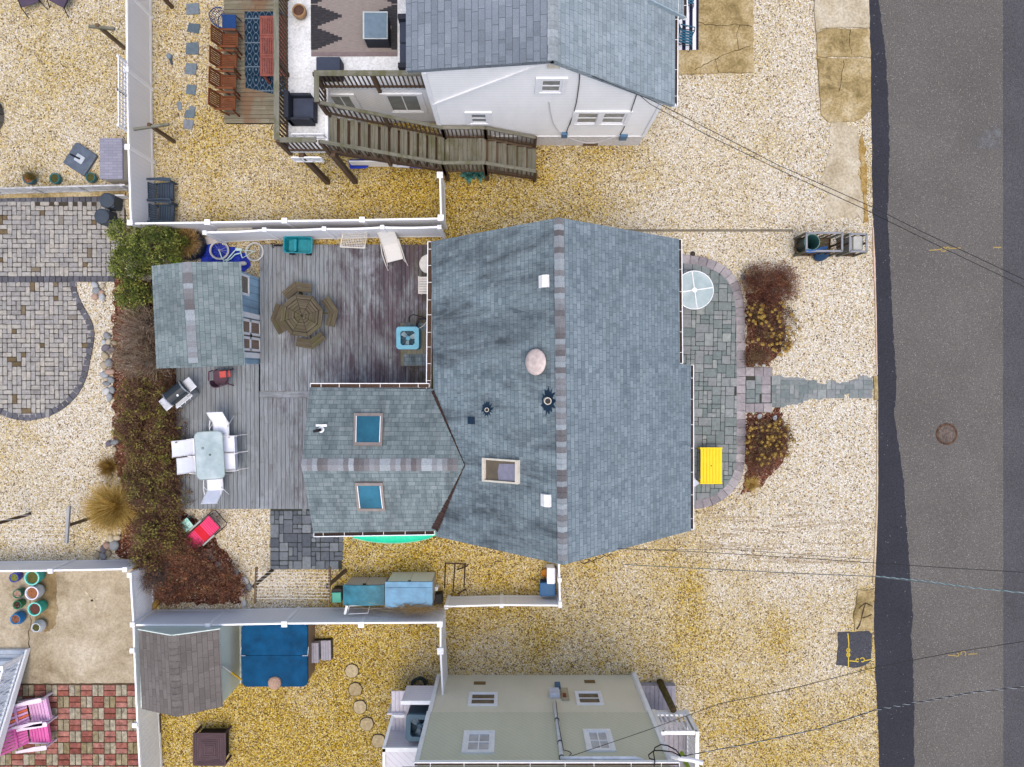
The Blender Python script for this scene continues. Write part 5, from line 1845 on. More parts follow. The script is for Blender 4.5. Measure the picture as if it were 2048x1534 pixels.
def slat_chair(label, mat, group):
    t = thing('slatted_armchair', label, 'chair', group=group)
    s = MB()
    for i in range(8):
        y = -.205 + i * .0585
        s.box(-.18, .26, y - .021, y + .021, .43, .45)
    s.box(.235, .275, -.24, .24, .415, .452)
    s.box(-.21, -.175, -.24, .24, .415, .452)
    s.build('seat', mat, t)
    b = MB()
    for i in range(7):
        y = -.20 + i * .067
        b.bar((-.22, y, .44), (-.36, y, 1.0), .045, .016, up=(1, 0, .3))
    b.bar((-.365, -.26, 1.0), (-.365, .26, 1.0), .03, .07)
    b.bar((-.23, -.26, .47), (-.23, .26, .47), .03, .05)
    b.build('backrest', mat, t)
    for sg in (-1, 1):
        y = sg * .275
        MB().box(-.32, .27, y - .03, y + .03, .63, .655).build('arm', mat, t)
        MB().bar((-.375, sg * .25, 1.01), (-.10, sg * .25, .0), .03, .045).build('leg', mat, t)
        MB().bar((.26, y, .64), (.24, y, 0), .035, .045).build('leg', mat, t)
        MB().bar((.25, y * .9, .2), (-.3, y * .9, .25), .02, .035).build('stretcher', mat, t)
    return t
names = ['topmost of the four teak chairs, next to the blue wicker chair', 'second teak folding chair from the blue wicker chair', 'third teak folding chair from the blue wicker chair', 'bottom teak folding chair of the row at the deck edge']
ch = slat_chair(names[0], TEAK, 'teak chairs in a row on the small deck')
for i, (x, y, r) in enumerate(((470, 94, -1), (467, 135, -1), (466, 175, -2), (465, 216, -2))):
    o = ch if i == 0 else dup(ch, (0, 0, 0), 0, names[i])
    o.location = P(x, y, .16)
    o.rotation_euler = (0, 0, R(r))
# blue wicker chair
BLU = plain('cobalt_wicker', (.012, .055, .20), .5, .4, 0, .3, 40)
t = thing('wicker_chair', 'cobalt blue wicker armchair above the row of teak chairs', 'chair', P(466, 57, .16))
s = MB()
s.box(-.19, .27, -.25, .25, .40, .44)
s.build('seat', BLU, t, bevel=.03)
b = MB()
n = 15
for j, (h, ex) in enumerate(((.44, 0), (.62, .03), (.78, .06), (.92, .09))):
    pts = [Vector((-.12 - (.20 + ex) * math.cos(R(-95 + 190 * i / (n - 1))), (.27 + ex * .6) * math.sin(R(-95 + 190 * i / (n - 1))), h - (.25 if j == 3 else .1 * j / 3) * abs(i / (n - 1) - .5) * 1.6)) for i in range(n)]
    b.tube(pts, .016 if j in (0, 3) else .009, 6)
for i in range(n):
    a = R(-95 + 190 * i / (n - 1))
    b.tube([Vector((-.12 - .20 * math.cos(a), .27 * math.sin(a), .44)), Vector((-.12 - .29 * math.cos(a), .324 * math.sin(a), .92 - .25 * abs(i / (n - 1) - .5) * 1.6))], .008, 5)
b.build('backrest', BLU, t)
for x, y in ((.24, .22), (.24, -.22), (-.2, .22), (-.2, -.22)):
    MB().tube([(x, y, .42), (x * 1.15, y * 1.1, 0)], .018, 6).build('leg', BLU, t)
# patterned rug with its folded corner, and the terracotta table on it
RUG = Mt('navy_trellis_rug', .95, .1)
u = RUG.obj()
sx = RUG.n('SeparateXYZ', {'Vector': u})
wv = RUG.math('ABSOLUTE', RUG.math('SINE', RUG.math('MULTIPLY', sx.outputs[0], 14.5)))
hv = RUG.math('ABSOLUTE', RUG.math('SINE', RUG.math('MULTIPLY', sx.outputs[1], 9.0)))
dd = RUG.math('ABSOLUTE', RUG.math('SUBTRACT', RUG.math('ADD', wv, RUG.math('MULTIPLY', hv, .8)), 1.0))
ln = RUG.math('LESS_THAN', dd, .09)
dot = RUG.math('GREATER_THAN', RUG.math('MULTIPLY', wv, hv), .93)
bandv = RUG.math('LESS_THAN', RUG.math('FRACT', RUG.math('MULTIPLY', sx.outputs[1], 1.25)), .05)
pt = RUG.math('MAXIMUM', RUG.math('MAXIMUM', ln, dot), bandv)
RUG.color(RUG.mix(RUG.math('MULTIPLY', pt, RUG.math('ADD', .25, RUG.math('MULTIPLY', RUG.noise(u, 60, 2), .75))), (.008, .024, .048), (.17, .225, .27)))
a, b = P(489, 23, .17), P(600, 150, .17)
t = wthing('outdoor_rug', 'navy rug with a pale trellis pattern and a folded lower edge on the small deck', 'rug', ((a.x + b.x) / 2, (a.y + b.y) / 2, .165))
mb = MB().box(a.x, b.x, b.y, a.y, .166, .176)
mb.build('rug', RUG.mat, t)
mb = MB()
c1, c2, c3, c4 = P(491, 150, .19), P(600, 158, .19), P(600, 200, .18), P(491, 175, .18)
mb.slab([c1, c2, c3, c4], .012)
mb.tube([c1, c1.lerp(c2, .5) + Vector((0, 0, .03)), c2], .035, 8)
mb.build('folded_edge', RUG.mat, t)
TER = plain('terracotta_red_wood', (.25, .08, .06), .6, .3, 0, .2)
a, b = P(519, 31, .90), P(590, 152, .90)
t = wthing('garden_table', 'terracotta red slatted table on the navy rug', 'table', ((a.x + b.x) / 2, (a.y + b.y) / 2, .16))
mb = MB()
n3 = 3
for k in range(n3):
    ya, yb = a.y + (b.y - a.y) * k / n3, a.y + (b.y - a.y) * (k + 1) / n3
    y0, y1 = min(ya, yb) + .004, max(ya, yb) - .004
    mb.box(a.x, b.x, y0, y0 + .07, .86, .90)
    mb.box(a.x, b.x, y1 - .07, y1, .86, .90)
    mb.box(a.x, a.x + .09, y0 + .07, y1 - .07, .86, .90)
    m_ = int((b.x - a.x - .1) / .055)
    for i in range(m_):
        x = a.x + .095 + (b.x - a.x - .1) * i / m_
        mb.box(x, x + .046, y0 + .07, y1 - .07, .865, .895)
mb.build('table_top', TER, t, bevel=.01)
for x in (a.x + .08, b.x - .08):
    for y in (a.y - .08, b.y + .08):
        MB().box(x - .035, x + .035, y - .035, y + .035, .176, .86).build('leg', TER, t)

# ---- on the raised white deck
a, b = P(622, -60, DZ), P(795, 113, DZ)
t = wthing('deck_rug', 'taupe rug with black stepped diamonds on the white deck', 'rug', ((a.x + b.x) / 2, (a.y + b.y) / 2, DZ))
TAU = Mt('taupe_weave', .95, .1)
nz = TAU.noise(TAU.scale(TAU.obj(), 6, 60), 1, 4, .7)
TAU.color(TAU.ramp(nz, [(.3, (.17, .145, .135)), (.7, (.28, .245, .23))]))
BLK = Mt('black_weave', .95, .1)
nz = BLK.noise(BLK.scale(BLK.obj(), 6, 60), 1, 4, .7)
BLK.color(BLK.ramp(nz, [(.3, (.015, .015, .02)), (.6, (.045, .045, .05)), (.8, (.16, .15, .15))]))
mb = MB().box(a.x, b.x, b.y, a.y, DZ + .002, DZ + .012)
mb.build('rug', TAU.mat, t)
mb = MB()
mb2 = MB()
def px2x(px):
    return P(px, 60, DZ).x
for (ytop, ybot) in ((55, 100), (10, 55), (-45, 8)):
    rows = 14
    for k in range(rows):
        f_ = 1 - abs((k + .5) / rows * 2 - 1)
        y_0 = P(700, ytop + (ybot - ytop) * k / rows, DZ).y
        y_1 = P(700, ytop + (ybot - ytop) * (k + 1) / rows, DZ).y
        mb.box(px2x(622), px2x(632 + 56 * f_), y_1 + .003, y_0, DZ + .0125, DZ + .0165)
        mb2.box(px2x(787 - 56 * f_), px2x(795), y_1 + .003, y_0, DZ + .0125, DZ + .0165)
mb.build('stepped_pattern', BLK.mat, t)
mb2.build('stepped_pattern', BLK.mat, t)
mb = MB().box(a.x, b.x, b.y, b.y + .13, DZ + .0125, DZ + .0165)
mb.build('border_band', plain('mauve_weave', (.20, .16, .165), .95), t)
BWK = plain('charcoal_wicker', (.035, .04, .055), .65, .3, 0, .4, 45)
# fire table with a glass lid
a, b = P(725, 22, DZ + .6), P(775, 77, DZ + .6)
t = wthing('fire_table', 'square dark table with a blue grey glass lid on the taupe rug', 'table', ((a.x + b.x) / 2, (a.y + b.y) / 2, DZ))
MB().box(a.x + .03, b.x - .01, b.y - .0, a.y - .03, DZ + .017, DZ + .55).build('body', BWK, t, bevel=.015)
MB().box(a.x, b.x, b.y, a.y, DZ + .55, DZ + .59).build('rim', plain('pale_rim', (.42, .47, .48), .4), t, bevel=.01)
MB().box(a.x + .05, b.x - .02, b.y + .02, a.y - .05, DZ + .59, DZ + .605).build('glass_lid', plain('blue_grey_glass', (.13, .185, .235), .2, .5), t)
# pot of earth
t = thing('flower_pot', 'round brown pot of bare earth on the white deck', 'pot', P(603, 30, DZ))
MB().lathe([(.13, 0), (.19, .1), (.205, .22), (.18, .30), (.16, .30), (.16, .24), (0, .24)], n=28).build('pot', plain('tan_glaze', (.33, .20, .10), .5), t, smooth=True)
MB().lathe([(.165, .245), (.1, .27), (0, .28)], n=16, cap=False).build('soil', stone_mat('dark_soil', [(0, (.05, .025, .018)), (1, (.10, .05, .035))]), t)
# black cushion box
a, b = P(632, 113, DZ + .5), P(680, 150, DZ + .5)
t = wthing('storage_ottoman', 'black wicker ottoman at the bottom edge of the taupe rug', 'ottoman', ((a.x + b.x) / 2, (a.y + b.y) / 2, DZ))
MB().box(a.x, b.x, b.y, a.y, DZ + .01, DZ + .42).build('body', BWK, t, bevel=.02)
MB().box(a.x, b.x, b.y, a.y, DZ + .42, DZ + .50).build('cushion', plain('navy_grey_cushion', (.045, .055, .085), .8), t, bevel=.025)
# armchair
cx, cy = P(612, 228, DZ).x, P(612, 228, DZ).y
t = thing('wicker_armchair', 'charcoal wicker armchair in the railing corner above the stair head', 'armchair', (cx, cy, DZ))
MB().box(-.36, .36, -.30, .30, .06, .34).build('base', BWK, t, bevel=.02)
MB().box(-.25, .34, -.28, .30, .34, .44).build('cushion', plain('navy_grey_cushion', (.045, .055, .085), .8), t, bevel=.03)
MB().box(-.40, -.26, -.38, .38, .06, .82).build('backrest', BWK, t, bevel=.02)
MB().box(-.38, .30, -.38, -.30, .06, .62).build('arm', BWK, t, bevel=.02)
MB().box(-.38, .30, .30, .38, .06, .62).build('arm', BWK, t, bevel=.02)
# sofa half under the roof edge
a, b = P(799, 40, DZ + .4), P(840, 136, DZ + .4)
t = wthing('wicker_sofa', 'charcoal wicker sofa on the white deck, half under the roof edge', 'sofa', ((a.x + b.x) / 2, (a.y + b.y) / 2, DZ))
MB().box(a.x, b.x, b.y, a.y, DZ + .05, DZ + .38).build('base', BWK, t, bevel=.02)
MB().box(a.x + .02, b.x, (a.y + b.y) / 2 + .01, a.y - .08, DZ + .38, DZ + .48).build('cushion', plain('navy_grey_cushion', (.045, .055, .085), .8), t, bevel=.03)
MB().box(a.x + .02, b.x, b.y + .08, (a.y + b.y) / 2 - .01, DZ + .38, DZ + .48).build('cushion', plain('navy_grey_cushion', (.045, .055, .085), .8), t, bevel=.03)
MB().box(a.x - .02, b.x, b.y - .08, b.y + .07, DZ + .05, DZ + .62).build('arm', BWK, t, bevel=.02)
MB().box(a.x - .02, b.x, a.y - .07, a.y + .08, DZ + .05, DZ + .62).build('arm', BWK, t, bevel=.02)
# white pierced planter hung outside the railing, and a folded white rail inside
a, b = P(583, 293, 3.0), P(647, 310, 2.6)
t = wthing('railing_planter', 'white pierced planter box hanging outside the deck railing', 'planter', (a.x, a.y, 2.6))
mb = MB()
x0, x1, y_ = a.x, b.x, YS - .12
for z in (2.62, 2.98):
    mb.box(x0, x1, y_ - .02, y_ + .02, z - .04, z + .04)
for i in range(4):
    x = x0 + (x1 - x0) * i / 3
    mb.box(x - .03, x + .03, y_ - .02, y_ + .02, 2.62, 2.98)
for i in range(17):
    x = x0 + (x1 - x0) * (i + .5) / 17
    mb.bar((x - .06, y_, 2.62), (x + .06, y_, 2.98), .012, .02)
    mb.bar((x + .06, y_, 2.62), (x - .06, y_, 2.98), .012, .02)
mb.build('lattice_front', WHITE, t)
MB().box(x0, x1, y_ + .02, y_ + .10, 2.58, 2.62).build('shelf', WHITE, t)
a = P(584, 268, DZ + .35)
t = wthing('folded_screen', 'folded white frame standing behind the charcoal armchair', 'frame', (a.x, a.y, DZ))
mb = MB()
b = P(646, 268, DZ + .35)
mb.bar(a, b, .04, .05)
mb.bar(a - Vector((0, 0, .3)), b - Vector((0, 0, .3)), .04, .05)
for i in range(4):
    p = a.lerp(b, i / 3)
    mb.bar(p, p - Vector((0, 0, .34)), .03, .04)
mb.build('frame', WHITE, t)

# ---- under the timber stair
def bodyboard(label, px, py, rot, mat, L=.62, Wd=.30, z=0, tilt=35):
    t = thing('bodyboard', label, 'bodyboard', P(px, py, 0), rot, 'bodyboards under the timber stair')
    mb = MB()
    pts = [(-.5, -.42), (-.46, -.5), (.3, -.5), (.45, -.35), (.5, 0), (.45, .35), (.3, .5), (-.46, .5), (-.5, .42)]
    mb.prism([(x * L, y * Wd) for x, y in pts], .0, .05)
    o = mb.build('board', mat, t, bevel=.012)
    o.rotation_euler = (R(tilt), 0, 0)
    o.location = (0, 0, .14)
    m2 = MB()
    for yy in (-.2, .12):
        m2.box(-.44 * L, .38 * L, yy * Wd, yy * Wd + .025, .0505, .056)
    q = m2.build('stripe', plain('dark_blue_stripe', (.01, .015, .12), .5), o)
    return t
bodyboard('cobalt blue bodyboard lying on the gravel under the stair', 720, 330, R(2), plain('cobalt_foam', (.012, .04, .38), .5), .66, .3)
bodyboard('white bodyboard with pale rails lying under the stair', 806, 329, R(-3), plain('white_foam', (.62, .66, .74), .5), .6, .26)
bodyboard('indigo bodyboard lying under the stair foot', 836, 332, R(-6), plain('indigo_foam', (.06, .07, .40), .5), .5, .22)

# ---- top left garden
LIL = plain('aubergine_sling', (.075, .055, .085), .7)
def patio_lounger(label, px, py, rot):
    t = thing('sling_lounger', label, 'lounger', P(px, py), rot, 'aubergine loungers at the top edge')
    mb = MB()
    mb.grid([[(x, -.30, z), (x, 0, z - .02), (x, .30, z)] for x, z in ((-1.0, .30), (-.6, .33), (-.2, .33), (.2, .34), (.6, .55), (.95, .78))])
    mb.build('sling', LIL, t, solid=.012)
    for sg in (-1, 1):
        MB().tube([(-1.02, sg * .32, .30), (-.2, sg * .32, .34), (.2, sg * .32, .35), (.98, sg * .32, .80)], .018, 6).build('side_rail', BLACK, t)
        for x in (-.98, .1):
            MB().tube([(x, sg * .32, .32), (x - .18, sg * .36, .0)], .016, 6).build('leg', BLACK, t)
    return t
patio_lounger('dark aubergine sling lounger cut by the top left edge', 52, -38, R(110))
patio_lounger('dark aubergine sling lounger nearest the long white fence', 150, -36, R(62))
# clothes posts
def clothes_post(label, top, base, z, arm_px=None, arm=None):
    tp = P(top[0], top[1], z)
    bs_ = P(base[0], base[1])
    t = wthing('clothesline_post', label, 'post', bs_, 'clothesline posts')
    tp = Vector((bs_.x, bs_.y, z))
    MB().bar(bs_, tp, .10, .10).build('post', WOOD_POST, t)
    if arm_px:
        a, b = P(*arm_px[0], z - .08), P(*arm_px[1], z - .08)
        sh_ = tp - (P(*top, z))
        a += Vector((sh_.x, sh_.y, 0))
        b += Vector((sh_.x, sh_.y, 0))
        MB().bar(a, b, .08, .09).build('cross_arm', WOOD_GREEN, t)
    return t
clothes_post('T shaped clothesline post by the trellises near the top left', (193, 44), (250, 97), 1.62, ((178, 47), (229, 52)))
clothes_post('T shaped clothesline post crossing the long white fence', (291, 238), (349, 284), 1.7, ((261, 248), (332, 238)))
clothes_post('clothesline post cut off by the top edge right of the fence', (290, -38), (345, 15), 1.62)
# umbrella base with its stub
t = thing('umbrella_base', 'square grey blue umbrella base with a stub pole and worn corner', 'umbrella base', P(164, 320), R(-33))
GBL = plain('grey_blue_plastic', (.10, .125, .165), .45, .4, 0, .2)
def rrect(w_, h_, r, n=5):
    out = []
    for cx_, cy_, a0 in ((w_ - r, h_ - r, 0), (-w_ + r, h_ - r, 90), (-w_ + r, -h_ + r, 180), (w_ - r, -h_ + r, 270)):
        for i in range(n + 1):
            a = R(a0 + 90 * i / n)
            out.append((cx_ + r * math.cos(a), cy_ + r * math.sin(a)))
    return out
MB().prism(rrect(.42, .42, .07), 0, .13).build('base', GBL, t, bevel=.03)
MB().prism(rrect(.15, .13, .03), .13, .15).build('plate', plain('pale_plate', (.45, .50, .55), .4), t)
MB().lathe([(.03, .15), (.03, .62), (0, .62)], n=14).build('stub_pole', BLACK, t)
# deck box
a, b = P(199, 276, .75), P(245, 358, .75)
t = wthing('deck_storage_box', 'lavender grey storage box with a basket weave lid against the fence', 'storage box', ((a.x + b.x) / 2, (a.y + b.y) / 2, 0))
MB().box(a.x + .03, b.x - .01, b.y + .02, a.y - .02, 0, .68).build('body', siding_mat('pale_box_board', (.50, .47, .40), .13, .7), t)
LID = Mt('woven_lid', .6, .3)
br = LID.n('TexBrick', {'Vector': LID.scale(LID.pos(), 1, 1), 'Color1': (.20, .20, .25), 'Color2': (.25, .25, .31), 'Mortar': (.15, .15, .19), 'Scale': 1.0, 'Mortar Size': .006, 'Brick Width': .28, 'Row Height': .09})
LID.color(br.outputs['Color'])
LID.bump(br.outputs['Fac'], -.4, .01)
MB().box(a.x, b.x, b.y, a.y, .68, .75).build('lid', LID.mat, t, bevel=.012)
# compost bins in the corner
for (px_, py_, lab) in ((232, 410, 'dark slate bin with a round lid beside the end of the white fence'), (222, 441, 'dark slate bin tucked under the green shrub')):
    t = thing('plastic_bin', lab, 'bin', P(px_ + 2, py_ - 1), R(random.uniform(-8, 8)), 'dark bins by the shrub')
    MB().prism(rrect(.22, .22, .07), 0, .55).build('body', plain('slate_plastic', (.05, .065, .085), .5), t, bevel=.02)
    MB().lathe([(.24, .55), (.245, .60), (.2, .63), (0, .64)], n=24).build('lid', plain('slate_plastic', (.05, .065, .085), .5), t)
mb = MB()
a, b = P(215, 391, .5), P(248, 391, .5)
t = wthing('lattice_offcut', 'small white lattice piece standing behind the dark bins', 'lattice', (a.x, a.y, 0))
for i in range(9):
    x = a.x + (b.x - a.x) * i / 8
    mb.bar((x, a.y, .05), (x, a.y, .5), .02, .03)
for z in (.1, .3, .5):
    mb.bar((a.x, a.y + .015, z), (b.x, a.y + .015, z), .02, .03)
mb.build('lattice', WHITE, t)
# pots
def pot(label, px, py, r, h, col, soil, group, belly=1.05, rim=None, fill=.9):
    t = thing('flower_pot', label, 'pot', P(px, py), 0, group)
    MB().lathe([(r * .72, 0), (r * .9 * belly, h * .35), (r * belly, h * .6), (r, h * .97), (r * 1.02, h), (r * .86, h), (r * .85, h * fill), (0, h * fill)], n=30).build('pot', plain('glaze_%.2f_%.2f_%.2f' % col, col, .35, .5, 0, .2), t, smooth=True)
    m = MB()
    for i in range(34):
        a = random.uniform(0, 2 * PI)
        q = r * .8 * math.sqrt(random.random())
        c = Vector((q * math.cos(a), q * math.sin(a), h * fill + .01 + random.uniform(0, .03)))
        e = .012 + random.random() * .02
        m.add([c + Vector((random.uniform(-e, e), random.uniform(-e, e), random.uniform(-e, e))) for _ in range(3)], [(0, 1, 2)])
    m.lathe([(r * .84, h * fill + .004), (0, h * fill + .012)], n=16, cap=False)
    m.build('planting', soil, t)
    if rim:
        MB().lathe([(r * .87, h), (r * .87, h + .012), (r * 1.03, h + .012), (r * 1.03, h - .02)], n=30, cap=False).build('rim', rim, t)
    return t
SOIL_R = leaf_mat('red_brown_planting', [(0, (.03, .015, .012)), (.5, (.12, .04, .03)), (.8, (.25, .10, .04)), (1, (.45, .38, .33))])
SOIL_G = leaf_mat('green_brown_planting', [(0, (.02, .02, .01)), (.5, (.08, .08, .02)), (.8, (.16, .18, .03)), (1, (.25, .12, .04))])
g1 = 'glazed pots on the concrete yard'
RIMW = plain('white_rim', (.68, .66, .78), .4)
RIMT = plain('pale_turquoise_rim', (.20, .60, .54), .4)
pot('small violet blue pot close under the white fence', 41, 1150, .155, .33, (.05, .07, .42), SOIL_G, g1)
pot('large turquoise pot nearest the white fence, with leafy planting', 82, 1148, .24, .46, (.03, .40, .36), SOIL_G, g1, 1.0, RIMT)
pot('small dark green pot with orange soil', 47, 1182, .145, .32, (.02, .17, .11), SOIL_R, g1)
pot('round white pot with a lilac rim', 82, 1178, .22, .46, (.52, .58, .62), SOIL_R, g1, 1.15, RIMW)
pot('small deep green pot with a pale rim', 47, 1204, .145, .32, (.01, .20, .09), SOIL_R, g1)
pot('bright cobalt blue bulbous pot with trailing stems', 46, 1231, .17, .38, (.015, .20, .48), SOIL_R, g1, 1.28)
pot('tall turquoise green pot with a pale beaded rim', 88, 1209, .22, .48, (.02, .38, .29), SOIL_R, g1, 1.0, RIMT)
pot('white egg shaped pot with a narrow mouth', 87, 1247, .15, .40, (.60, .65, .70), SOIL_G, g1, 1.4)
st_poly = [(70, 1148), (110, 1142), (116, 1170), (114, 1195), (117, 1225), (112, 1250), (100, 1262), (78, 1262), (70, 1240), (68, 1200)]
e = rough_line(pl(st_poly) + [pl(st_poly)[0]], .06, .03)[:-1]
struct('damp_stain', MB().prism([(p.x, p.y) for p in e], .031, .035), concrete_mat('damp_concrete', (.13, .09, .04), (.24, .175, .09), (.36, .30, .2), 1.2))
g2 = 'glazed pots by the lattice fence'
pot('turquoise pot of green growth beside the storage box', 188, 358, .16, .22, (.02, .16, .20), SOIL_G, g2)
pot('turquoise pot with sparse growth in the middle of the lattice fence', 117, 360, .17, .22, (.02, .18, .22), SOIL_G, g2)
pot('turquoise pot holding a dry spiky plant', 66, 360, .19, .24, (.02, .15, .21), SOIL_R, g2)
# stone ring at the left edge
t = thing('fire_ring', 'round dark stone fire ring cut by the left edge', 'fire ring', P(-38, 232))
mb = MB()
for i in range(18):
    a0, a1 = 2 * PI * i / 18 + .02, 2 * PI * (i + 1) / 18 - .02
    mb.prism([(.52 * math.cos(a0), .52 * math.sin(a0)), (.80 * math.cos(a0), .80 * math.sin(a0)), (.80 * math.cos(a1), .80 * math.sin(a1)), (.52 * math.cos(a1), .52 * math.sin(a1))], 0, .28)
mb.build('stone_ring', stone_mat('dark_ring_stone', [(0, (.09, .085, .08)), (1, (.17, .16, .15))]), t, bevel=.02)
# little garden gnome-like lantern on the gravel
t = thing('garden_lantern', 'small blue grey lantern lying on the gravel left of the stepping stones', 'lantern', P(341, 115), R(-75))
mb = MB().lathe([(.06, 0), (.09, .04), (.085, .13), (.05, .16)], n=12)
mb.build('body', plain('blue_grey_glaze', (.16, .22, .28), .4), t)
MB().bar((.05, 0, .05), (.26, 0, .04), .07, .05).build('spike', plain('dark_slate', (.05, .07, .10), .5), t)
# square stepping stones
sts = [(386, 19, .42, .36), (388, 57, .40, .30), (385, 98, .41, .37), (382, 139, .38, .36), (383, 180, .31, .30), (380, 228, .31, .26), (377, 249, .31, .31)]
SL2 = stone_mat('blue_slate', [(0, (.085, .12, .15)), (.5, (.13, .17, .205)), (1, (.20, .22, .25))])
for i, (x, y, w_, h_) in enumerate(sts):
    t = thing('stepping_stone', ['square blue slate stepping stone, topmost of the row left of the small deck', 'second blue slate stepping stone from the top of its row', 'third blue slate stepping stone from the top of its row', 'fourth blue slate stepping stone from the top of its row', 'fifth, pebbly grey stepping stone from the top of its row', 'cracked blue slate stepping stone near the end of its row', 'pale grey last stepping stone at the lower end of its row'][i], 'stepping stone', P(x, y), R(random.uniform(-8, 6)), 'slate stepping stones')
    k = [(-.5, -.46), (.45, -.5), (.5, .4), (.42, .5), (-.44, .48)]
    MB().prism([(a * w_ * 1.08 + random.uniform(-.015, .015), b * h_ * 1.08 + random.uniform(-.015, .015)) for a, b in k], .0005, .035).build('slab', SL2, t, bevel=.008)
for (x, y, r, lab) in ((359, 212, 15, 'narrow broken slate piece left of the stepping stones'), (384, 217, 5, 'small round slate chip above the cracked stepping stone')):
    t = thing('slate_piece', lab, 'stone', P(x, y), R(r), 'slate pieces')
    MB().prism([(-.07, -.15), (.06, -.16), (.09, .1), (.02, .15), (-.06, .12)] if r == 15 else [(-.1, -.07), (.09, -.08), (.12, .03), (.0, .09), (-.1, .06)], .0005, .03).build('slab', SL2, t, bevel=.006)
# ------------------------------------------------------------------ things on the big deck
# octagonal picnic table with its four bent benches
pc = P(617, 635, .2)
t = thing('picnic_table', 'octagonal weathered timber picnic table in the middle of the big deck', 'table', pc, R(6))
tz = .76
def octring(mb, r0, r1, z, h, n=8, a0=0.0, split=1):
    for i in range(n):
        a, b = a0 + 2 * PI * i / n, a0 + 2 * PI * (i + 1) / n
        for k in range(split):
            s0, s1 = r0 + (r1 - r0) * k / split + .004, r0 + (r1 - r0) * (k + 1) / split - .004
            g = .006
            def pt(r, an, sgn):
                d = Vector((math.cos(an), math.sin(an)))
                m_ = Vector((-math.sin((a + b) / 2), math.cos((a + b) / 2)))
                return d * r + m_ * g * sgn
            q = [pt(s0, a, 1), pt(s1, a, 1), pt(s1, b, -1), pt(s0, b, -1)]
            mid = (a + b) / 2
            v = [(p.x, p.y, z - h) for p in q] + [(p.x, p.y, z + random.uniform(-.003, .003)) for p in q]
            mb.add(v, [(3, 2, 1, 0), (4, 5, 6, 7), (0, 1, 5, 4), (1, 2, 6, 5), (2, 3, 7, 6), (3, 0, 4, 7)], ax=(-math.sin(mid), math.cos(mid), 0))
mb = MB()
a0 = R(10)
octring(mb, .03, .25, tz, .035, a0=a0, split=2)
octring(mb, .258, .565, tz, .035, a0=a0, split=3)
octring(mb, .578, .725, tz, .035, a0=a0)
mb.build('table_top', OAK, t)
mb = MB()
mb.lathe([(.64, .0), (.64, .03)], (0, 0, tz - .09), 8)
mb.build('dark_base', DARK, t)  # dark sheet added under the rings so their gaps look dark
for k in range(4):
    mid = a0 + PI / 2 * k + R(-6 + (0, 5, -5, 3)[k])
    mb = MB()
    e = Vector((math.cos(mid), math.sin(mid), 0))
    for half in (-1, 1):
        m_ = mid + half * R(24)
        nn = Vector((math.cos(m_), math.sin(m_), 0))
        d = Vector((-math.sin(m_), math.cos(m_), 0)) * half
        vo = e * (1.13 + (0, .06, 0, -.02)[k])
        for row in (0, 1):
            o0, o1 = row * .155, row * .155 + .148
            s0 = .01 + o0 * math.tan(R(24))
            s1 = .01 + o1 * math.tan(R(24))
            q = [vo - nn * o0 - d * s0 * -.0 , vo - nn * o0 + d * .57, vo - nn * o1 + d * .57, vo - nn * o1]
            q[0] = vo - e * (o0 / math.cos(R(24))) + d * .006
            q[3] = vo - e * (o1 / math.cos(R(24))) + d * .006
            if half > 0:
                q.reverse()
            v = [(p.x, p.y, .42) for p in q] + [(p.x, p.y, .455) for p in q]
            mb.add(v, [(3, 2, 1, 0), (4, 5, 6, 7), (0, 1, 5, 4), (1, 2, 6, 5), (2, 3, 7, 6), (3, 0, 4, 7)], ax=(d.x, d.y, 0))
    be = mb.build('bench', OAK, t)
    mb = MB()
    e = Vector((math.cos(mid), math.sin(mid), 0))
    mb.bar(e * .1 + Vector((0, 0, .38)), e * 1.06 + Vector((0, 0, .40)), .05, .09)
    mb.bar(e * .95 + Vector((0, 0, .38)), e * .80, .05, .09)
    mb.build('bench_leg', OAK, be)
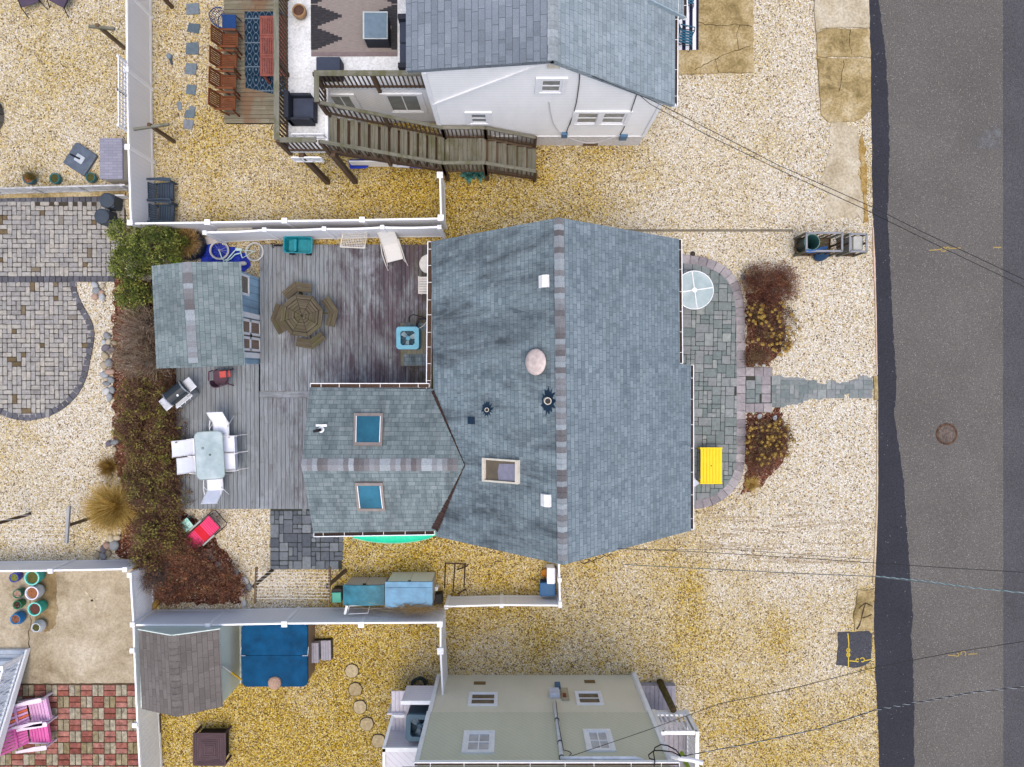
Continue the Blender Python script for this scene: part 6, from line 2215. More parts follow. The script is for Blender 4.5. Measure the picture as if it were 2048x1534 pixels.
# condenser on its shingled pad
def condenser(label, loc, rot, col, half, h, r, glass=False):
    t = thing('air_conditioner', label, 'condenser', loc, rot)
    rr_ = rrect(half * .95, half * .95, .06)
    nr_ = len(rr_)
    MB().add([(x, y, z) for z in (.04, h - .08) for x, y in rr_], [(i, (i + 1) % nr_, nr_ + (i + 1) % nr_, nr_ + i) for i in range(nr_)]).build('casing', siding_mat('louvre_%.2f' % col[2], tuple(c * .5 for c in col), .05, .35), t)
    o = MB()
    out_ = rrect(half, half, .10, 6)
    n = len(out_)
    inn = []
    for x, y in out_:
        a = math.atan2(y, x)
        inn.append((r * math.cos(a), r * math.sin(a)))
    v = [(x, y, h - .08) for x, y in out_] + [(x * .985, y * .985, h) for x, y in out_] + [(x, y, h + .005) for x, y in inn] + [(x, y, h - .10) for x, y in inn]
    fs = [(k * n + i, k * n + (i + 1) % n, (k + 1) * n + (i + 1) % n, (k + 1) * n + i) for k in range(3) for i in range(n)]
    o.add(v, fs)
    m_ = plain('cabinet_%.2f_%.2f' % (col[0], col[2]), col, .45, .4, 0, .12)
    top = o.build('top_panel', m_, t)
    MB().lathe([(r * .98, 0), (0, 0)], (0, 0, h - .30), 30, cap=False).build('coil_floor', plain('dark_coil', (.03, .055, .08), .6), t)
    f = MB()
    for k in range(3):
        a = R(20 + 120 * k)
        pts = []
        for rr, wv in ((.12, .32), (.25, .42), (.4, .42), (.82, .30)):
            pts.append([(r * rr * 1.15 * math.cos(a + s * wv), r * rr * 1.15 * math.sin(a + s * wv), h - .17 + s * .05) for s in (-1, 0, 1)])
        f.grid(pts)
    f.build('fan_blades', plain('fan_%.2f' % col[2], (.42, .53, .60) if not glass else (.25, .33, .40), .4, .4, .2), t, solid=.008)
    MB().lathe([(r * .26, -.02), (r * .26, .06), (r * .2, .075), (0, .08)], (0, 0, h - .18), 20).build('fan_hub', m_, t)
    g = MB()
    for k in range(1, 6):
        rr = r * k / 6
        g.tube([Vector((rr * math.cos(2 * PI * i / 28), rr * math.sin(2 * PI * i / 28), h - .005)) for i in range(29)], .0022, 4, cap=False)
    for i in range(8):
        a = 2 * PI * i / 8
        g.tube([(0, 0, h + .0), (r * math.cos(a), r * math.sin(a), h - .002)], .0025, 4)
    g.build('fan_guard', plain('guard_%.2f' % col[2], tuple(c * .8 for c in col), .5), t)
    return t
pad = wthing('condenser_pad', 'low shingle covered pad under the pale blue condenser', 'platform', P(828, 680, .2))
a, b = P(801, 646, .30), P(862, 732, .30)
MB().box(a.x, b.x, b.y, a.y, .201, .30).build('pad_frame', WOOD_GREEN, pad)
MB().box(a.x + .10, b.x, b.y + .02, P(800, 708, .3).y, .301, .315).build('shingle_cover', SHINGLE_ST, pad)
MB().box(a.x + .14, b.x, P(800, 660, .3).y, a.y - .02, .301, .315).build('shingle_cover', SHINGLE_ST, pad)
condenser('pale blue air conditioner with a three bladed fan beside the blue roofed house', P(821, 678, .30), 0, (.13, .36, .48), .37, .68, .285)
condenser('dark blue grey air conditioner in the white enclosure of the beige house', P(846, 1427, 1.2), R(-2), (.06, .12, .17), .42, .95, .34, True)
t = wthing('condenser_hose', 'black insulated pipes curling from the condenser to the house wall', 'pipe', P(838, 650, .3))
mb = MB()
mb.tube([P(833, 668, .5), P(834, 648, .55), P(838, 638, .6), P(850, 637, .6), P(862, 638, .6)], .035, 8)
mb.build('pipe', BLACK, t, smooth=True)
MB().tube([P(818, 643, .24), P(818, 634, .4), P(826, 629, .5), P(842, 633, .55), P(858, 639, .6)], .016, 6).build('hose', BLACK, t, smooth=True)
MB().tube([P(838, 657, .9), P(846, 652, .8), P(852, 645, .7), P(862, 643, .7)], .01, 5).build('pale_wire', CREAM, t)
# gas grill
t = thing('gas_grill', 'stainless gas grill with a black lid and two side shelves at the deck edge', 'grill', P(378, 786, .2), R(39))
SS = plain('brushed_steel', (.50, .52, .55), .32, .5, .75, .1)
MB().box(-.30, .30, -.26, .24, .08, .78).build('cabinet', SS, t, bevel=.01)
mb = MB()
rows = []
for i in range(9):
    a = PI * i / 8
    y, z = -.0 - .25 * math.cos(a), .80 + .24 * math.sin(a) ** .7
    rows.append([(-.32, y + .03, z), (.32, y + .03, z)])
mb.grid(rows)
mb.add([(-.32, r_[0][1], r_[0][2]) for r_ in rows], [tuple(range(9))])
mb.add([(.32, r_[0][1], r_[0][2]) for r_ in rows], [tuple(reversed(range(9)))])
lid = mb.build('lid', plain('black_enamel', (.022, .03, .038), .25, .5), t)
mb = MB()
for x in (-.335, .335):
    mb.tube([(x, r_[0][1], r_[0][2]) for r_ in rows], .022, 6)
mb.build('lid_rim', SS, lid)
MB().lathe([(.035, 0), (.035, .012), (0, .014)], (.05, -.10, 1.025), 16, mt=None).build('thermometer', WHITE, lid)
MB().tube([(-.24, -.27, .92), (-.24, -.32, .93), (.24, -.32, .93), (.24, -.27, .92)], .015, 8).build('handle', SS, lid)
for x0, x1 in ((-.64, -.35), (.35, .64)):
    MB().box(x0, x1, -.22, .20, .80, .83).build('side_shelf', SS, t, bevel=.012)
mb = MB().box(-.34, .34, -.36, -.27, .72, .80)
pnl = mb.build('control_panel', SS, t, bevel=.015)
for x in (-.2, 0, .2):
    mb = MB().lathe([(.028, 0), (.024, .04), (0, .04)], (x, -.36, .76), 12, mt=Matrix.Rotation(R(90), 3, 'X'))
    mb.build('knob', STEEL, pnl)
for x in (-.26, .26):
    MB().lathe([(.07, -.02), (.07, .02)], (x, .18, .07), 14, mt=Matrix.Rotation(R(90), 3, 'Y')).build('wheel', BLACK, t)
# resin chair with a coral cushion
t = thing('resin_chair', 'plum resin armchair with a coral cushion against the blue shed', 'chair', P(451, 755, .2), R(92))
PLUM = plain('plum_resin', (.10, .05, .075), .5, .35, 0, .2)
MB().prism(rrect(.25, .24, .06), .38, .42).build('seat', PLUM, t, bevel=.015)
mb = MB()
rows = []
for j, (h, ex) in enumerate(((.42, 0), (.6, .02), (.78, .05))):
    rows.append([(-.05 + (.24 + ex) * math.cos(R(100 + 160 * i / 10)), (.25 + ex) * math.sin(R(100 + 160 * i / 10)), h - .1 * (abs(i - 5) / 5) ** 2 * j) for i in range(11)])
mb.grid(rows)
mb.build('backrest', PLUM, t, solid=.025)
for s_ in (-1, 1):
    MB().tube([(.24, s_ * .26, .40), (.2, s_ * .29, .62), (-.1, s_ * .30, .64)], .025, 6).build('arm', PLUM, t)
    MB().tube([(.22, s_ * .22, .39), (.28, s_ * .28, 0)], .022, 6).build('leg', PLUM, t)
    MB().tube([(-.2, s_ * .2, .39), (-.28, s_ * .26, 0)], .022, 6).build('leg', PLUM, t)
t = thing('cushion', 'coral pink cushion lying in the plum resin chair', 'cushion', P(451, 748, .64), R(6))
MB().prism(rrect(.18, .11, .03), 0, .08).build('cushion', plain('coral_fabric', (.55, .10, .085), .85), t, bevel=.03)
# glass dining table with its chairs
t = thing('dining_table', 'frosted glass patio table with rounded corners and white chairs round it', 'table', P(437, 906, .2), R(3))
mb = MB().prism(rrect(.45, .77, .16, 8), .70, .712)
GL = Mt('frosted_glass', .35, .5)
n_ = GL.noise(GL.obj(), 2.2, 4, .6)
GL.color(GL.ramp(n_, [(.35, (.30, .40, .42)), (.65, (.46, .55, .58))]))
GL.b.inputs['Alpha'].default_value = .78
mb.build('glass_top', GL.mat, t)
r = rrect(.46, .78, .17, 8)
MB().tube([(x, y, .705) for x, y in r + r[:1]], .016, 6, cap=False).build('rim', plain('grey_green_rim', (.25, .30, .29), .4), t)
mb = MB()
for sx in (-1, 1):
    for sy_ in (-1, 1):
        mb2 = MB().tube([(sx * .2, sy_ * .45, .69), (sx * .38, sy_ * .66, .55), (sx * .40, sy_ * .70, 0)], .02, 8)
        mb2.build('leg', plain('grey_frame', (.34, .36, .36), .4), t)
MB().lathe([(.035, 0), (.035, .012), (.02, .012), (.02, 0)], (.02, .02, .713), 14, cap=False).build('umbrella_ring', BLACK, t)
MB().lathe([(.04, 0), (.04, .008), (.028, .008), (.028, 0)], (-.2, .25, .713), 14, cap=False).build('umbrella_ring', BLACK, t)
SLW = plain('white_sling', (.74, .77, .86), .7, .2, 0, .04)
FRW = plain('white_tube', (.72, .72, .72), .4)
def sling_chair(label, px, py, rot, recl=.5, blen=.62):
    """facing +x"""
    t = thing('sling_chair', label, 'chair', P(px, py, .2), R(rot), 'white sling chairs round the glass table')
    mb = MB()
    prof = [(.26, .43), (.1, .40), (-.08, .39), (-.2, .40)]
    bl = [(-.2 - blen * k * recl, .40 + blen * k * math.sqrt(1 - recl ** 2) + .02 * math.sin(k * PI)) for k in (.15, .4, .7, .92, 1.0)]
    rows = [[(x, y, z - (.015 if abs(y) < .1 else 0)) for y in (-.24, -.08, .08, .24)] for x, z in prof + bl]
    mb.grid(rows)
    mb.build('sling', SLW, t, solid=.01)
    for s_ in (-1, 1):
        MB().tube([(.28, s_ * .255, .43)] + [(x, s_ * .255, z) for x, z in prof[1:] + bl], .014, 6).build('side_frame', FRW, t)
        MB().tube([(.3, s_ * .28, .0), (.28, s_ * .28, .60), (-.1, s_ * .29, .63), (-.3, s_ * .27, .60)], .013, 6).build('arm', FRW, t)
        MB().tube([(-.05, s_ * .28, .62), (-.40, s_ * .28, .0)], .013, 6).build('leg', FRW, t)
    return t
sling_chair('white sling chair at the top end of the glass table', 452, 856, -88, .62, .60)
sling_chair('white sling chair at the bottom end of the glass table', 440, 965, 92, .55, .62)
sling_chair('upper white sling chair on the left side of the glass table', 408, 891, 3, .72, .66)
sling_chair('lower white sling chair on the left side of the glass table', 412, 925, 2, .62, .60)
sling_chair('upper white sling chair on the right side of the glass table', 471, 886, 182, .22, .55)
sling_chair('lower white sling chair on the right side of the glass table', 472, 920, 182, .22, .55)
# red garden cart
t = thing('toy_wagon', 'teal plastic pull wagon with a black handle by the fence', 'wagon', P(603, 494, .2), R(-2))
TEAL = plain('teal_plastic', (.012, .21, .26), .45, .4, 0, .15)
mb = MB()
oL = rrect(.47, .27, .10, 5)
n = len(oL)
prof = [(.80, .10), (1.0, .40), (1.03, .42), (.93, .42), (.90, .38), (.78, .16)]
v = [(x * s, y * s, z) for s, z in prof for x, y in oL]
fs = [(k * n + i, k * n + (i + 1) % n, (k + 1) * n + (i + 1) % n, (k + 1) * n + i) for k in range(5) for i in range(n)] + [tuple(range(5 * n, 6 * n))]
mb.add(v, fs)
mb.build('tub', TEAL, t)
MB().box(-.16, -.06, -.20, .20, .17, .36).build('bench_seat', TEAL, t, bevel=.02)
for x in (-.28, .28):
    for y in (-.25, .25):
        MB().lathe([(.09, -.03), (.09, .03)], (x, y, .09), 16, mt=Matrix.Rotation(R(90), 3, 'X')).build('wheel', BLACK, t)
MB().tube([(-.48, 0, .25), (-.6, 0, .2), (-.88, .0, .12)], .035, 8).build('handle', BLACK, t)
MB().tube([(-.88, -.07, .12), (-.94, -.05, .12), (-.94, .05, .12), (-.88, .07, .12)], .02, 6).build('grip', BLACK, t)
# small lattice topped table and reclining lounger leaning by the fence
t = thing('mesh_table', 'small cream mesh topped table leaning against the sagging fence', 'table', P(716, 486, .2), R(-3))
CRM = plain('cream_enamel', (.60, .57, .52), .5, .35, 0, .12)
mb = MB()
def tilt_(x, y):
    return (x + .12 * (y / .46), y, .62 + y * .55)
for i in range(15):
    x = -.38 + i * .76 / 14
    mb.bar(tilt_(x, -.22), tilt_(x, .22), .012, .008)
for i in range(10):
    y = -.22 + i * .44 / 9
    mb.bar(tilt_(-.38, y), tilt_(.38, y), .012, .008)
mb.build('mesh_top', CRM, t)
mb = MB()
c = [tilt_(-.40, -.24), tilt_(.40, -.24), tilt_(.40, .24), tilt_(-.40, .24)]
mb.tube(c + c[:1], .02, 6, cap=False)
mb.build('rim', CRM, t)
for x, y in ((-.36, -.2), (.36, -.2), (-.36, .2), (.36, .2)):
    q = tilt_(x, y)
    MB().tube([q, (q[0] * 1.05, q[1] + .05, 0)], .014, 6).build('leg', CRM, t)
t = thing('deck_lounger', 'cream mesh lounge chair standing by the fence near the house corner', 'lounger', P(787, 500, .2), R(104))
mb = MB()
mb.grid([[(x, y, z) for y in (-.25, 0, .25)] for x, z in ((-.42, .30), (-.1, .32), (.12, .40), (.32, .62), (.5, .86))])
CM2 = Mt('cream_mesh', .8, .2)
s_ = CM2.n('TexVoronoi', {'Vector': CM2.obj(), 'Scale': 60.0})
CM2.color(CM2.ramp(s_.outputs['Distance'], [(0, (.40, .39, .37)), (.5, (.58, .57, .55))]))
mb.build('sling', CM2.mat, t, solid=.01)
for s_ in (-1, 1):
    MB().tube([(-.50, s_ * .30, .12), (-.42, s_ * .27, .31), (.12, s_ * .27, .41), (.5, s_ * .26, .87)], .016, 6).build('side_frame', CRM, t)
    MB().tube([(.2, s_ * .30, .5), (-.15, s_ * .33, .55), (-.5, s_ * .33, .3), (-.62, s_ * .34, .0)], .016, 6).build('arm', CRM, t)
    MB().tube([(.2, s_ * .29, .45), (.3, s_ * .3, 0)], .014, 6).build('leg', CRM, t)
# pieces showing from under the house eave
t = thing('round_stool', 'round cream stool half hidden under the house gutter', 'stool', P(861, 532, .2))
MB().lathe([(.30, .44), (.32, .46), (.30, .50), (0, .51)], n=32).build('seat', CRM, t)
for a in range(4):
    MB().tube([(.2 * math.cos(a * PI / 2), .2 * math.sin(a * PI / 2), .45), (.27 * math.cos(a * PI / 2), .27 * math.sin(a * PI / 2), 0)], .016, 6).build('leg', CRM, t)
t = thing('cream_bench', 'small cream slatted bench half under the house gutter', 'bench', P(857, 574, .2))
mb = MB()
for i in range(7):
    mb.box(-.26, .20, -.28 + i * .082, -.21 + i * .082, .42, .445)
mb.build('seat', CRM, t)
for x in (-.22, .16):
    for y in (-.24, .26):
        MB().box(x - .02, x + .02, y - .02, y + .02, 0, .42).build('leg', CRM, t)
MB().bar((-.27, -.28, .46), (-.27, .30, .46), .03, .03).build('edge_rail', CRM, t)
# bicycle lying on a blue tarpaulin
TARP = Mt('blue_tarpaulin', .4, .4)
nz = TARP.noise(TARP.obj(), 7, 6, .7, 1.2)
TARP.color(TARP.ramp(nz, [(.3, (.003, .01, .16)), (.55, (.006, .03, .42)), (.75, (.02, .09, .60))]))
TARP.bump(nz, 1.0, .05)
t = wthing('tarpaulin', 'crumpled bright blue tarpaulin spread under the bicycle', 'tarpaulin', P(450, 510))
o_ = pl([(408, 488), (430, 486), (455, 490), (480, 500), (498, 514), (501, 530), (494, 540), (478, 545), (430, 545), (400, 535)])
e = rough_line(o_ + [o_[0]], .08, .04)[:-1]
mb = MB()
c_ = P(450, 515, .05)
rings = []
for k in range(7):
    f_ = 1 - k / 7
    rings.append([(c_.x + (p.x - c_.x) * f_, c_.y + (p.y - c_.y) * f_, .015 + random.uniform(0, .055) * (1 - f_ * .5) + (.01 if k else 0)) for p in e])
n = len(e)
v = [q for r_ in rings for q in r_]
mb.add(v, [(k * n + i, k * n + (i + 1) % n, (k + 1) * n + (i + 1) % n, (k + 1) * n + i) for k in range(6) for i in range(n)] + [tuple(range(6 * n, 7 * n))])
mb.build('sheet', TARP.mat, t)
BIKEC = plain('mint_white_enamel', (.52, .70, .68), .35, .5, 0, .05)
t = wthing('bicycle', 'mint white bicycle lying flat on the blue tarpaulin', 'bicycle', P(470, 508, .12))
zb = .17
def bp_(x, y, z=zb):
    return P(x, y, z)
def bwheel(cx, cy, tilt):
    mt_ = Matrix.Rotation(tilt, 3, 'Y')
    c0 = bp_(cx, cy)
    n = 40
    R0 = .30
    ring = lambda r_: [c0 + mt_ @ Vector((r_ * math.cos(2 * PI * i / n), r_ * math.sin(2 * PI * i / n), 0)) for i in range(n + 1)]
    w_ = MB().tube(ring(R0), .022, 8, cap=False).build('wheel', plain('white_tyre', (.55, .55, .52), .6), t, smooth=True)
    MB().tube(ring(R0 - .035), .012, 6, cap=False).build('rim', STEEL, w_, smooth=True)
    s = MB()
    for i in range(14):
        a = 2 * PI * i / 14
        s.tube([c0, c0 + mt_ @ Vector(((R0 - .035) * math.cos(a), (R0 - .035) * math.sin(a), 0))], .0022, 3)
    s.lathe([(.025, -.04), (.025, .04)], c0, 10)
    s.build('spokes', STEEL, w_)
bwheel(438.5, 500.5, R(8))
bwheel(509, 503.5, R(-5))
mb = MB()
hb, bb, ra, fa, st = bp_(449, 521), bp_(485, 516), bp_(508, 502.5), bp_(437, 500), bp_(480, 500)
mb.tube([bp_(447, 521), bp_(454, 519), bp_(462, 510), bp_(470, 501), bp_(480, 500)], .022, 8)
mb.tube([bp_(452, 523), bp_(462, 517), bp_(470, 509), bp_(481, 506)], .022, 8)
mb.tube([st, bp_(483, 512), bb], .02, 8)
mb.tube([st, ra], .013, 6)
mb.tube([bb, ra], .013, 6)
mb.tube([fa, bp_(440, 505), bp_(443, 515), bp_(448, 522), bp_(447, 524)], .018, 8)
mb.tube([bp_(440, 531), bp_(446, 524), bp_(452, 525), bp_(458, 534)], .014, 6)
mb.build('frame', BIKEC, t, smooth=True)
mb = MB().obox(bp_(477, 499, .2), (.11, 0, 0), (0, .045, 0), (0, 0, .02))
mb.build('chain_guard', BIKEC, t, bevel=.02)
mb = MB().lathe([(.0, -.03), (.09, -.02), (.10, .01), (.06, .04), (0, .045)], bp_(486.5, 527, .2), 16, sx=1.2, sy=.75)
mb.build('saddle', plain('cream_saddle', (.55, .53, .48), .5), t, smooth=True)
# tyre planter with dead grass, and a bit of plain board behind
t = thing('tyre_planter', 'big black rubber planter with a tuft of dead straw grass', 'planter', P(386, 492), 0)
PLB = plain('blue_black_rubber', (.015, .025, .045), .4, .45, 0, .3)
MB().lathe([(.34, 0), (.50, .10), (.53, .25), (.48, .38), (.40, .44), (.33, .42), (.30, .34), (0, .33)], n=40).build('planter', PLB, t, smooth=True)
def straw(n, r, h, spread, c=(0, 0, 0), wd=.006):
    V, Q, C_ = [], [], []
    for i in range(n):
        a = random.uniform(0, 2 * PI)
        q = r * math.sqrt(random.random())
        bx, by_ = q * math.cos(a), q * math.sin(a)
        a2 = a + random.uniform(-.9, .9)
        L = h * random.uniform(.6, 1.1)
        sp = spread * random.uniform(.2, 1.1)
        pts = []
        for k in range(5):
            u = k / 4
            pts.append(Vector((c[0] + bx + math.cos(a2) * sp * u ** 1.5, c[1] + by_ + math.sin(a2) * sp * u ** 1.5, c[2] + L * (u - .35 * u * u * (sp / max(spread, .01))))))
        sd = Vector((-math.sin(a2), math.cos(a2), 0)) * wd
        b0 = len(V)
        for k, p in enumerate(pts):
            w_ = 1 - k / 4.3
            V += [p - sd * w_, p + sd * w_]
        for k in range(4):
            Q.append((b0 + 2 * k, b0 + 2 * k + 1, b0 + 2 * k + 3, b0 + 2 * k + 2))
            C_.append((random.random(), 0, 0))
    return np.array([tuple(p) for p in V]), np.array(Q), np.array(C_)
STRAW = leaf_mat('straw', [(0, (.12, .065, .02)), (.5, (.34, .20, .07)), (1, (.55, .40, .19))])
V_, Q_, C_ = straw(1300, .24, .72, .50, (-.03, .05, .33), .009)
raw_mesh('dead_grass', V_, Q_, C_, STRAW, t)
t = wthing('loose_board', 'pale board lying against the fence beside the black planter', 'board', P(420, 482))
MB().prism([(p.x, p.y) for p in pl([(408, 476), (432, 470), (446, 484), (412, 490)])], .02, .05).build('board', plain('pale_board', (.55, .52, .52), .7), t)
t = wthing('plank', 'long beige plank lying between the two white fences', 'plank', P(470, 456, .4))
MB().bar(P(434, 459, .7), P(505, 455, .7), .14, .03).build('plank', plain('beige_plank', (.55, .53, .46), .7), t)
t = wthing('lime_plant', 'small lime green leafy plant beside the black planter', 'plant', P(349, 518))
# ------------------------------------------------------------------ below the deck
t = thing('pink_lounger', 'hot pink folding lounger with a dark frame on the gravel below the deck', 'lounger', P(411, 1064), R(42))
t.scale = (1.24, 1.0, 1.0)
PNK = Mt('hot_pink_sling', .6, .3)
sx = PNK.n('SeparateXYZ', {'Vector': PNK.obj()}).outputs[0]
PNK.color(PNK.mix(PNK.math('LESS_THAN', PNK.math('FRACT', PNK.math('MULTIPLY', sx, 14)), .18), (.62, .03, .12), (.72, .12, .22)))
DKF = plain('dark_tube', (.05, .045, .04), .4)
mb = MB()
prof = [(-.56, .10), (-.30, .26), (-.06, .36), (.12, .28), (.34, .36), (.56, .52)]
mb.grid([[(x, y, z) for y in (-.27, 0, .27)] for x, z in prof])
mb.build('sling', PNK.mat, t, solid=.012)
RED = plain('red_fabric', (.62, .012, .03), .6)
mb = MB().grid([[(x, y, z + .012) for y in (-.272, 0, .272)] for x, z in ((-.06, .362), (.03, .322), (.12, .284))])
mb.build('red_band', RED, t)
for s_ in (-1, 1):
    MB().tube([(x, s_ * .285, z) for x, z in prof], .014, 6).build('side_frame', DKF, t)
    MB().box(-.12, .30, s_ * .33 - .028, s_ * .33 + .028, .46, .485).build('arm', plain('grey_armrest', (.35, .36, .33), .6), t, bevel=.01)
    MB().tube([(-.3, s_ * .31, .0), (.25, s_ * .33, .47)], .013, 6).build('leg', DKF, t)
    MB().tube([(.50, s_ * .31, .0), (-.1, s_ * .33, .46)], .013, 6).build('leg', DKF, t)
MB().tube([(.30, -.33, .42), (.66, -.33, .30), (.70, -.28, .28), (.70, .28, .28), (.66, .33, .30), (.30, .33, .42)], .014, 6).build('back_frame', DKF, t)
MB().tube([(.56, -.285, .52), (.60, -.24, .55), (.60, .24, .55), (.56, .285, .52)], .014, 6).build('head_rail', DKF, t)
t = thing('side_table', 'small turquoise tile topped side table beside the pink lounger', 'table', P(383, 1045), R(38))
TIL = Mt('turquoise_tile', .4, .4)
n_ = TIL.noise(TIL.obj(), 11, 3, .6, 1.5)
TIL.color(TIL.ramp(n_, [(.42, (.16, .50, .40)), (.5, (.55, .70, .62)), (.58, (.10, .40, .36))]))
MB().box(-.18, .18, -.18, .18, .38, .41).build('top', TIL.mat, t, bevel=.008)
for x in (-.15, .15):
    for y in (-.15, .15):
        MB().tube([(x, y, .38), (x, y, 0)], .012, 6).build('leg', plain('teal_leg', (.10, .36, .33), .5), t)
# clothesline over the gravel
def line_frame(label, x0, x1, y0, y1, z, base_off, n, white=True):
    t = wthing('clothesline', label, 'clothesline', P((x0 + x1) / 2, (y0 + y1) / 2))
    m = MB()
    for i in range(n):
        y = y0 + (y1 - y0) * (i + .5) / n
        p, q = P(x0, y, z + .04), P(x1, y + 1, z + .04)
        md = (p + q) / 2 - Vector((0, 0, .03))
        m.tube([p, md, q], .006, 4)
    m.build('lines', plain('white_line', (.70, .69, .66), .6), t)
    return t
cl = line_frame('clothesline frame of white lines between two T posts on the gravel below the slate patio', 512, 659, 1142, 1200, 1.45, None, 9)
for (x, by_) in ((512, (541, 1140)), (659, (690, 1141))):
    m = MB().bar(P(x + 1, 1134, 1.45), P(x - 2, 1207, 1.45), .07, .07)
    ca_ = m.build('cross_arm', WOOD_POST, cl)
    b_ = P(x - 3, 1172, 1.5)
    MB().bar(P(x + 32, 1141, 0.02) + Vector((0, 0, 0)), P(x - 4, 1172, 1.38), .11, .11).build('post', WOOD_POST, cl)
    MB().lathe([(.07, -.04), (.07, .04)], P(x - 3, 1172, 1.42), 12).build('bracket', BLACK, ca_)
c2 = line_frame('clothesline of white lines between the T post and the left edge of the photo', -40, 135, 1016, 1082, 1.5, None, 7)
MB().bar(P(138, 1012, 1.5), P(133, 1086, 1.5), .09, .09).build('cross_arm', wood('silver_timber', (.18, .18, .18), (.30, .30, .30), (.42, .42, .42)), c2)
MB().bar(P(200, 1030), P(136, 1051, 1.45), .10, .10).build('post', WOOD_POST, c2)
MB().bar(P(60, 1028), P(-6, 1047, 1.45), .10, .10).build('post', WOOD_BROWN, c2)
c3 = line_frame('clothesline of thin white lines at the top edge by the long white fence', 180, 230, -60, 45, 1.55, None, 1)
m = MB()
for x in (185, 196, 214, 224):
    m.tube([P(x, -60, 1.56), P(x + 2, 48, 1.56)], .005, 4)
m.build('lines', plain('white_line', (.70, .69, .66), .6), c3)
# kayak under the wing eave
t = wthing('kayak', 'bright sea green kayak lying on the gravel under the wing gutter', 'kayak', P(780, 1077))
KY = plain('sea_green_plastic', (.02, .60, .36), .4, .45, 0, .1)
mb = MB()
rows = []
kx0, kx1 = P(692, 1073, .3).x, P(876, 1073, .3).x
ky = P(780, 1067, .3).y
for i in range(25):
    u = i / 24
    hw = .34 * math.sin(PI * min(max(u, .004), .996)) ** .62
    x = kx0 + (kx1 - kx0) * u
    zc = .18 + .10 * abs(u - .5) * 2
    rows.append([(x, ky + hw * math.cos(a) * 1.0, zc + .17 * math.sin(a) * math.sin(PI * u) ** .5) for a in [2 * PI * k / 20 for k in range(21)]])
mb.grid(rows)
mb.build('hull', KY, t, smooth=True)
mb = MB().tube([(kx0 + .2, ky - .335 * .62, .27)] + [(kx0 + (kx1 - kx0) * (i / 24), ky - .345 * math.sin(PI * i / 24) ** .62, .20 + .10 * abs(i / 24 - .5) * 2) for i in range(2, 23)], .014, 6)
mb.build('rub_rail', plain('pale_green_rail', (.25, .66, .50), .4), t)
# resin storage sheds
def resin_box(label, p0, p1, z, mid_px, colr, curve, doors, group):
    """low resin storage: lid slopes; p0,p1 pixel corners of the lid on top"""
    a, b = P(*p0, z), P(*p1, z)
    t = wthing('storage_shed', label, 'storage box', ((a.x + b.x) / 2, (a.y + b.y) / 2, 0), group)
    x0, x1 = a.x, b.x
    yN, yS = a.y, b.y
    yf = P(p0[0], mid_px, 0).y         # foot of the door side, north
    mb = MB()
    mb.box(x0 + .04, x1 - .02, yS + .02, yN - .04, 0, z - .06)
    mb.build('body', plain('warm_grey_resin', (.34, .32, .27), .55, .3, 0, .12), t)
    nn = 12
    mb = MB()
    def zz(u):
        return z + curve * math.sin(PI * u)
    top = [[(x0 + (x1 - x0) * i / nn, y, zz(i / nn)) for i in range(nn + 1)] for y in (yS, yN)]
    mb.grid([[(x, y, zq - .07) for x, y, zq in top[0]], top[0], [(x, y + .0, zq) for x, y, zq in top[1]], [(x, y, zq - .07) for x, y, zq in top[1]]])
    lid_ = mb.build('lid', colr, t, solid=.02)
    MB().bar((x0 + .03, yS + (yN - yS) * .78, zz(.5) + .003 if curve == 0 else zz(.03) + .003), (x1 - .03, yS + (yN - yS) * .78, zz(.5) + .003 if curve == 0 else zz(.03) + .003), .012, .006).build('lid_seam', plain('lid_seam', (.04, .12, .18)), lid_)
    # doors facing north
    for k in range(2):
        xa, xb = x0 + .05 + (x1 - x0 - .08) * k / 2, x0 + .05 + (x1 - x0 - .08) * (k + 1) / 2 - .012
        d = MB().box(xa, xb, yN - .05, yN - .02, .03, z - .10)
        d.build('door', doors, t)
    MB().box((x0 + x1) / 2 - .05, (x0 + x1) / 2 + .05, yN - .02, yN + .01, z - .16, z - .08).build('latch', BLACK, t)
    return t
LIDT = plain('teal_blue_lid', (.04, .215, .30), .5, .4, 0, .4, 3)
LIDB = plain('sky_blue_lid', (.16, .335, .50), .5, .4, 0, .25, 3)
DR1 = siding_mat('taupe_ribbed_door', (.46, .40, .36), .12, .8)
DR2 = siding_mat('pale_ribbed_door', (.62, .61, .54), .12, .8)
g = 'resin storage boxes by the fence'
resin_box('smaller storage box with a stained teal blue lid and taupe doors', (686, 1170), (769, 1210), 1.0, 1154, LIDT, .08, DR1, g)
resin_box('larger storage box with a sky blue lid and pale doors', (770, 1164), (865, 1215), 1.25, 1143, LIDB, 0.0, DR2, g)
t = thing('green_crate', 'small mint green crate at the left end of the storage boxes', 'crate', P(679, 1184), R(2))
MB().prism(rrect(.17, .22, .05), 0, .4).build('body', BLACK, t)
MB().box(-.14, .16, -.22, .12, .40, .46).build('lid', plain('mint_plastic', (.10, .42, .32), .5), t, bevel=.02)
t = wthing('rusty_frame', 'rusty steel pipe frame standing on the gravel right of the storage boxes', 'frame', P(910, 1150))
RS = plain('dark_rust', (.075, .04, .025), .85, .3, 0, .5, 10)
mb = MB()
z1, z2 = .15, .9
for (a, b) in (((891, 1126), (889, 1176)), ((910, 1128), (906, 1184)), ((930, 1128), (928, 1174)), ((889, 1126), (932, 1128)), ((914, 1140), (936, 1131)), ((915, 1188), (932, 1178))):
    mb.tube([P(*a, z1), P(*b, z2 if a[1] < 1130 and b[1] > 1150 else z1)], .022, 6)
mb.build('frame', RS, t)
t = wthing('black_bucket', 'small black tub wedged between the blue box and the low fence', 'tub', P(874, 1190))
